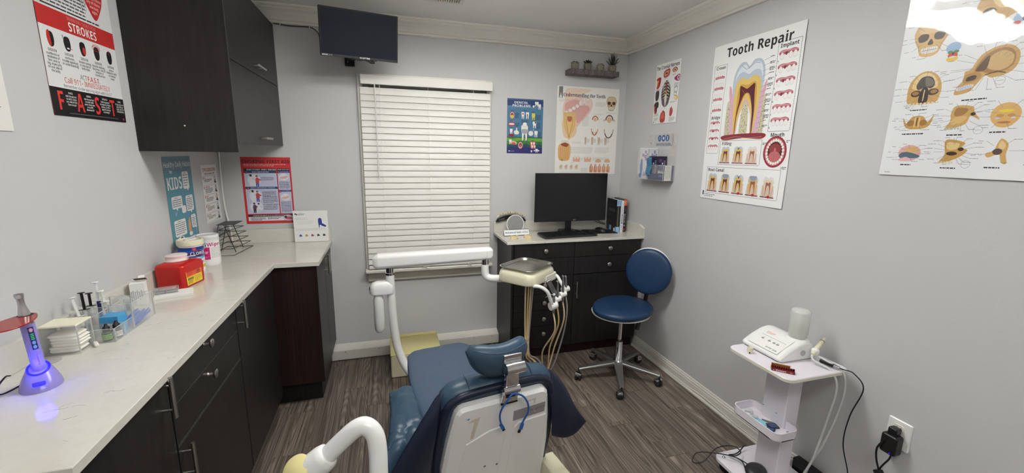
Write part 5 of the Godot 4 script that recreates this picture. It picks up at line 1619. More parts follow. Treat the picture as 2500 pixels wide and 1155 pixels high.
	ox.rect(180, 90, 120, 200, rgb(214, 30, 120)); ox.text("3", 214, 178, 70, WHITE); ox.rows(238, 160, 50, 2, 22, 12, WHITE, 4); ox.rows(190, 240, 100, 2, 18, 8, rgb(236, 150, 190), 5); ox.rows(190, 104, 60, 1, 12, 6, WHITE, 6)
	ox.rows(316, 100, 190, 12, 15, 4, rgb(150, 150, 150), 7)
	wipes_tub("white tub of wipes with pink panel beside the wire rack", Vector3(0.086, T, 0.562), 0.052, 0.168, picture("wipes_pink", ox, 0.35), false, 0.55)
	# black wire sorter
	var ra := thing("wire_sorter", "black wire file sorter with five stepped tiers", "file sorter", Vector3(0, T, 0))
	for i in 5:
		var y := 0.004 + 0.0335 * i
		var x1 := 0.178 - 0.0105 * i
		var x0 := 0.028 + 0.004 * i
		var zf := 0.385 - 0.028 * i
		var zb := 0.118
		put(G.new().tube([Vector3(x0, y, zb), Vector3(x1, y, zb), Vector3(x1 - 0.03, y, zf), Vector3(x0, y, zf), Vector3(x0, y, zb)], 0.0021, 6), "tier", M.plastic_black, ra)
	put(G.new().rbox(Vector3(0.082, 0.17, 0.19), Vector3(0.1, 0.003, 0.15), 0.001, 1), "top_tray", M.plastic_black, ra)
	for z in [0.118, 0.26]:
		put(G.new().tube([Vector3(0.03, 0.002, z + 0.1), Vector3(0.042, 0.17, z)], 0.0024, 6).tube([Vector3(0.13, 0.002, z + 0.03), Vector3(0.07, 0.17, z)], 0.0024, 6), "strut", M.plastic_black, ra)
	# product display board
	var pb := Pic.new(440, 434, rgb(238, 238, 235))
	pb.oval(30, 40, 9, 12, INK); pb.oval(48, 48, 7, 12, INK); pb.rows(66, 36, 90, 2, 14, 7, rgb(120, 122, 126), 3); pb.text("ViewFlex XR10", 26, 96, 22, rgb(190, 192, 198), -1, "sans"); pb.rows(26, 112, 200, 1, 10, 6, rgb(190, 192, 200), 4)
	pb.rows(26, 138, 230, 4, 14, 4, rgb(206, 207, 212), 5); pb.rows(26, 246, 390, 3, 12, 4, rgb(200, 200, 206), 6)
	pb.blob([316, 120, 356, 108, 364, 190, 336, 200, 330, 236, 322, 230], rgb(60, 66, 130)); pb.card(332, 116, 28, 70, 10, rgb(50, 66, 170)); pb.blob([352, 190, 370, 180, 410, 206, 414, 222, 400, 228, 352, 206], rgb(36, 56, 160)); pb.oval(408, 214, 9, 9, rgb(30, 40, 110))
	for i in 5:
		var c: Color = [rgb(60, 70, 150), rgb(190, 150, 50), rgb(150, 60, 60), rgb(50, 60, 50), rgb(40, 40, 44)][i]
		pb.blob([0, 20, 16, 0, 30, 12, 40, 26, 26, 30, 10, 34], c, 60 + i * 76, 326, 1.0); pb.rect(64 + i * 76, 330, 12, 22, c.lightened(0.2))
	var pd := thing("display_box", "white product display box leaning against the back upstand", "display box", Vector3(0.5245, T, 0.0365), 0.0)
	put(G.new().rbox(Vector3(0, 0.1095, 0), Vector3(0.218, 0.217, 0.026), 0.001, 1), "box", M.paper_white, pd)
	cg = G.new()
	card(cg, 0.216, 0.215, 0.0004)
	put(cg, "front_print", picture("display_print", pb, 0.4), pd, Vector3(0, 0.1095, 0.0131))


func wipes_tub(label: String, at: Vector3, r: float, h: float, print_m: Material, lidded: bool, turn: float):
	var o := thing("wipes_tub", label, "wipes tub", at, turn, "tubs of wipes on the worktop")
	put(G.new().lathe([Vector2(0.0001, 0), Vector2(r * 0.93, 0), Vector2(r * 0.96, 0.004), Vector2(r * 0.99, h * 0.14), Vector2(r * 0.97, h * 0.15), Vector2(r * 0.98, h * 0.82), Vector2(r, h * 0.86), Vector2(r * 0.99, h * 0.9), Vector2(0.0001, h * 0.9)], 40), "tub", M.plastic_white, o)
	if lidded:
		put(G.new().lathe([Vector2(r * 0.99, h * 0.845), Vector2(r * 1.06, h * 0.85), Vector2(r * 1.07, h * 0.97), Vector2(r * 1.03, h), Vector2(r * 0.9, h * 1.0), Vector2(r * 0.88, h * 0.97), Vector2(0.0001, h * 0.965)], 40), "lid", M.plastic_cream, o)
		put(G.new().rbox(Vector3(0.0, h * 0.99, 0), Vector3(r * 0.9, 0.008, r * 0.7), 0.003, 2, Basis(Vector3.BACK, 0.1)), "flip_cap", M.plastic_white, o)
	else:
		put(G.new().lathe([Vector2(r * 0.99, h * 0.87), Vector2(r * 1.01, h * 0.875), Vector2(r * 1.0, h * 0.985), Vector2(r * 0.97, h), Vector2(r * 0.85, h), Vector2(r * 0.84, h * 0.98), Vector2(0.0001, h * 0.98)], 40), "lid", M.plastic_white, o)
	put(wrap_label(r * 0.985, h * 0.16, h * 0.8, -2.2, 2.2, r * 0.99), "label", print_m, o)


# ---------------------------------------------------------------- screen and shelf on the back wall
func plant_leaf(len: float, w: float, curl: float, th := 0.25) -> G:
	var g := G.new()
	var R := []
	for i in 6:
		var f := i / 5.0
		var hw := w * sin(PI * (0.18 + 0.82 * f)) * 0.5 + 0.0002
		var c := Vector3(0, len * sin(0.5 * PI * f * (1.0 - curl * 0.4)) , len * curl * f * f)
		R.append(PackedVector3Array([c + Vector3(hw, 0, 0), c + Vector3(0, 0, hw * th), c + Vector3(-hw, 0, 0), c + Vector3(0, 0, -hw * th)]))
	return g.loft(R)


func potted(called: String, label: String, at: Vector3, kind: int, pot: Material, green: Material):
	var o := thing(called, label, "potted plant", at, 0.0, "succulents on the small shelf")
	put(G.new().lathe([Vector2(0.0001, 0), Vector2(0.022, 0), Vector2(0.024, 0.002), Vector2(0.0295, 0.022), Vector2(0.031, 0.036), Vector2(0.0305, 0.048), Vector2(0.0285, 0.05), Vector2(0.0265, 0.048), Vector2(0.026, 0.042), Vector2(0.0001, 0.042)], 26), "pot", pot, o)
	put(G.new().lathe([Vector2(0.026, 0.0425), Vector2(0.0001, 0.046)], 16), "soil", M.rubber_black, o)
	var leaves: int = [12, 16, 18, 22][kind]
	for i in leaves:
		var f := float(i) / leaves
		var a := i * 2.4
		var g: G
		var tip := 0.0
		match kind:
			0:
				g = plant_leaf(0.026, 0.016, 0.5, 0.5)
				tip = 1.25 - f * 0.9
			1:
				g = plant_leaf(0.036, 0.012, 0.15, 0.6)
				tip = 0.95 - f * 0.75
			2:
				g = plant_leaf(0.022, 0.014, 0.5, 0.6)
				tip = 1.3 - f * 0.9
			_:
				g = plant_leaf(0.05 + 0.055 * f, 0.008, 0.05, 0.5)
				tip = 0.95 * pow(1.0 - f, 0.8)
		put(g, "leaf", green, o, Vector3(sin(a) * 0.012 * (1.0 - f), 0.045, cos(a) * 0.012 * (1.0 - f)), Basis(Vector3.UP, a) * Basis(Vector3.RIGHT, tip))


func back_wall_things():
	# screen on a swing arm
	var tv := thing("wall_screen", "black flat screen on a wall arm above the window", "screen", Vector3(0.921, 2.2135, 0.352), 0.17)
	tv.basis = Basis(Vector3.UP, 0.17) * Basis(Vector3.RIGHT, 0.2)
	put(G.new().rbox(Vector3(0, 0, -0.006), Vector3(0.445, 0.264, 0.022), 0.004, 2), "housing", M.plastic_black, tv)
	put(G.new().rbox(Vector3(0, -0.01, -0.028), Vector3(0.36, 0.2, 0.03), 0.01, 2), "rear_cover", M.plastic_black, tv)
	put(G.new().box(Vector3(0, 0.0045, 0.0052), Vector3(0.43, 0.243, 0.0012)), "display", mat("screen_blue", rgb(26, 30, 42), 0.35, 0.0, 0.3), tv)
	var bz := Pic.new(860, 24, rgb(44, 45, 50))
	bz.text("HDMI", 44, 12, 22, WHITE, 0, "sansb", 1.1); bz.text("DTS", 104, 12, 22, rgb(170, 172, 176)); bz.text("SCEPTRE", 480, 12, 24, WHITE, 0, "sansb", 1.2)
	var cg := G.new()
	card(cg, 0.438, 0.012, 0.0004)
	put(cg, "bezel_print", picture("screen_bezel", bz, 0.35), tv, Vector3(0, -0.1245, 0.0054))
	var ar := thing("screen_mount", "black folding wall arm carrying the screen above the window", "wall mount", Vector3.ZERO)
	put(G.new().rbox(Vector3(0.834, 2.158, 0.012), Vector3(0.062, 0.13, 0.024), 0.004, 2), "wall_plate", M.plastic_black, ar)
	put(G.new().rbox(Vector3(0.86, 2.14, 0.09), Vector3(0.03, 0.04, 0.15), 0.004, 2, Basis(Vector3.UP, 0.4)), "arm", M.plastic_black, ar)
	put(G.new().rbox(Vector3(0.95, 2.115, 0.21), Vector3(0.03, 0.03, 0.2), 0.004, 2, Basis(Vector3.UP, -0.35)), "arm", M.plastic_black, ar)
	put(G.new().rbox(Vector3(0.938, 2.094, 0.285), Vector3(0.15, 0.014, 0.024), 0.004, 2, Basis(Vector3.UP, 0.17)), "cross_bar", M.plastic_black, ar)
	put(G.new().cyl(Vector3(0.905, 2.108, 0.16), Vector3(0.905, 2.165, 0.16), 0.014, -1, 14).cyl(Vector3(0.985, 2.083, 0.285), Vector3(0.985, 2.11, 0.285), 0.008, -1, 12), "pivot", M.plastic_black, ar)
	for y in [2.12, 2.2]:
		put(G.new().cyl(Vector3(0.822, y, 0.024), Vector3(0.822, y, 0.027), 0.005, -1, 10), "screw", M.steel_worn, ar)
	var cb := thing("screen_cable", "black cable clipped under the crown moulding to the screen", "cable", Vector3.ZERO)
	put(G.new().tube(curve([Vector3(0.392, 2.3195, 0.014), Vector3(0.428, 2.319, 0.012), Vector3(0.468, 2.3145, 0.012), Vector3(0.515, 2.3145, 0.012), Vector3(0.6, 2.317, 0.013), Vector3(0.636, 2.301, 0.02), Vector3(0.655, 2.275, 0.05), Vector3(0.668, 2.24, 0.1), Vector3(0.69, 2.215, 0.2), Vector3(0.74, 2.2, 0.31)], 6), 0.0028, 8), "cord", M.plastic_black, cb)
	for px in [0.43, 0.601]:
		put(G.new().rbox(Vector3(px, 2.317, 0.012), Vector3(0.006, 0.014, 0.014), 0.002, 2), "clip", M.plastic_white, cb)
	# small floating shelf with four succulents
	var sm := mat("weathered_wood", Color.WHITE, 0.8)
	sm.albedo_texture = grain(256, 256, rgb(70, 64, 64), rgb(132, 124, 122), 91, 6.0)
	sm.uv1_triplanar = true
	sm.uv1_scale = Vector3(4, 4, 4)
	var sf := thing("wall_shelf", "short weathered grey wood shelf high in the corner", "shelf", Vector3(2.608, 2.155, 0.052))
	put(G.new().rbox(Vector3(0, 0, 0), Vector3(0.416, 0.037, 0.1), 0.003, 2), "board", sm, sf)
	for px in [-0.19, 0.19]:
		put(G.new().box(Vector3(px, -0.0, 0.0503), Vector3(0.03, 0.037, 0.0012)), "end_block", sm, sf)
	var pot := mat("pot_concrete", Color.WHITE, 0.9)
	pot.albedo_texture = speckle(128, 0.05, rgb(120, 116, 100), rgb(160, 154, 138), 8)
	pot.uv1_triplanar = true
	pot.uv1_scale = Vector3(8, 8, 8)
	var g1 := mat("leaf_dark", rgb(34, 46, 36), 0.5)
	var g2 := mat("leaf_grey", rgb(66, 84, 68), 0.6)
	potted("rosette_succulent", "flat dark rosette succulent, leftmost pot on the shelf", Vector3(2.458, 2.1738, 0.052), 0, pot, g1)
	potted("spiky_succulent", "short spiky dark succulent in the shelf's second pot", Vector3(2.566, 2.1738, 0.052), 1, pot, g1)
	potted("grey_succulent", "low grey green succulent in the shelf's third pot", Vector3(2.674, 2.1738, 0.052), 2, pot, g2)
	potted("tall_aloe", "tall thin leaved aloe in the pot nearest the corner", Vector3(2.778, 2.1738, 0.052), 3, pot, g1)


# ---------------------------------------------------------------- desk cabinet in the right corner
const DT := 0.922


func desk():
	var c := thing("desk_cabinet", "dark drawer cabinet with knobs and one door in the right corner", "cabinet", Vector3.ZERO)
	put(G.new().box(Vector3(2.407, 0.491, 0.2065), Vector3(1.038, 0.826, 0.351)), "body", M.cabinet_dark, c)
	put(G.new().box(Vector3(2.412, 0.039, 0.195), Vector3(1.02, 0.078, 0.33)), "toe_kick", M.cabinet_red, c)
	put(G.new().rbox(Vector3(1.8795, 0.451, 0.201), Vector3(0.017, 0.902, 0.398), 0.0012, 1), "side_panel", M.cabinet_dark, c)
	for y in [[0.788, 0.901], [0.653, 0.785], [0.515, 0.65], [0.387, 0.512], [0.264, 0.384], [0.085, 0.261]]:
		var d := panel(c, "drawer", Vector3(2.127, (y[0] + y[1]) / 2, 0.382), 0.468, y[1] - y[0], Basis())
		knob(d, Vector3(0, (0.205 - 0.173) if y[0] < 0.1 else 0.0, 0.018), Basis())
	for y in [[0.785, 0.901], [0.651, 0.782]]:
		var d := panel(c, "drawer", Vector3(2.644, (y[0] + y[1]) / 2, 0.382), 0.56, y[1] - y[0], Basis())
		knob(d, Vector3(0.004, 0.0, 0.018), Basis())
	var dd := panel(c, "door", Vector3(2.644, 0.365, 0.382), 0.56, 0.56, Basis())
	bar_pull(dd, Vector3(-0.262, 0.17, 0.018), Basis(), 0.128)
	put(G.new().box(Vector3(2.363, 0.492, 0.3835), Vector3(0.003, 0.82, 0.003)), "stile", M.cabinet_dark, c)
	var t := thing("desk_countertop", "white quartz desk top with low upstands in the right corner", "countertop", Vector3(0, 0.9042, 0))
	put(G.new().prism([Vector2(1.836, 0), Vector2(RW - 0.001, 0), Vector2(RW - 0.001, -0.415), Vector2(1.836, -0.415)], 0, DT - 0.9042, flat(), 0.0015), "slab", M.quartz, t)
	put(G.new().rbox(Vector3((1.836 + RW) / 2, DT - 0.9042 + 0.0425, 0.009), Vector3(RW - 1.838, 0.085, 0.018), 0.0015, 1), "upstand", M.quartz, t)
	put(G.new().prism([Vector2(0.019, 0), Vector2(0.413, 0), Vector2(0.413, 0.062), Vector2(0.36, 0.085), Vector2(0.019, 0.085)], 0, 0.018, Transform3D(Basis(Vector3.BACK, Vector3.UP, Vector3.LEFT), Vector3(RW - 0.001, DT - 0.9042, 0))), "upstand", M.quartz, t)


func book(label: String, at: Vector3, turn: float, w: float, h: float, d: float, cover: Color, spine: Pic, front: Pic):
	var o := thing("book", label, "book", at, turn, "books standing by the monitor")
	var cm := mat("book_cover_%s" % o.name, cover, 0.35)
	put(G.new().box(Vector3(0, h / 2, 0), Vector3(w - 0.005, h - 0.006, d - 0.006)), "pages", M.paper_white, o)
	put(G.new().rbox(Vector3(-w / 2 + 0.0012, h / 2, 0), Vector3(0.0024, h, d), 0.0008, 1).rbox(Vector3(w / 2 - 0.0012, h / 2, 0), Vector3(0.0024, h, d), 0.0008, 1).rbox(Vector3(0, h / 2, d / 2 - 0.0012), Vector3(w, h, 0.0024), 0.0008, 1), "cover", cm, o)
	var g := G.new()
	card(g, w - 0.001, h - 0.001, 0.0004)
	put(g, "spine_print", picture("spine_%s" % o.name, spine, 0.35), o, Vector3(0, h / 2, d / 2))
	if front:
		g = G.new()
		card(g, d - 0.001, h - 0.001, 0.0004)
		put(g, "cover_print", picture("front_%s" % o.name, front, 0.3), o, Vector3(-w / 2, h / 2, 0), Basis(Vector3.UP, -PI / 2))


func desk_things():
	var T := DT + 0.0001
	# monitor
	var m := thing("monitor", "black flat computer monitor on the white desk top", "monitor", Vector3(2.432, T, 0.105), 0.0)
	put(G.new().rbox(Vector3(0, 0.2815, 0.044), Vector3(0.612, 0.378, 0.016), 0.004, 2), "bezel", M.plastic_black, m)
	put(G.new().rbox(Vector3(0, 0.2815, 0.0365), Vector3(0.614, 0.38, 0.004), 0.0018, 2), "back_shell", mat("shell_light", rgb(176, 176, 176), 0.4), m)
	put(G.new().rbox(Vector3(0, 0.25, 0.02), Vector3(0.36, 0.2, 0.034), 0.012, 2), "rear_cover", M.plastic_black, m)
	put(G.new().box(Vector3(0, 0.287, 0.0522), Vector3(0.598, 0.342, 0.001)), "display", M.screen, m)
	put(G.new().rbox(Vector3(-0.005, 0.09, 0.012), Vector3(0.05, 0.17, 0.018), 0.004, 2), "neck", M.plastic_black, m)
	put(G.new().prism([Vector2(-0.125, -0.075), Vector2(-0.11, -0.088), Vector2(0.11, -0.088), Vector2(0.125, -0.075), Vector2(0.06, 0.06), Vector2(0.045, 0.07), Vector2(-0.045, 0.07), Vector2(-0.06, 0.06)], 0, 0.012, flat(), 0.003), "foot", M.plastic_black, m)
	var lg := Pic.new(60, 30, rgb(16, 16, 18))
	lg.oval(14, 15, 10, 10, rgb(190, 190, 192)); lg.text("LG", 42, 15, 24, rgb(190, 190, 192))
	var g := G.new()
	card(g, 0.024, 0.011, 0.0003)
	put(g, "logo", picture("monitor_logo", lg, 0.3), m, Vector3(0.03, 0.1035, 0.0521))
	# keyboard
	var k := thing("keyboard", "black full size keyboard in front of the monitor", "keyboard", Vector3(2.352, T, 0.279), 0.07)
	k.basis = Basis(Vector3.UP, 0.09) * Basis(Vector3.RIGHT, 0.06)
	put(G.new().rbox(Vector3(0, 0.013, 0), Vector3(0.445, 0.014, 0.15), 0.004, 2), "case", M.plastic_dark, k)
	var kc := put(G.new().rbox(Vector3.ZERO, Vector3(0.0165, 0.007, 0.0165), 0.002, 1), "key", M.plastic_black, k, Vector3(-0.208, 0.0225, -0.058))
	for r in 6:
		for c in 22:
			if r == 0 and c == 0 or c == 15 or c == 18 or (r == 5 and c > 3 and c < 10):
				continue
			if c in [16, 17] and r in [2, 3]:
				continue
			again(kc, "key", k, Vector3(-0.208 + c * 0.0198, 0.0225, -0.058 + r * 0.0215 + (0.004 if r > 0 else 0.0)))
	put(G.new().rbox(Vector3(-0.208 + 6.5 * 0.0198, 0.0225, 0.0535), Vector3(0.115, 0.007, 0.0165), 0.002, 1), "space_bar", M.plastic_black, k)
	# mouse and its mat
	var mm := put(G.new().prism(rr(0.2, 0.17, 0.01), 0, 0.003, flat(), 0.0006), "mouse_mat", M.rubber_black, null, Vector3(2.712, T, 0.165), Basis(Vector3.UP, -0.08))
	tag(mm, "black mouse mat between the keyboard and the books", "mouse mat")
	var mo := thing("computer_mouse", "black computer mouse with a grey stripe on its mat", "mouse", Vector3(2.69, T + 0.0031, 0.175), 0.5)
	var R := []
	for i in 10:
		var f := i / 9.0
		var ring := PackedVector3Array()
		for j in 20:
			var a := TAU * j / 20
			var hw := 0.03 * sqrt(clampf(1.0 - pow(2 * f - 1.0, 4), 0.02, 1.0))
			var hh := 0.034 * sqrt(clampf(1.0 - pow(2 * f * 0.9 - 1.0, 2), 0.02, 1.0))
			ring.append(Vector3(cos(a) * hw, maxf(0.0, sin(a)) * hh + 0.001, 0.052 - f * 0.104))
		R.append(ring)
	put(G.new().loft(R), "shell", M.plastic_black, mo)
	put(G.new().rbox(Vector3(0, 0.031, 0.006), Vector3(0.012, 0.008, 0.05), 0.003, 2, Basis(Vector3.RIGHT, 0.15)), "scroll_strip", M.steel_worn, mo)
	# books
	var s1 := Pic.new(80, 480, rgb(26, 26, 30))
	s1.rect(0, 0, 80, 90, rgb(150, 190, 226)); s1.rows(14, 20, 50, 4, 14, 6, rgb(60, 90, 140), 3); s1.rect(30, 96, 10, 290, rgb(150, 140, 100)); s1.rect(0, 400, 80, 80, rgb(150, 186, 222))
	var f1 := Pic.new(360, 480, rgb(16, 16, 20))
	f1.rows(90, 60, 180, 4, 22, 5, rgb(70, 72, 76), 3); f1.rect(80, 140, 230, 50, rgb(66, 68, 74)); f1.rows(80, 210, 220, 2, 16, 5, rgb(60, 62, 66), 4); f1.oval(180, 320, 26, 16, rgb(40, 42, 48)); f1.rect(120, 400, 80, 74, rgb(110, 150, 196)); f1.rect(0, 398, 40, 80, rgb(80, 96, 130)); f1.rect(276, 424, 50, 50, WHITE); f1.rect(326, 400, 34, 80, rgb(150, 186, 222))
	for i in 5:
		f1.oval(300, 240 + i * 26, 5, 5, rgb(90, 92, 96))
	book("thick black book with pale blue corner bands beside the monitor", Vector3(2.828, T, 0.122), -0.1, 0.032, 0.262, 0.19, rgb(22, 22, 26), s1, f1)
	var s2 := Pic.new(70, 480, rgb(214, 220, 230))
	for i in 5:
		s2.text("C A R D S".split(" ")[i % 5], 36, 110 + i * 26, 30, rgb(190, 90, 110))
	s2.rect(24, 210, 26, 140, rgb(50, 54, 66)); s2.rows(30, 220, 14, 8, 15, 9, WHITE, 3); s2.rect(30, 370, 14, 50, rgb(170, 176, 190)); s2.oval(36, 440, 5, 8, rgb(110, 116, 130))
	book("white spined book between two black books on the desk", Vector3(2.862, T, 0.124), -0.1, 0.026, 0.256, 0.19, rgb(206, 212, 222), s2, null)
	var s3 := Pic.new(80, 480, rgb(24, 22, 24))
	s3.rect(0, 0, 80, 96, rgb(222, 96, 40)); s3.rows(20, 20, 44, 4, 16, 8, rgb(250, 190, 150), 3)
	for i in 9:
		s3.text("DENTAL MAT"[i], 52, 220 + i * 15, 20, WHITE); s3.text("MATERIALS"[i], 28, 220 + i * 15, 19, WHITE)
	s3.rows(44, 110, 20, 5, 16, 6, rgb(150, 140, 110), 5); s3.oval(40, 386, 14, 14, rgb(190, 190, 190)); s3.rect(22, 430, 34, 36, rgb(200, 60, 40))
	book("black book with an orange top band against the right wall", Vector3(2.8905, T, 0.118), -0.1, 0.026, 0.266, 0.185, rgb(30, 26, 26), s3, null)
	tag(put(G.new().tube(curve([Vector3(2.68, 1.03, 0.09), Vector3(2.72, 1.0, 0.06), Vector3(2.76, 0.978, 0.045), Vector3(2.81, 0.965, 0.03)], 6), 0.0022, 7).tube(curve([Vector3(2.66, 1.04, 0.09), Vector3(2.70, 0.995, 0.055), Vector3(2.75, 0.972, 0.04), Vector3(2.81, 0.955, 0.03)], 6), 0.0022, 7), "monitor_cables", M.plastic_black), "pair of black monitor cables passing behind the books", "cable")
	# shade guide: a curved black holder with a row of tooth tabs
	var sg := thing("tooth_shade_guide", "curved black tooth shade guide with cream tabs on the upstand", "shade guide", Vector3(1.972, 0.0, 0.03), 0.0)
	var hp := []
	for i in 25:
		var f := i / 24.0 * 2.0 - 1.0
		hp.append(Vector2(f * 0.12, 1.0455 - f * f * 0.034 + (0.0135 if absf(f) < 0.92 else 0.006)))
	for i in 25:
		var f := 1.0 - i / 24.0 * 2.0
		hp.append(Vector2(f * 0.122, 1.0425 - f * f * 0.034 - (0.0125 if absf(f) < 0.9 else 0.0055)))
	put(G.new().prism(hp, -0.009, 0.009, Transform3D(), 0.002), "holder", M.plastic_black, sg)
	var tp := Pic.new(120, 24, rgb(20, 20, 22))
	tp.text("Dentsply", 60, 12, 24, rgb(170, 170, 172), 0, "serifb", 1.0, 0.2)
	g = G.new()
	card(g, 0.055, 0.011, 0.0003)
	put(g, "lettering", picture("guide_letters", tp, 0.4), sg, Vector3(-0.078, 1.028, 0.0092), Basis(Vector3.BACK, 0.3))
	var tt := [mat("tooth_ivory", rgb(226, 206, 156), 0.3), mat("tooth_tan", rgb(196, 166, 106), 0.3), mat("tooth_pale", rgb(236, 226, 200), 0.3)]
	for i in 24:
		var f := (i + 0.5) / 24.0 * 2.0 - 1.0
		var by := 1.0565 - f * f * 0.034
		var lean := Basis(Vector3.BACK, -f * 0.4)
		put(G.new().rbox(Vector3(0, 0.008, 0), Vector3(0.0062, 0.018, 0.003), 0.001, 1), "tab_holder", M.steel_worn, sg, Vector3(f * 0.112, by, 0.004), lean)
		put(G.new().ball(Vector3(0, 0.022, 0), Vector3(0.0042, 0.0095, 0.003), 8), "tooth_tab", tt[[2, 0, 0, 1, 0, 1][i % 6] if i > 1 else 2], sg, Vector3(f * 0.112, by, 0.004), lean)
	# round mirror
	var mi := thing("round_mirror", "round grey mirror with a white rim behind the name plate", "mirror", Vector3(1.985, T + 0.002, 0.118), 0.05)
	mi.basis = Basis(Vector3.UP, 0.05) * Basis(Vector3.RIGHT, -0.12)
	put(G.new().lathe([Vector2(0.066, -0.006), Vector2(0.0725, -0.006), Vector2(0.0735, 0.0), Vector2(0.0725, 0.006), Vector2(0.067, 0.006), Vector2(0.066, 0.003)], 44, Vector3(0, 0.0745, 0), Basis(Vector3.RIGHT, PI / 2)), "rim", M.plastic_white, mi)
	put(G.new().lathe([Vector2(0.0001, -0.005), Vector2(0.0665, -0.005), Vector2(0.0665, 0.003), Vector2(0.0001, 0.003)], 44, Vector3(0, 0.0745, 0), Basis(Vector3.RIGHT, PI / 2)), "plate", mat("plate_grey", rgb(150, 150, 148), 0.35), mi)
	put(G.new().rbox(Vector3(0, 0.007, -0.012), Vector3(0.05, 0.008, 0.02), 0.003, 2), "foot", M.plastic_white, mi)
	# name plate
	var np := Pic.new(420, 84, rgb(236, 238, 240))
	np.text("Mohamead Bakir, D.D.S.", 210, 40, 40, INK, 0, "serifb", 0.8)
	var pl := thing("name_plate", "white desk name plate with black serif lettering", "name plate", Vector3(1.977, T, 0.176), 0.04)
	put(G.new().prism([Vector2(0.0, 0.0), Vector2(0.03, 0.0), Vector2(0.026, 0.003), Vector2(0.004, 0.043), Vector2(0.0, 0.044)], -0.102, 0.102, Transform3D(Basis(Vector3.BACK, Vector3.UP, Vector3.LEFT), Vector3(0, 0, -0.015))), "holder", M.steel_worn, pl)
	g = G.new()
	card(g, 0.2, 0.041, 0.0006)
	put(g, "name_card", picture("name_card", np, 0.5), pl, Vector3(0, 0.0225, 0.001), Basis(Vector3.RIGHT, -0.505))
	# two plaster casts
	var pm := mat("plaster", rgb(226, 206, 160), 0.6)
	for i in 2:
		var c := thing("dental_cast", ["cream horseshoe plaster dental cast, the left one on the desk", "cream plaster dental cast with sawn block, nearer the keyboard"][i], "dental cast", [Vector3(1.922, T, 0.302), Vector3(2.026, T, 0.292)][i], [0.1, -0.5][i], "plaster casts on the desk")
		var hs := []
		for j in 17:
			var a := PI * j / 16.0
			hs.append(Vector2(cos(a) * 0.032, sin(a) * -0.036 + 0.012))
		for j in 17:
			var a := PI * (16 - j) / 16.0
			hs.append(Vector2(cos(a) * 0.014, sin(a) * -0.018 + 0.012))
		put(G.new().prism(hs, 0, 0.015, flat(), 0.002), "base", pm, c)
		for j in 12:
			var a := PI * (j + 0.5) / 12.0
			put(G.new().rbox(Vector3(0, 0.006, 0), Vector3(0.0085, 0.012, 0.007), 0.0028, 2), "tooth", pm, c, Vector3(cos(a) * 0.0235, 0.014, sin(a) * 0.0275 - 0.012), Basis(Vector3.UP, -a + PI / 2))
		if i == 1:
			put(G.new().rbox(Vector3(0.02, 0.006, 0.028), Vector3(0.03, 0.012, 0.016), 0.001, 1), "sawn_block", pm, c)


# ---------------------------------------------------------------- stool, dispenser, trolley
func pad_disc(rx: float, rz: float, th: float, seam: float, egg := 0.0, n := 40) -> Array:   # rings of a stuffed round cushion, bottom to top
	var R := []
	for q in [[0.0, 0.86], [0.06, 0.95], [0.25, 0.995], [0.45, 1.0], [0.62, 0.985], [0.78, 0.94], [0.9, 0.85], [0.97, 0.68], [1.0, 0.45], [1.01, 0.2]]:
		var ring := PackedVector3Array()
		for j in n:
			var a := TAU * j / n
			var w: float = q[1] * (1.0 + egg * cos(a * 2.0) * 0.5 + egg * sin(a))
			ring.append(Vector3(cos(a) * rx * w, q[0] * th, sin(a) * rz * w))
		R.append(ring)
	return R


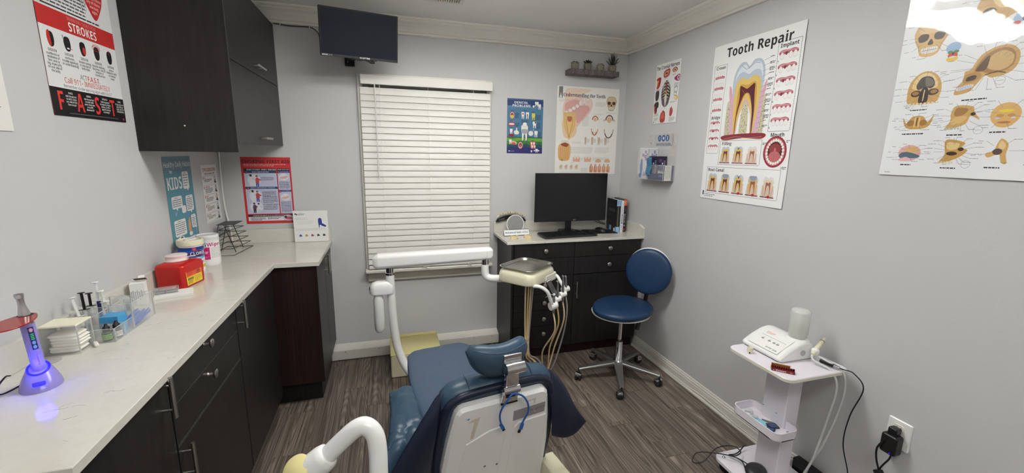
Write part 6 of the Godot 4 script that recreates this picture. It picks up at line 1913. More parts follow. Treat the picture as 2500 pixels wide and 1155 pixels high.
func stool():
	mat("vinyl_navy", rgb(30, 58, 92), 0.38, 0.0, 0.45)
	var alu := mat("cast_aluminium", rgb(186, 186, 184), 0.3, 0.9)
	var o := thing("rolling_stool", "blue vinyl rolling stool with backrest and five castors", "stool", Vector3(2.55, 0, 0.79))
	for i in 5:
		var a := deg_to_rad(187.0 - 72.0 * i)
		var d := Vector3(cos(a), 0, sin(a))
		var side := Vector3(-d.z, 0, d.x)
		var R := []
		for k in 7:
			var f := k / 6.0
			var c := d * lerpf(0.02, 0.285, f)
			var hw := lerpf(0.03, 0.014, f)
			var top := lerpf(0.124, 0.088, f)
			var bot := lerpf(0.092, 0.072, f)
			R.append(PackedVector3Array([c - side * hw + Vector3(0, bot, 0), c - side * hw + Vector3(0, top - 0.006, 0), c - side * (hw - 0.006) + Vector3(0, top, 0), c + side * (hw - 0.006) + Vector3(0, top, 0), c + side * hw + Vector3(0, top - 0.006, 0), c + side * hw + Vector3(0, bot, 0)]))
		var leg := put(G.new().loft(R), "leg", alu, o)
		var cp := d * 0.283
		var turn := a * 1.7 + i * 0.9
		var cb := Basis(Vector3.UP, turn)
		var ca := put(G.new().cyl(Vector3(0, 0.05, 0), Vector3(0, 0.08, 0), 0.0065, -1, 10).rbox(Vector3(0, 0.037, 0), Vector3(0.018, 0.03, 0.034), 0.005, 2), "castor", M.plastic_black, leg, cp, cb)
		for s in [-1, 1]:
			put(G.new().lathe([Vector2(0.0001, 0), Vector2(0.022, 0), Vector2(0.025, 0.003), Vector2(0.025, 0.013), Vector2(0.022, 0.016), Vector2(0.0001, 0.017)], 22, Vector3(s * 0.0035, 0.025, 0.008), Basis(Vector3.BACK, -s * PI / 2)), "wheel", M.plastic_dark, leg, cp, cb)
		put(G.new().prism(rr(0.036, 0.03, 0.01), -0.02, 0.02, Transform3D(Basis(Vector3.UP, PI / 2) * Basis(Vector3.RIGHT, 0.2), Vector3(0, 0.038, 0.008)), 0.002), "hood", M.chrome, leg, cp, cb)
	put(G.new().lathe([Vector2(0.0001, 0.085), Vector2(0.036, 0.087), Vector2(0.038, 0.11), Vector2(0.03, 0.127), Vector2(0.026, 0.13), Vector2(0.0235, 0.265), Vector2(0.021, 0.27), Vector2(0.0001, 0.27)], 26), "sleeve", M.chrome, o)
	put(G.new().cyl(Vector3(0, 0.268, 0), Vector3(0, 0.28, 0), 0.0235, 0.018, 20), "collar", M.plastic_black, o)
	put(G.new().cyl(Vector3(0, 0.27, 0), Vector3(0, 0.45, 0), 0.0135, -1, 18), "gas_rod", M.chrome, o)
	var seat := Basis(Vector3.UP, 0.55)
	var sc := Vector3(0.045, 0.455, -0.075)
	put(G.new().loft(pad_disc(0.232, 0.205, 0.062, 0.0, 0.05)), "seat", M.vinyl_navy, o, sc, seat)
	put(G.new().lathe([Vector2(0.0001, -0.014), Vector2(0.19, -0.014), Vector2(0.212, -0.006), Vector2(0.214, 0.004), Vector2(0.2, 0.006)], 40, Vector3.ZERO, Basis(), Vector2(1.04, 0.94)), "seat_shell", M.plastic_white, o, sc, seat)
	put(G.new().rbox(Vector3(0.07, 0.425, -0.07), Vector3(0.16, 0.028, 0.12), 0.006, 2, Basis(Vector3.UP, 0.5)), "mechanism", M.plastic_black, o)
	put(G.new().rbox(Vector3(0.18, 0.375, -0.05), Vector3(0.03, 0.13, 0.02), 0.006, 2, Basis(Vector3.BACK, -0.2)), "lever", M.plastic_dark, o)
	# backrest: an upright stuffed oval facing the room
	var nrm := Vector3(-0.745, 0.12, 0.655).normalized()
	var bb := up_to(nrm) * Basis(Vector3.RIGHT, PI / 2)
	var bc := Vector3(0.255, 0.735, -0.085)
	put(G.new().loft(pad_disc(0.158, 0.166, 0.05, 0.0, 0.03)), "backrest", M.vinyl_navy, o, bc, bb)
	put(G.new().lathe([Vector2(0.0001, -0.02), Vector2(0.1, -0.017), Vector2(0.15, -0.004), Vector2(0.158, 0.012), Vector2(0.15, 0.02)], 40, Vector3.ZERO, Basis(), Vector2(1.0, 1.05)), "back_shell", M.plastic_white, o, bc, bb)
	put(G.new().tube(curve([Vector3(0.10, 0.428, -0.07), Vector3(0.2, 0.43, -0.1), Vector3(0.25, 0.46, -0.11), Vector3(0.262, 0.55, -0.105), Vector3(0.27, 0.66, -0.1)], 5), 0.014, 10), "back_post", M.plastic_black, o)


func sanitation():
	var o := thing("sanitation_station", "clear acrylic wall dispenser with blue sanitation lettering", "dispenser", Vector3(RW, 1.365, 0.5455), -PI / 2)
	# local: x along the wall, y up, z into the room
	put(G.new().prism(rr(0.322, 0.325, 0.015), 0.002, 0.005, Transform3D(Basis(), Vector3(0, 0.1625, 0))), "back_plate", M.acrylic, o)
	acrylic_walls(o, [[Vector3(0, 0.0015, 0.049), Vector3(0.318, 0.003, 0.088)], [Vector3(-0.159, 0.11, 0.049), Vector3(0.003, 0.214, 0.088)], [Vector3(0.159, 0.055, 0.049), Vector3(0.003, 0.106, 0.088)], [Vector3(-0.096, 0.11, 0.0915), Vector3(0.124, 0.214, 0.003)], [Vector3(0.063, 0.055, 0.0915), Vector3(0.19, 0.106, 0.003)], [Vector3(-0.033, 0.11, 0.049), Vector3(0.003, 0.214, 0.082)]])
	for s in [-1, 1]:
		put(G.new().cyl(Vector3(s * 0.13, 0.262, 0.004), Vector3(s * 0.13, 0.262, 0.009), 0.005, -1, 10), "screw", M.chrome, o)
	var p := Pic.new(460, 166, rgb(186, 186, 185))
	var bl := rgb(40, 84, 150)
	for i in 3:
		p.oval(130 + i * 100, 54, 44, 50, bl)
	p.rect(112, 30, 14, 50, rgb(150, 180, 216)); p.rect(134, 30, 14, 50, rgb(150, 180, 216)); p.oval(230, 54, 22, 24, rgb(200, 216, 236)); p.rect(318, 22, 24, 64, rgb(180, 200, 226))
	p.text("SANITATION STATION", 230, 148, 46, bl, 0, "sansb", 0.78)
	var g := G.new()
	card(g, 0.205, 0.074, 0.0003)
	put(g, "lettering", picture("station_letters", p, 0.3), o, Vector3(0.012, 0.282, 0.0052))
	var sb := mat("box_white", rgb(232, 232, 236), 0.45)
	# three boxes in it
	var f := Pic.new(230, 490, rgb(232, 232, 238))
	f.oval(60, 300, 30, 130, rgb(30, 70, 160)); f.oval(60, 300, 22, 116, rgb(50, 110, 210)); f.oval(40, 440, 30, 40, rgb(70, 140, 210)); f.rows(110, 380, 100, 4, 18, 8, rgb(120, 110, 170), 3)
	for c in [[150, 60], [190, 110], [140, 130], [90, 110], [170, 170]]:
		f.poly(f.pts([0, -28, 24, -14, 24, 14, 0, 28, -24, 14, -24, -14], c[0], c[1]), rgb(120, 96, 170)); f.poly(f.pts([0, -14, 12, -7, 12, 7, 0, 14, -12, 7, -12, -7], c[0], c[1]), rgb(190, 170, 210))
	station_box("glove_box", "white glove box with purple hexagons in the wall dispenser", Vector3(2.899, 1.3685, 0.45), 0.116, 0.222, f, rgb(228, 226, 236), "glove")
	f = Pic.new(210, 330, rgb(36, 32, 56))
	f.rect(0, 250, 210, 80, rgb(40, 60, 110)); f.oval(110, 100, 14, 14, WHITE); f.oval(50, 260, 14, 14, WHITE); f.rows(140, 60, 40, 8, 24, 12, rgb(150, 146, 166), 4); f.oval(60, 60, 40, 24, rgb(90, 60, 120))
	station_box("mask_box", "dark purple mask box in the middle of the wall dispenser", Vector3(2.899, 1.3685, 0.567), 0.105, 0.165, f, rgb(36, 34, 60), "mask")
	f = Pic.new(160, 200, rgb(24, 40, 110))
	f.text("BluTab", 80, 90, 46, WHITE, 0, "sansb", 0.9); f.rows(30, 130, 100, 2, 16, 7, rgb(150, 170, 220), 3); f.rect(0, 0, 160, 12, rgb(60, 90, 160))
	station_box("tablet_box", "small navy and white box at the dispenser's near end", Vector3(2.899, 1.3685, 0.663), 0.078, 0.103, f, rgb(226, 224, 214), "tab")
	var fm := mat("mask_blue", rgb(110, 176, 220), 0.8)
	var R := []
	for i in 8:
		var q := i / 7.0
		var row := PackedVector3Array()
		for j in 9:
			var s := j / 8.0 - 0.5
			row.append(Vector3(-0.004 * sin(q * 9.0) - 0.004 * cos(s * 3.0), 0.03 + q * 0.125, s * (0.05 + 0.015 * sin(q * 3.0)) + 0.01 * q))
		R.append(row)
	var mk := put(G.new().grid(R).grid(R, false, true), "face_mask", fm, null, Vector3(2.847, 1.37, 0.535))
	tag(mk, "pale blue face mask hanging from the wall dispenser", "face mask")


func station_box(called: String, label: String, at: Vector3, w: float, h: float, front: Pic, c: Color, code: String):
	var o := thing(called, label, "box", at, -PI / 2)
	put(G.new().rbox(Vector3(0, h / 2, 0), Vector3(w, h, 0.072), 0.001, 1), "carton", mat("box_%s" % code, c, 0.45), o)
	var g := G.new()
	card(g, w - 0.001, h - 0.001, 0.0003)
	var m := picture("box_front_%s" % code, front, 0.4)
	put(g, "front_print", m, o, Vector3(0, h / 2, 0.0361))
	if code != "tab":
		g = G.new()
		card(g, 0.071, h - 0.001, 0.0003)
		put(g, "side_print", m, o, Vector3(w / 2, h / 2, 0), Basis(Vector3.UP, PI / 2))
	else:
		var p := Pic.new(140, 200, rgb(230, 228, 216))
		p.rows(10, 20, 86, 9, 18, 6, rgb(176, 176, 170), 3); p.rect(108, 0, 32, 200, rgb(30, 46, 116))
		g = G.new()
		card(g, 0.071, h - 0.001, 0.0003)
		put(g, "side_print", picture("box_side_tab", p, 0.4), o, Vector3(w / 2, h / 2, 0), Basis(Vector3.UP, PI / 2))


func cart():
	var wl := mat("laminate_white", rgb(232, 228, 236), 0.3)
	var ed := mat("edge_ivory", rgb(222, 222, 210), 0.35)
	var o := thing("instrument_trolley", "white pedestal trolley with tray and castors against the right wall", "trolley", Vector3(2.73, 0, 1.87))
	# local origin under the top's middle
	put(G.new().prism(rr(0.34, 0.325, 0.035, 6), 0.6465, 0.66, flat(), 0.002, true), "top", wl, o)
	put(G.new().prism(rr(0.343, 0.328, 0.036, 6), 0.6445, 0.6575, flat(), 0.001, true), "top_edge", ed, o)
	var col := put(G.new().rbox(Vector3(0.022, 0.355, -0.008), Vector3(0.08, 0.57, 0.118), 0.004, 2), "column", wl, o)
	for y in [0.26, 0.31]:
		put(G.new().cyl(Vector3(-0.0185, 0.39, -0.06 + (y - 0.26) * 1.4), Vector3(-0.0195, 0.39, -0.06 + (y - 0.26) * 1.4), 0.003, -1, 10), "screw", M.steel_worn, col)
	put(G.new().prism(rr(0.305, 0.33, 0.04, 6), 0.055, 0.072, flat(), 0.002, true), "base", wl, o, Vector3(-0.02, 0, -0.005))
	put(G.new().lathe([Vector2(0.0001, 0.072), Vector2(0.008, 0.072), Vector2(0.007, 0.076), Vector2(0.004, 0.078), Vector2(0.0001, 0.078)], 14, Vector3(-0.135, 0, -0.135)), "bolt", M.chrome, o)
	for q in [[-0.13, -0.125], [0.09, -0.125], [-0.13, 0.12], [0.09, 0.12]]:
		put(G.new().cyl(Vector3(q[0] - 0.012, 0.026, q[1]), Vector3(q[0] + 0.012, 0.026, q[1]), 0.026, -1, 18).rbox(Vector3(q[0], 0.045, q[1]), Vector3(0.034, 0.02, 0.04), 0.004, 2), "castor", M.plastic_black, o)
	var tr := put(G.new().prism(rr(0.13, 0.25, 0.032, 6), 0.332, 0.336, Transform3D(Basis(Vector3.RIGHT, -PI / 2), Vector3(-0.065, 0, -0.008)), 0.0, true), "tray", wl, o)
	var o1 := rr(0.13, 0.25, 0.032, 6)
	var i1 := rr(0.122, 0.242, 0.028, 6)
	var a0 := PackedVector3Array(); var a1 := PackedVector3Array(); var b0 := PackedVector3Array(); var b1 := PackedVector3Array()
	for k in o1.size():
		a0.append(Vector3(o1[k].x, 0.332, o1[k].y)); a1.append(Vector3(o1[k].x, 0.372, o1[k].y)); b0.append(Vector3(i1[k].x, 0.335, i1[k].y)); b1.append(Vector3(i1[k].x, 0.372, i1[k].y))
	put(G.new().grid([a0, a1], true).grid([a1, b1], true).grid([b1, b0], true), "tray_rim", wl, tr, Vector3(-0.065, 0, -0.008))
	put(G.new().cyl(Vector3(-0.016, 0.336, 0.075), Vector3(-0.016, 0.3385, 0.075), 0.006, -1, 14), "screw", M.steel_worn, tr)
	var Y := 0.6602
	# ultrasonic scaler
	var s := thing("ultrasonic_scaler", "white ultrasonic scaler unit with sloped button panel on the trolley", "scaler", Vector3(2.645, Y, 1.805), 0.0)
	var prof := [Vector2(0.004, 0.004), Vector2(0.0, 0.014), Vector2(0.006, 0.024), Vector2(0.05, 0.052), Vector2(0.105, 0.078), Vector2(0.135, 0.084), Vector2(0.165, 0.08), Vector2(0.19, 0.068), Vector2(0.205, 0.05), Vector2(0.208, 0.02), Vector2(0.204, 0.004)]
	var SR := []
	for q in [[-0.105, 0.8], [-0.103, 0.88], [-0.097, 0.95], [-0.088, 1.0], [0.088, 1.0], [0.097, 0.95], [0.103, 0.88], [0.105, 0.8]]:
		var ring := PackedVector3Array()
		for v in prof:
			ring.append(Vector3(0.104 + (v.x - 0.104) * (0.6 + 0.4 * q[1]), v.y * q[1] + 0.0, q[0]))
		SR.append(ring)
	put(G.new().loft(SR), "housing", M.plastic_white, s)
	put(G.new().box(Vector3(0.104, 0.0025, 0), Vector3(0.196, 0.005, 0.18)), "underside", M.plastic_dark, s)
	var pp := Pic.new(300, 340, rgb(238, 238, 236))
	pp.rows(40, 20, 90, 4, 12, 5, rgb(226, 130, 110), 3)
	for i in 24:
		pp.oval(30 + i * 10.5, 110 + (i % 2), 3.2, 3.2, INK)
	for q in [[70, 180], [140, 180], [190, 180], [226, 180]]:
		pp.oval(q[0], q[1], 15, 15, rgb(150, 152, 152)); pp.rows(q[0] - 14, q[1] - 30, 28, 1, 7, 4, GREYT, 4)
	pp.text("DTE D5", 220, 296, 34, rgb(90, 92, 96), 0, "sansb", 1.0, 0.2)
	var pn := Vector3(-0.47, 0.88, 0).normalized()
	var pb := Basis(Vector3.BACK, Vector3.UP.cross(Vector3.ZERO), pn)
	var ux := Vector3(0, 0, 1)
	var uy := pn.cross(ux)
	pb = Basis(ux, uy, pn)
	var g := G.new()
	card(g, 0.15, 0.105, 0.0003)
	put(g, "button_panel", picture("scaler_panel", pp, 0.25), s, Vector3(0.0535, 0.0545, 0.006), pb)
	put(G.new().lathe([Vector2(0.0001, 0.0), Vector2(0.0125, 0.0), Vector2(0.0125, 0.004), Vector2(0.01, 0.006), Vector2(0.0001, 0.0065)], 22, Vector3(0.128, 0.034, 0.1045), Basis(Vector3.RIGHT, PI / 2)), "power_knob", mat("knob_grey", rgb(176, 178, 176), 0.35), s)
	put(G.new().lathe([Vector2(0.05, 0.058), Vector2(0.05, 0.074), Vector2(0.046, 0.082), Vector2(0.036, 0.084), Vector2(0.0001, 0.08)], 34, Vector3(0.153, 0, 0.05)), "bottle_seat", M.plastic_white, s)
	var bt := thing("water_bottle", "upturned clear bottle half full of water on the scaler", "bottle", Vector3(2.798, Y + 0.0846, 1.855))
	put(G.new().lathe([Vector2(0.034, 0.0), Vector2(0.036, 0.004), Vector2(0.036, 0.012), Vector2(0.0385, 0.018), Vector2(0.0385, 0.118), Vector2(0.0355, 0.127), Vector2(0.025, 0.131), Vector2(0.0001, 0.131)], 34), "bottle_wall", M.milky_plastic, bt)
	var wm := mat("bottle_water", Color(0.86, 0.88, 0.8, 0.55), 0.15)
	wm.transparency = BaseMaterial3D.TRANSPARENCY_ALPHA
	put(G.new().lathe([Vector2(0.0001, 0.001), Vector2(0.033, 0.001), Vector2(0.0348, 0.012), Vector2(0.037, 0.019), Vector2(0.037, 0.07), Vector2(0.0001, 0.07)], 34), "water", wm, bt)
	var cr := mat("handpiece_cream", rgb(230, 224, 196), 0.35)
	var hp := thing("scaler_handpiece", "cream scaler handpiece resting in its holder on the trolley", "handpiece", Vector3(2.818, Y + 0.05, 1.93))
	put(G.new().rbox(Vector3(0.0, -0.006, 0.0), Vector3(0.03, 0.034, 0.03), 0.012, 3), "holder", M.plastic_white, hp)
	var dir := Vector3(0.084, 0.036, -0.028).normalized()
	put(G.new().tube([dir * -0.03, dir * -0.02, dir * 0.02, dir * 0.066, dir * 0.07, dir * 0.092, dir * 0.096], [0.007, 0.0095, 0.0105, 0.0092, 0.0075, 0.0058, 0.002], 18), "body", cr, hp)
	put(G.new().tube([dir * 0.066, dir * 0.069], 0.0096, 16), "ring", M.plastic_black, hp)
	put(G.new().tube(curve([dir * -0.03, Vector3(-0.035, -0.03, 0.025), Vector3(-0.012, -0.05, 0.085), Vector3(-0.004, -0.12, 0.115), Vector3(-0.01, -0.3, 0.1), Vector3(-0.03, -0.46, 0.09), Vector3(-0.045, -0.56, 0.07), Vector3(-0.04, -0.64, 0.05)], 8), 0.0048, 9), "hose", mat("hose_grey", rgb(206, 208, 206), 0.4), hp)
	put(G.new().tube(curve([Vector3(0.0, -0.02, 0.01), Vector3(0.012, -0.03, 0.06), Vector3(0.035, -0.055, 0.105), Vector3(0.045, -0.15, 0.115), Vector3(0.035, -0.28, 0.105), Vector3(-0.005, -0.42, 0.095), Vector3(0.0, -0.52, 0.06), Vector3(0.02, -0.62, 0.03)], 8), 0.0046, 9), "hose", M.hose_grey, hp)
	var bh := thing("black_handpiece", "black handpiece with silver collar lying on the trolley edge", "handpiece", Vector3(2.82, Y + 0.016, 1.955))
	var d2 := Vector3(0.025, -0.006, 0.075).normalized()
	put(G.new().tube([Vector3.ZERO, d2 * 0.004, d2 * 0.052], [0.006, 0.0095, 0.0088], 18), "body", M.plastic_black, bh)
	put(G.new().tube([d2 * 0.052, d2 * 0.07, d2 * 0.074], [0.0088, 0.0066, 0.005], 18), "collar", M.steel_worn, bh)
	put(G.new().tube(curve([d2 * 0.072, d2 * 0.09 + Vector3(0, 0.002, 0), Vector3(0.04, -0.008, 0.115), Vector3(0.055, -0.06, 0.15), Vector3(0.055, -0.2, 0.12), Vector3(0.03, -0.32, 0.13), Vector3(0.045, -0.45, 0.16), Vector3(0.07, -0.6, 0.16)], 8), [0.004] + range(55).map(func(_i): return 0.0024) + [0.0024], 8), "cord", M.plastic_black, bh)
	# small cup and bur block
	var cu := thing("small_cup", "small cream plastic cup at the trolley's left edge", "cup", Vector3(2.605, Y, 1.793))
	put(G.new().lathe([Vector2(0.0001, 0), Vector2(0.0105, 0), Vector2(0.0125, 0.008), Vector2(0.0125, 0.026), Vector2(0.011, 0.027), Vector2(0.01, 0.025), Vector2(0.0095, 0.018), Vector2(0.0001, 0.016)], 22), "body", cr, cu)
	put(G.new().rbox(Vector3(-0.0095, 0.004, 0.0085), Vector3(0.006, 0.007, 0.004), 0.001, 1, Basis(Vector3.UP, -0.8)), "notch", M.plastic_dark, cu)
	var bu := thing("bur_block", "red and gold bur block lying near the trolley's corner", "bur block", Vector3(2.603, Y, 1.965), -0.78)
	var rd := mat("anodized_red", rgb(120, 20, 24), 0.3, 0.5)
	put(G.new().rbox(Vector3(0, 0.0055, 0.008), Vector3(0.084, 0.011, 0.012), 0.001, 1).rbox(Vector3(0, 0.0085, -0.004), Vector3(0.084, 0.017, 0.006), 0.001, 1), "block", rd, bu)
	put(G.new().rbox(Vector3(-0.008, 0.012, -0.012), Vector3(0.068, 0.024, 0.005), 0.001, 1).rbox(Vector3(-0.041, 0.009, -0.006), Vector3(0.004, 0.014, 0.01), 0.001, 1), "gold_plate", mat("anodized_gold", rgb(176, 130, 60), 0.3, 0.6), bu)
	for i in 9:
		put(G.new().cyl(Vector3(-0.032 + 0.008 * i, 0.008, 0.001), Vector3(-0.032 + 0.008 * i, 0.019, 0.001), 0.0012, -1, 7), "bur", M.steel_worn, bu)
	var bp := Pic.new(160, 24, rgb(120, 20, 24))
	bp.text("Komet", 66, 12, 20, WHITE, 0, "sansb", 1.2); bp.rows(8, 10, 16, 1, 6, 4, WHITE, 3); bp.rows(128, 10, 20, 1, 6, 4, WHITE, 4)
	g = G.new()
	card(g, 0.082, 0.01, 0.0003)
	put(g, "lettering", picture("bur_letters", bp, 0.4), bu, Vector3(0, 0.0055, 0.0141))
	# things in the tray
	var TY := 0.3362
	tag(put(G.new().prism([Vector2(-0.018, -0.03), Vector2(0.02, -0.034), Vector2(0.022, 0.02), Vector2(0.01, 0.034), Vector2(-0.02, 0.03)], 0, 0.004, flat(), 0.001), "blue_sachet", mat("sachet_blue", rgb(150, 206, 226), 0.4), null, Vector3(2.652, TY, 1.852), Basis(Vector3.UP, 0.3)), "pale blue sachet lying in the trolley tray", "sachet")
	var kp := Pic.new(120, 90, rgb(36, 44, 66))
	for i in 6:
		kp.ring(30 + (i % 3) * 30, 30 + (i / 3) * 34, 10, 11, 4, rgb(90, 140, 220))
	for i in 2:
		var pk := thing("blue_pattern_pack", ["dark pack with blue rings lying in the tray's near end", "dark pack with blue rings, turned, beside its twin"][i], "pack", [Vector3(2.645, TY, 1.915), Vector3(2.682, TY, 1.895)][i], [0.5, -0.25][i], "patterned packs in the tray")
		put(G.new().rbox(Vector3(0, 0.003, 0), Vector3(0.046, 0.006, 0.034), 0.001, 1), "sleeve", M.plastic_dark, pk)
		g = G.new()
		card(g, 0.045, 0.033, 0.0003)
		put(g, "print", picture("pack_print_%d" % i, kp, 0.3), pk, Vector3(0, 0.0061, 0), Basis(Vector3.RIGHT, -PI / 2))
	tag(put(G.new().box(Vector3(0, 0.0008, 0), Vector3(0.05, 0.0016, 0.02)), "grey_card", mat("card_grey", rgb(110, 110, 108), 0.4), null, Vector3(2.69, TY + 0.0004, 1.862), Basis(Vector3.UP, -0.9)), "narrow grey card between sachet and patterned packs", "card")
	tag(put(G.new().tube(curve([Vector3(0, 0.008, 0), Vector3(0.02, 0.012, 0.02), Vector3(0.005, 0.008, 0.04), Vector3(-0.015, 0.012, 0.05), Vector3(0.01, 0.008, 0.07)], 5), 0.006, 8), "clear_tubing", M.acrylic_edge, null, Vector3(2.65, TY, 1.765)), "bit of clear crumpled tubing in the tray's far end", "tubing")
	# foot pedal and its cord on the trolley base
	var fp := thing("foot_pedal", "dark grey foot pedal with black cord on the trolley base", "foot pedal", Vector3(2.665, 0.0722, 1.86), 0.4)
	put(G.new().lathe([Vector2(0.0001, 0), Vector2(0.048, 0), Vector2(0.05, 0.004), Vector2(0.05, 0.012), Vector2(0.045, 0.02), Vector2(0.03, 0.026), Vector2(0.0001, 0.029)], 36, Vector3.ZERO, Basis(), Vector2(1.1, 0.9)), "pedal", M.plastic_dark, fp)
	tag(put(G.new().tube(curve([Vector3(2.66, 0.085, 1.83), Vector3(2.62, 0.1, 1.78), Vector3(2.56, 0.09, 1.72), Vector3(2.5, 0.06, 1.66), Vector3(2.46, 0.03, 1.68), Vector3(2.5, 0.05, 1.71), Vector3(2.58, 0.1, 1.7), Vector3(2.66, 0.11, 1.72), Vector3(2.67, 0.105, 1.76), Vector3(2.63, 0.1, 1.77), Vector3(2.62, 0.085, 1.74), Vector3(2.66, 0.08, 1.74), Vector3(2.7, 0.085, 1.73), Vector3(2.73, 0.1, 1.72)], 7), 0.0028, 7).tube(curve([Vector3(2.62, 0.085, 1.74), Vector3(2.64, 0.09, 1.80), Vector3(2.61, 0.08, 1.86), Vector3(2.58, 0.078, 1.92), Vector3(2.62, 0.08, 1.96)], 7), 0.0028, 7), "pedal_cord", M.plastic_black), "tangled black cord looping over the trolley base onto the floor", "cord")
	tag(put(G.new().rbox(Vector3.ZERO, Vector3(0.04, 0.12, 0.12), 0.004, 2), "black_power_unit", M.plastic_black, null, Vector3(2.8935, 0.0615, 1.93), Basis(Vector3.BACK, 0.03)), "black box standing on the floor between trolley and wall", "power unit")
	# socket plate with a plugged-in adapter
	var w := thing("wall_socket", "white double socket plate on the right wall", "socket", Vector3(RW, 0.475, 2.2135), -PI / 2)
	put(G.new().prism(rr(0.083, 0.118, 0.006), 0.0, 0.006, Transform3D(), 0.003), "plate", M.plastic_white, w)
	for y in [-0.026, 0.026]:
		put(G.new().prism(rr(0.036, 0.03, 0.012), 0.005, 0.008, Transform3D(Basis(), Vector3(0, y, 0)), 0.001), "outlet", M.plastic_offwhite, w)
		for x in [-0.007, 0.007]:
			put(G.new().box(Vector3(x, y + 0.002, 0.008), Vector3(0.0022, 0.008, 0.0006)), "slot", M.rubber_black, w)
	var ad := thing("power_adapter", "black plug-in power adapter with a tiny blue light", "adapter", Vector3(RW - 0.0095, 0.468, 2.214), -PI / 2)
	put(G.new().rbox(Vector3(-0.002, 0.024, 0.016), Vector3(0.032, 0.03, 0.032), 0.006, 2), "plug", M.plastic_black, ad)
	put(G.new().rbox(Vector3(0.0, -0.028, 0.024), Vector3(0.056, 0.082, 0.046), 0.01, 3), "body", M.plastic_black, ad)
	put(G.new().cyl(Vector3(0.012, -0.058, 0.0472), Vector3(0.012, -0.058, 0.048), 0.0022, -1, 10), "indicator", M.blue_glow, ad)
	put(G.new().tube(curve([Vector3(-0.012, -0.02, 0.05), Vector3(-0.026, -0.06, 0.054), Vector3(-0.026, -0.11, 0.046), Vector3(-0.012, -0.16, 0.04), Vector3(0.004, -0.22, 0.03), Vector3(0.0, -0.4, 0.02)], 6), 0.0035, 8).tube(curve([Vector3(0.01, -0.068, 0.03), Vector3(0.008, -0.09, 0.032), Vector3(-0.006, -0.13, 0.038), Vector3(-0.016, -0.165, 0.04)], 6), 0.0032, 8).rbox(Vector3(-0.012, -0.165, 0.04), Vector3(0.03, 0.02, 0.02), 0.004, 2, Basis(Vector3.BACK, 0.6)), "cord", M.plastic_black, ad)


# ---------------------------------------------------------------- dental chair and its delivery unit
func vinyl(called: String, c: Color, sd: int) -> StandardMaterial3D:
	var m := mat(called, c, 0.36, 0.0, 0.45)
	m.uv1_triplanar = true
	m.uv1_scale = Vector3(5, 5, 5)
	m.albedo_texture = speckle(256, 0.03, Color(0.95, 0.955, 0.96), Color.WHITE, sd, 0.25, 0.75, 5)
	m.normal_enabled = true
	var im := noise(0.12, sd + 1, 3).get_seamless_image(256, 256)
	im.bump_map_to_normal_map(0.6)
	m.normal_texture = ImageTexture.create_from_image(im)
	m.normal_scale = 0.18
	return m


# a thick bent sheet from rows of points: th is its thickness along the given way
func bent_sheet(rows: Array, th: float) -> G:
	var A := []
	var B := []
	var rn := rows.size()
	var cn: int = rows[0].size()
	for i in rn:
		var a := PackedVector3Array()
		var b := PackedVector3Array()
		for j in cn:
			var du: Vector3 = rows[mini(i + 1, rn - 1)][j] - rows[maxi(i - 1, 0)][j]
			var dv: Vector3 = rows[i][mini(j + 1, cn - 1)] - rows[i][maxi(j - 1, 0)]
			var m := du.cross(dv).normalized() * th * 0.5
			var edge := minf(minf(i, rn - 1 - i), minf(j, cn - 1 - j))
			if edge == 0:
				m *= 0.45
			a.append(rows[i][j] + m)
			b.append(rows[i][j] - m)
		A.append(a)
		B.append(b)
	var g := G.new()
	g.grid(A).grid(B, false, true)
	for i in rn - 1:
		g.quad(A[i][0], B[i][0], B[i + 1][0], A[i + 1][0]); g.quad(A[i + 1][-1], B[i + 1][-1], B[i][-1], A[i][-1])
	for j in cn - 1:
		g.quad(A[0][j + 1], B[0][j + 1], B[0][j], A[0][j]); g.quad(A[-1][j], B[-1][j], B[-1][j + 1], A[-1][j + 1])
	return g


# rows of a smooth sheet through a few rows of control points
func smooth_rows(ctrl: Array, nu := 6, nv := 6) -> Array:
	var mid := []
	for r in ctrl:
		mid.append(curve(r, nv))
	var o := []
	var c := mid.size()
	for i in c - 1:
		for k in nu:
			var row := PackedVector3Array()
			for j in mid[0].size():
				row.append(mid[i][j].cubic_interpolate(mid[i + 1][j], mid[maxi(i - 1, 0)][j], mid[mini(i + 2, c - 1)][j], float(k) / nu))
			o.append(row)
	o.append(PackedVector3Array(mid[-1]))
	return o


func cushion(outline: Callable, n: int, depths: Array) -> G:   # outline(f) -> [half width, y]; stuffed slab between back z and front z
	return G.new()


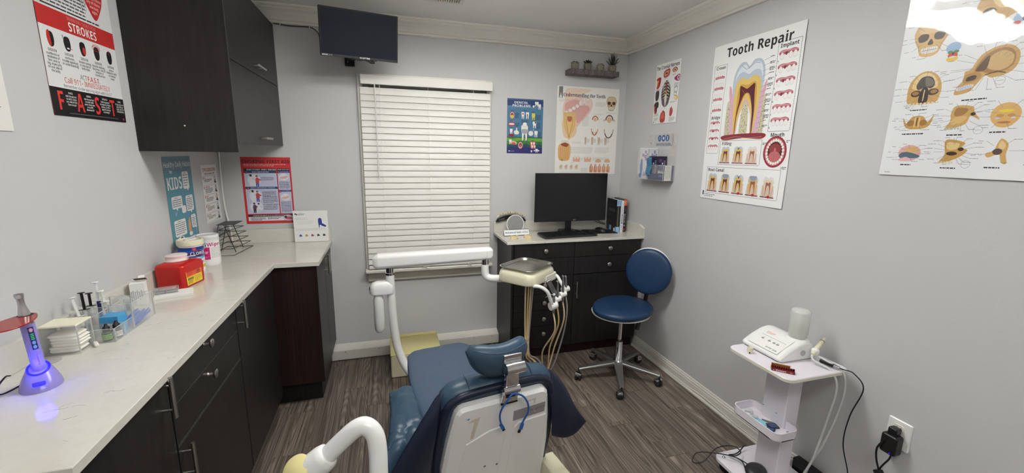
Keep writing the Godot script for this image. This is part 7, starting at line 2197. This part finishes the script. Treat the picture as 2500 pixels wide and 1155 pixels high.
func dental_chair():
	var vs := vinyl("vinyl_seat", rgb(72, 90, 112), 61)
	var vb := vinyl("vinyl_back", rgb(54, 78, 98), 62)
	var vn := vinyl("vinyl_under", rgb(24, 34, 56), 63)
	var o := thing("dental_chair", "blue vinyl dental chair seen from behind with white back shell", "dental chair", Vector3(1.279, 0, 0.925), 0.17)
	# seat and leg rest in one long cushion
	var R := []
	var prof := [[-0.005, 0.10, 0.447], [0.0, 0.150, 0.448], [0.03, 0.176, 0.45], [0.12, 0.196, 0.452], [0.25, 0.22, 0.452], [0.4, 0.238, 0.446], [0.55, 0.24, 0.436], [0.68, 0.235, 0.43]]
	for q in prof:
		var ring := PackedVector3Array()
		for k in 28:
			var a := TAU * k / 28
			var cx := signf(cos(a)) * pow(absf(cos(a)), 0.35)
			var cy := signf(sin(a)) * pow(absf(sin(a)), 0.45)
			ring.append(Vector3(cx * q[1], q[2] - 0.034 + cy * 0.034 - (0.006 * (1.0 - cx * cx) if cy > 0 else 0.0), q[0]))
		ring.reverse()
		R.append(ring)
	put(G.new().loft(R), "seat", vs, o)
	put(G.new().rbox(Vector3(0, 0.35, 0.37), Vector3(0.34, 0.06, 0.6), 0.015, 2), "seat_frame", M.plastic_cream, o)
	put(G.new().rbox(Vector3(0, 0.2, 0.47), Vector3(0.22, 0.26, 0.34), 0.03, 3), "lift_cover", M.plastic_cream, o)
	put(G.new().prism(rr(0.42, 0.78, 0.08), 0.001, 0.06, Transform3D(Basis(Vector3.RIGHT, -PI / 2), Vector3(0.0, 0, 0.5)), 0.012), "floor_base", M.plastic_cream, o)
	put(G.new().rbox(Vector3(0.30, 0.10, 0.81), Vector3(0.075, 0.15, 0.16), 0.008, 2), "side_box", M.plastic_cream, o)
	# the back: a frame of its own whose z axis looks out of the chair's back
	var PB := Basis(Vector3.RIGHT, 0.21)
	var B0 := Vector3(0.022, 0.606, 0.872)
	var sh := G.new()
	sh.prism([Vector2(-0.165, 0.0), Vector2(-0.182, -0.006), Vector2(-0.196, -0.022), Vector2(-0.203, -0.05), Vector2(-0.222, -0.16), Vector2(-0.238, -0.3), Vector2(-0.242, -0.56), Vector2(0.242, -0.56), Vector2(0.238, -0.3), Vector2(0.222, -0.16), Vector2(0.203, -0.05), Vector2(0.196, -0.022), Vector2(0.182, -0.006), Vector2(0.165, 0.0)], -0.035, 0.0, Transform3D(), 0.012, true)
	var shell := put(sh, "back_shell", M.plastic_white, o, B0, PB)
	put(G.new().prism([Vector2(-0.055, -0.12), Vector2(0.0, -0.115), Vector2(0.02, -0.135), Vector2(0.0, -0.44), Vector2(-0.2, -0.44), Vector2(-0.15, -0.16)].map(func(v): return v + Vector2(0.0, -0.02)), -0.002, 0.004, Transform3D(), 0.003), "lower_panel", M.plastic_white, shell)
	put(G.new().prism([Vector2(0.055, -0.16), Vector2(0.075, -0.14), Vector2(0.2, -0.135), Vector2(0.215, -0.44), Vector2(0.045, -0.44)], -0.002, 0.004, Transform3D(), 0.003), "lower_panel", M.plastic_white, shell)
	var lp := Pic.new(260, 90, rgb(150, 148, 148))
	lp.text("BELMONT", 196, 40, 26, rgb(110, 108, 110), 0, "sansb"); lp.line(lp.pts([140, 22, 156, 44, 140, 66]), 4, rgb(120, 118, 120)); lp.line(lp.pts([180, 20, 164, 44, 184, 70]), 3, rgb(206, 200, 196))
	var g := G.new()
	card(g, 0.145, 0.052, 0.0006)
	put(g, "name_label", picture("chair_label", lp, 0.4), shell, Vector3(0.118, -0.098, 0.0002), Basis(Vector3.BACK, 0.035))
	var tp := mat("tape_residue", rgb(212, 200, 182), 0.6)
	put(G.new().prism([Vector2(-0.13, -0.06), Vector2(-0.1, -0.056), Vector2(-0.122, -0.16), Vector2(-0.134, -0.158), Vector2(-0.122, -0.075), Vector2(-0.15, -0.072)], 0.0, 0.0008, Transform3D()), "tape_mark", tp, shell)
	put(G.new().prism([Vector2(0.1, -0.038), Vector2(0.14, -0.034), Vector2(0.14, -0.06), Vector2(0.133, -0.06), Vector2(0.132, -0.042), Vector2(0.1, -0.045)], 0.0, 0.0008, Transform3D()), "tape_mark", tp, shell)
	put(G.new().prism([Vector2(-0.158, -0.052), Vector2(-0.142, -0.05), Vector2(-0.146, -0.057)], 0.0, 0.0008, Transform3D()), "blue_fleck", mat("fleck_blue", rgb(70, 130, 190), 0.5), shell)
	for q in [[-0.06, -0.33], [-0.005, -0.34]]:
		put(G.new().cyl(Vector3(q[0], q[1], 0.003), Vector3(q[0], q[1], 0.0055), 0.005, -1, 12), "screw", M.chrome, shell)
	# upholstered back in front of the shell: outline rings stacked along z
	var C := []
	for q in [[-0.036, 0.0, 0.9], [-0.04, 0.018, 1.0], [-0.06, 0.034, 1.0], [-0.09, 0.04, 1.0], [-0.115, 0.03, 0.97], [-0.128, 0.0, 0.88]]:
		var e: float = q[1]
		var ring := PackedVector3Array()
		for v in [Vector2(-0.14, 0.022), Vector2(-0.186, 0.01), Vector2(-0.214, -0.02), Vector2(-0.228, -0.08), Vector2(-0.236, -0.18), Vector2(-0.24, -0.3), Vector2(-0.23, -0.44), Vector2(0.23, -0.44), Vector2(0.24, -0.3), Vector2(0.236, -0.18), Vector2(0.228, -0.08), Vector2(0.214, -0.02), Vector2(0.186, 0.01), Vector2(0.14, 0.022), Vector2(0.05, 0.026), Vector2(-0.05, 0.026)]:
			ring.append(Vector3((v.x + signf(v.x) * e * 0.6) * lerpf(1.0, q[2], 0.3), v.y + e * 0.9 * (1.0 if v.y > -0.3 else 0.0), q[0]))
		C.append(ring)
	C.reverse()
	put(G.new().loft(C), "backrest", vb, o, B0, PB)
	# navy welt round the shell
	var wp := []
	for v in [Vector2(-0.25, -0.44), Vector2(-0.254, -0.3), Vector2(-0.247, -0.18), Vector2(-0.236, -0.075), Vector2(-0.218, -0.012), Vector2(-0.186, 0.016), Vector2(-0.14, 0.028), Vector2(0.0, 0.032), Vector2(0.14, 0.028), Vector2(0.186, 0.016), Vector2(0.218, -0.012), Vector2(0.236, -0.075), Vector2(0.247, -0.18), Vector2(0.254, -0.3), Vector2(0.25, -0.44)]:
		wp.append(Vector3(v.x, v.y, -0.04))
	put(G.new().tube(curve(wp, 5), 0.017, 10), "welt", vn, o, B0, PB)
	for s in [-1.0, 1.0]:
		var sp := []
		for q in [[0.03, -0.044], [0.052, -0.062], [0.058, -0.09], [0.05, -0.118]]:
			sp.append(Vector3(s * 0.135, q[0] + 0.008, q[1]))
		put(G.new().tube(curve(sp, 5), 0.0022, 6), "seam", vs, o, B0, PB)
	# wings: padded slings on both sides, seen from behind as dark sheets
	var L := smooth_rows([
		[Vector3(-0.205, 0.645, 0.795), Vector3(-0.21, 0.643, 0.795), Vector3(-0.216, 0.64, 0.79), Vector3(-0.222, 0.636, 0.785)],
		[Vector3(-0.235, 0.53, 0.82), Vector3(-0.262, 0.535, 0.822), Vector3(-0.285, 0.538, 0.818), Vector3(-0.302, 0.538, 0.80)],
		[Vector3(-0.25, 0.40, 0.80), Vector3(-0.31, 0.41, 0.818), Vector3(-0.355, 0.418, 0.822), Vector3(-0.392, 0.415, 0.812)],
		[Vector3(-0.255, 0.27, 0.775), Vector3(-0.34, 0.28, 0.805), Vector3(-0.41, 0.295, 0.825), Vector3(-0.455, 0.30, 0.825)],
		[Vector3(-0.255, 0.12, 0.75), Vector3(-0.36, 0.13, 0.80), Vector3(-0.45, 0.15, 0.83), Vector3(-0.51, 0.16, 0.84)]], 6, 5)
	put(bent_sheet(L, 0.014), "side_wing", vn, o)
	var Rr := smooth_rows([
		[Vector3(0.20, 0.648, 0.80), Vector3(0.225, 0.645, 0.80), Vector3(0.25, 0.64, 0.795), Vector3(0.27, 0.63, 0.785)],
		[Vector3(0.245, 0.55, 0.83), Vector3(0.285, 0.55, 0.82), Vector3(0.32, 0.545, 0.81), Vector3(0.345, 0.535, 0.795)],
		[Vector3(0.26, 0.44, 0.835), Vector3(0.315, 0.435, 0.83), Vector3(0.365, 0.43, 0.815), Vector3(0.405, 0.425, 0.80)],
		[Vector3(0.27, 0.34, 0.825), Vector3(0.335, 0.31, 0.825), Vector3(0.40, 0.305, 0.815), Vector3(0.468, 0.335, 0.80)]], 6, 5)
	put(bent_sheet(Rr, 0.014), "side_wing", vn, o)
	# armrests: soft padded strips running forward from the wings
	for s in [-1.0, 1.0]:
		var P := []
		for q in [[0.385, 0.283, 0.425, 0.04], [0.39, 0.284, 0.446, 0.05], [0.43, 0.288, 0.452, 0.053], [0.52, 0.296, 0.452, 0.057], [0.62, 0.312, 0.446, 0.064], [0.68, 0.324, 0.434, 0.068], [0.73, 0.348, 0.405, 0.074], [0.765, 0.375, 0.33, 0.08], [0.785, 0.40, 0.22, 0.085]]:
			if s > 0 and q[0] > 0.64:
				continue
			var wob := 0.006 * sin(q[0] * 60.0) if q[0] > 0.66 else 0.0
			P.append([Vector3(s * (q[1] - q[3]), q[2] - 0.004 + wob, q[0]), Vector3(s * (q[1] - q[3] * 0.35), q[2] + 0.006 - wob, q[0] - 0.004), Vector3(s * (q[1] + q[3] * 0.35), q[2] + 0.004 + wob, q[0]), Vector3(s * (q[1] + q[3]), q[2] - 0.014, q[0] + 0.004)])
		var rows := smooth_rows(P, 5, 5)
		var nz := noise(9.0, 71, 2)
		for i in rows.size():
			for j in rows[0].size():
				rows[i][j] += Vector3(0, 1, 0) * nz.get_noise_2d(rows[i][j].x * 1.5, rows[i][j].z * 1.5) * (0.008 + 0.03 * smoothstep(0.58, 0.74, rows[i][j].z))
		put(bent_sheet(rows, 0.03), "armrest", vb, o)
		for j in [0, rows[0].size() - 1]:
			var rim := []
			for i in rows.size():
				rim.append(rows[i][j])
			put(G.new().tube(rim, 0.0042, 8), "piping", vs, o)
		put(G.new().tube(Array(rows[1]), 0.004, 8), "piping", vs, o)
		put(G.new().rbox(Vector3(s * 0.25, 0.39, 0.6), Vector3(0.03, 0.05, 0.3), 0.01, 2), "armrest_bar", M.plastic_cream, o)
	# headrest on its chrome hinge
	var H := []
	for i in 25:
		var f := i / 24.0 * 2.0 - 1.0
		var top := 0.022 * f * f
		var bot := -0.136 + 0.042 * f * f
		var ring := PackedVector3Array()
		var e := sqrt(maxf(0.02, 1.0 - pow(absf(f), 5.0)))
		for k in 18:
			var a := TAU * k / 18
			ring.append(Vector3(f * 0.124, (top + bot) / 2 + sin(a) * (top - bot) / 2 * e, cos(a) * 0.044 * (0.4 + 0.6 * e) - 0.03 * f * f))
		H.append(ring)
	put(G.new().loft(H), "headrest", vb, o, Vector3(0.012, 0.822, 0.845), Basis(Vector3.RIGHT, 0.15))
	var st := []
	for i in 17:
		var f := (i / 16.0 * 2.0 - 1.0) * 0.92
		st.append(Vector3(f * 0.124, 0.022 * f * f - 0.014, 0.0335 - 0.03 * f * f))
	put(G.new().tube(curve(st, 3), 0.0013, 6), "stitching", vs, o, Vector3(0.012, 0.822, 0.845), Basis(Vector3.RIGHT, 0.15))
	var hx := 0.044
	put(G.new().rbox(Vector3(hx, 0.755, 0.882), Vector3(0.074, 0.082, 0.012), 0.003, 2), "headrest_plate", M.chrome, o)
	put(G.new().cyl(Vector3(hx - 0.038, 0.748, 0.9), Vector3(hx + 0.038, 0.748, 0.9), 0.023, -1, 30).cyl(Vector3(hx - 0.015, 0.748, 0.9), Vector3(hx + 0.015, 0.748, 0.9), 0.0242, -1, 30), "hinge", M.chrome, o)
	put(G.new().rbox(Vector3(hx - 0.004, 0.69, 0.884), Vector3(0.054, 0.11, 0.026), 0.005, 2, Basis(Vector3.RIGHT, 0.12)), "headrest_stem", M.chrome, o)
	put(G.new().cyl(Vector3(hx - 0.042, 0.655, 0.89), Vector3(hx + 0.026, 0.655, 0.89), 0.0165, -1, 24), "hinge", M.chrome, o)
	put(G.new().rbox(Vector3(hx - 0.01, 0.62, 0.884), Vector3(0.066, 0.05, 0.012), 0.003, 2, PB), "clamp_plate", M.chrome, o)
	put(G.new().box(Vector3(hx - 0.01, 0.63, 0.8935), Vector3(0.04, 0.012, 0.002), PB).box(Vector3(hx - 0.012, 0.596, 0.8835), Vector3(0.07, 0.006, 0.006), PB), "slot", M.rubber_black, o)
	# blue cable hung over the hinge
	var c := thing("blue_cable", "blue short cable with two plugs hung on the headrest hinge", "cable", Vector3(1.279, 0, 0.925), 0.17)
	var bm := mat("cable_blue", rgb(36, 96, 176), 0.4)
	put(G.new().tube(curve([Vector3(0.0, 0.51, 0.88), Vector3(-0.008, 0.55, 0.885), Vector3(-0.006, 0.59, 0.9), Vector3(0.012, 0.625, 0.91), Vector3(0.03, 0.645, 0.91), Vector3(0.055, 0.64, 0.908), Vector3(0.085, 0.617, 0.902), Vector3(0.11, 0.575, 0.892), Vector3(0.117, 0.53, 0.882), Vector3(0.105, 0.49, 0.87), Vector3(0.1, 0.475, 0.868)], 7), 0.0038, 9), "cord", bm, c)
	for q in [[Vector3(0.006, 0.495, 0.876), 0.5, Vector3(0.014, 0.478, 0.872)], [Vector3(0.098, 0.462, 0.866), -0.35, Vector3(0.09, 0.44, 0.862)]]:
		put(G.new().rbox(q[0], Vector3(0.014, 0.026, 0.008), 0.002, 2, Basis(Vector3.BACK, q[1])), "plug", bm, c)
		put(G.new().rbox(q[2], Vector3(0.012, 0.014, 0.005), 0.001, 1, Basis(Vector3.BACK, q[1])), "connector", M.plastic_black, c)
	# small cream wall-side box the post stands by
	var j := thing("floor_box", "yellowed cream utility box on the floor under the window", "utility box", Vector3(1.19, 0, 0.27), 0.0)
	put(G.new().rbox(Vector3(0, 0.0845, 0.0), Vector3(0.345, 0.167, 0.31), 0.012, 3), "cover", mat("box_side_cream", rgb(226, 220, 190), 0.4), j)
	put(G.new().rbox(Vector3(0.0, 0.168, 0.0), Vector3(0.347, 0.008, 0.312), 0.004, 2), "lid", M.plastic_yellowed, j)
	put(G.new().rbox(Vector3(0.0, 0.178, -0.14), Vector3(0.345, 0.02, 0.03), 0.008, 3), "rear_lip", M.plastic_yellowed, j)


func delivery_unit():
	var W: Material = M.plastic_white
	var o := thing("delivery_unit", "white dental delivery unit with post, swing arm and cream head", "delivery unit", Vector3.ZERO)
	put(G.new().tube(curve([Vector3(1.26, 0.12, 0.78), Vector3(1.18, 0.115, 0.68), Vector3(1.115, 0.165, 0.60), Vector3(1.075, 0.26, 0.57), Vector3(1.055, 0.36, 0.56), Vector3(1.042, 0.55, 0.56), Vector3(1.037, 0.72, 0.56), Vector3(1.036, 0.785, 0.56)], 6), 0.0265, 20), "post", W, o)
	put(G.new().cyl(Vector3(1.036, 0.785, 0.56), Vector3(1.036, 0.797, 0.56), 0.028, -1, 22).cyl(Vector3(1.036, 0.797, 0.56), Vector3(1.036, 0.84, 0.56), 0.0225, -1, 22), "swivel", M.chrome, o)
	# beam: a rounded box section that thins toward the head
	var a := Vector3(0.952, 0.872, 0.555)
	var b := Vector3(1.676, 0.905, 0.625)
	var dx := (b - a).normalized()
	var dz := dx.cross(Vector3.UP).normalized()
	var R := []
	for q in [[-0.012, 0.6], [0.0, 0.86], [0.012, 0.97], [0.03, 1.0], [0.68, 0.86], [0.705, 0.84], [0.72, 0.76], [0.73, 0.5]]:
		var ring := PackedVector3Array()
		for v in rr(0.082 * q[1], 0.094 * q[1], 0.026 * q[1], 4):
			ring.append(a + dx * q[0] + dz * v.x + Vector3.UP * v.y)
		ring.reverse()
		R.append(ring)
	put(G.new().loft(R), "swing_arm", W, o)
	for q in [0.018, 0.69]:
		var ring := []
		for v in rr(0.0835 * (1.0 if q < 0.1 else 0.855), 0.0955 * (1.0 if q < 0.1 else 0.855), 0.027, 4):
			ring.append(a + dx * q + dz * v.x + Vector3.UP * v.y)
		ring.append(ring[0])
		put(G.new().tube(ring, 0.0014, 6), "end_seam", M.plastic_offwhite, o)
	# drop elbow to the head
	put(G.new().cyl(Vector3(1.628, 0.832, 0.628), Vector3(1.628, 0.872, 0.628), 0.0225, -1, 22), "swivel", M.chrome, o)
	put(G.new().tube(curve([Vector3(1.628, 0.832, 0.628), Vector3(1.628, 0.79, 0.63), Vector3(1.635, 0.755, 0.635), Vector3(1.665, 0.742, 0.65), Vector3(1.72, 0.745, 0.675), Vector3(1.78, 0.75, 0.70)], 6), 0.0245, 18), "elbow", W, o)
	# head, cream, turned towards the chair
	var hb := Basis(Vector3.UP, 0.68)
	var hc := Vector3(1.885, 0.0, 0.712)
	var H := []
	for q in [[0.742, 0.93, 0.9], [0.744, 0.97, 0.96], [0.752, 1.0, 1.0], [0.79, 1.0, 0.99], [0.81, 0.97, 0.95], [0.822, 0.91, 0.88], [0.8255, 0.8, 0.78]]:
		var ring := PackedVector3Array()
		for v in rr(0.315 * q[1], 0.275 * q[2], 0.06, 6):
			ring.append(Vector3(v.x, q[0], v.y))
		H.append(ring)
	var head := put(G.new().loft(H), "control_head", M.plastic_cream, o, hc, hb)
	put(G.new().rbox(Vector3(0.075, 0.757, 0.128), Vector3(0.14, 0.055, 0.024), 0.01, 3), "finger_recess", M.plastic_offwhite, head)
	for q in [[-0.06, 0.13], [0.02, 0.138]]:
		put(G.new().cyl(Vector3(q[0], 0.752, q[1] - 0.002), Vector3(q[0], 0.752, q[1] + 0.002), 0.003, -1, 10), "screw", M.steel_worn, head)
	for q in [Vector3(0.05, 0, 0.1), Vector3(0.0, 0, 0.11)]:
		put(G.new().lathe([Vector2(0.0001, 0.728), Vector2(0.008, 0.73), Vector2(0.009, 0.742)], 12, q), "button", M.plastic_dark, head)
	# holders on two curved rods
	var hp := [Vector3(2.004, 0.61, 0.895), Vector3(2.038, 0.64, 0.87), Vector3(2.085, 0.66, 0.845), Vector3(2.118, 0.682, 0.815)]
	put(G.new().tube(curve([Vector3(1.87, 0.746, 0.88), Vector3(1.91, 0.745, 0.905), Vector3(1.95, 0.715, 0.915), Vector3(1.975, 0.66, 0.91), Vector3(1.99, 0.62, 0.9)], 6), 0.0115, 12), "holder_rod", W, o)
	put(G.new().tube(curve([Vector3(2.05, 0.765, 0.70), Vector3(2.085, 0.755, 0.735), Vector3(2.1, 0.72, 0.77), Vector3(2.112, 0.69, 0.80)], 6), 0.0105, 12), "holder_rod", W, o)
	put(G.new().rbox(Vector3(2.02, 0.70, 0.82), Vector3(0.03, 0.13, 0.02), 0.004, 2, Basis(Vector3.BACK, 0.5)), "bracket", M.steel_worn, o)
	for i in 4:
		var r := 0.026 if i == 0 else 0.02
		put(G.new().cyl(hp[i] + Vector3(-0.024, 0, 0.0), hp[i] + Vector3(0.022, 0.006, -0.01), r, r * 0.9, 18), "holder", W, o)
	put(G.new().tube([hp[0], hp[1], hp[2], hp[3]], 0.01, 10), "holder_bar", M.plastic_cream, o)
	# water bottle hanging from a housing on the post
	var bh := []
	for q in [[0.665, 0.9], [0.672, 1.0], [0.70, 1.0], [0.722, 0.93], [0.738, 0.75], [0.745, 0.5]]:
		var ring := PackedVector3Array()
		for v in rr(0.15 * q[1], 0.072 * q[1], 0.034 * q[1], 5):
			ring.append(Vector3(0.985 + v.x, q[0], 0.563 + v.y))
		bh.append(ring)
	put(G.new().loft(bh), "bottle_housing", W, o)
	put(G.new().cyl(Vector3(0.912, 0.705, 0.572), Vector3(0.909, 0.705, 0.572), 0.012, 0.01, 16), "knob", M.plastic_dark, o)
	put(G.new().lathe([Vector2(0.0001, 0.422), Vector2(0.012, 0.42), Vector2(0.02, 0.414), Vector2(0.026, 0.424), Vector2(0.031, 0.44), Vector2(0.032, 0.50), Vector2(0.031, 0.56), Vector2(0.032, 0.62), Vector2(0.027, 0.65), Vector2(0.02, 0.666), Vector2(0.0001, 0.668)], 30, Vector3(0.961, 0, 0.566)), "water_bottle", mat("bottle_frosted", rgb(226, 230, 226), 0.3), o)
	# stainless tray on the head
	var tr := thing("steel_tray", "stainless steel instrument tray on the delivery unit head", "tray", Vector3(1.883, 0.8262, 0.712), 0.68)
	var outer := rr(0.300, 0.262, 0.05, 6)
	var rings := []
	for q in [[0.262, 0.224, 0.04, 0.002], [0.28, 0.242, 0.045, 0.014], [0.284, 0.246, 0.046, 0.0155], [0.298, 0.26, 0.05, 0.0155], [0.301, 0.263, 0.051, 0.0135], [0.298, 0.26, 0.05, 0.012], [0.283, 0.245, 0.046, 0.0125], [0.264, 0.226, 0.04, 0.0]]:
		var ring := PackedVector3Array()
		for v in rr(q[0], q[1], q[2], 6):
			ring.append(Vector3(v.x, q[3], v.y))
		rings.append(ring)
	rings.reverse()
	put(G.new().grid(rings, true), "rim", mat("steel_tray_finish", rgb(216, 214, 208), 0.24, 1.0), tr)
	put(G.new().prism(rr(0.264, 0.226, 0.04, 6), 0.0, 0.0022, flat()), "pan", M.steel_tray_finish, tr)
	# hoses and handpieces
	var tan := mat("hose_tan", rgb(222, 204, 166), 0.45)
	var gry := mat("hose_dull", rgb(170, 168, 164), 0.45)
	var yel := mat("hose_yellow", rgb(226, 190, 130), 0.45)
	var starts := [Vector3(1.872, 0.745, 0.735), Vector3(1.895, 0.745, 0.73), Vector3(1.915, 0.745, 0.725), Vector3(1.935, 0.745, 0.715)]
	var lows := [Vector3(2.03, 0.05, 0.66), Vector3(2.05, 0.075, 0.70), Vector3(2.035, 0.06, 0.72), Vector3(2.075, 0.065, 0.70)]
	var labels := ["angled air water syringe in the lowest white holder", "slim grey handpiece in the second white holder", "grey handpiece in the third white holder", "short grey handpiece in the topmost white holder"]
	for i in 4:
		var h := thing("dental_handpiece", labels[i], "handpiece", hp[i], 0.0, "handpieces on the delivery unit")
		var up := Vector3(0.02 - 0.012 * i, 1.0, -0.05).normalized()
		if i == 0:
			put(G.new().tube([up * -0.03, up * 0.02, up * 0.055, up * 0.07], [0.008, 0.0085, 0.007, 0.0085], 14), "grip", M.steel_worn, h)
			put(G.new().tube(curve([up * 0.066, up * 0.074 + Vector3(-0.02, 0.004, 0.0), up * 0.07 + Vector3(-0.06, -0.006, 0.01)], 5), 0.0022, 8), "nozzle", M.chrome, h)
			put(G.new().rbox(up * 0.075, Vector3(0.014, 0.012, 0.014), 0.004, 2), "button", M.plastic_white, h)
		else:
			var l := [0.0, 0.115, 0.12, 0.085][i] as float
			put(G.new().tube([up * -0.03, up * 0.0, up * l * 0.5, up * l * 0.8, up * l], [0.0075, 0.0082, 0.0078, 0.0055, 0.0042], 14), "body", M.steel_worn, h)
			put(G.new().cyl(up * l, up * (l + 0.008) + Vector3(-0.006, 0, 0), 0.0052, -1, 12), "tip", M.chrome, h)
		put(G.new().cyl(up * -0.045, up * -0.028, 0.0062, 0.0078, 12), "coupling", M.steel_worn, h)
		var s: Vector3 = starts[i] - hp[i]
		var e: Vector3 = up * -0.045
		var lo: Vector3 = lows[i] - hp[i]
		put(G.new().tube(curve([s, s + Vector3(-0.006 * i, -0.25, 0.0), s + Vector3(0.005 - 0.012 * i, -0.5, 0.02), (s + lo) / 2 + Vector3(-0.03, -0.24, -0.005), lo, (lo + e) / 2 + Vector3(0.035 - 0.02 * (3 - i), -0.06, -0.015), e + Vector3(0.012, -0.12, 0.0), e], 8), 0.0052, 9), "hose", [tan, yel, tan, gry][i], h)


func assistant_arm():
	var o := thing("assistant_arm", "white bent tube arm with yellow cap in front of the chair", "support arm", Vector3.ZERO)
	put(G.new().tube(curve([Vector3(1.27, 0.03, 1.5), Vector3(1.2, 0.04, 1.7), Vector3(1.08, 0.1, 2.0), Vector3(1.0, 0.3, 2.19), Vector3(0.991, 0.55, 2.2), Vector3(0.991, 0.7, 2.187), Vector3(0.991, 0.775, 2.172), Vector3(0.984, 0.815, 2.162), Vector3(0.964, 0.836, 2.154), Vector3(0.94, 0.83, 2.148), Vector3(0.905, 0.799, 2.142), Vector3(0.86, 0.754, 2.137)], 8), 0.0235, 24), "tube", M.plastic_white, o)
	var d := Vector3(-0.76, -0.65, -0.06).normalized()
	var s := Vector3(0.868, 0.762, 2.138)
	put(G.new().tube([s, s + d * 0.004, s + d * 0.018, s + d * 0.1, s + d * 0.15], [0.026, 0.032, 0.036, 0.04, 0.04], 28), "joint_housing", M.plastic_white, o)
	put(G.new().lathe([Vector2(0.0001, 0), Vector2(0.034, 0), Vector2(0.036, 0.004), Vector2(0.036, 0.008), Vector2(0.032, 0.012), Vector2(0.0001, 0.014)], 32, s + d * 0.082 + Vector3(-0.012, 0.028, 0.012), up_to(Vector3(-0.3, 0.72, 0.45)) * Basis(Vector3.RIGHT, PI / 2)), "yellow_cap", M.plastic_yellowed, o)
	for k in 2:
		put(G.new().cyl(s + d * 0.05 + Vector3(0.024 + 0.001 * k, -0.014 + 0.006 * k, 0.018), s + d * 0.05 + Vector3(0.03 + 0.001 * k, -0.016 + 0.006 * k, 0.022), 0.0022, -1, 8), "screw", M.plastic_dark, o)
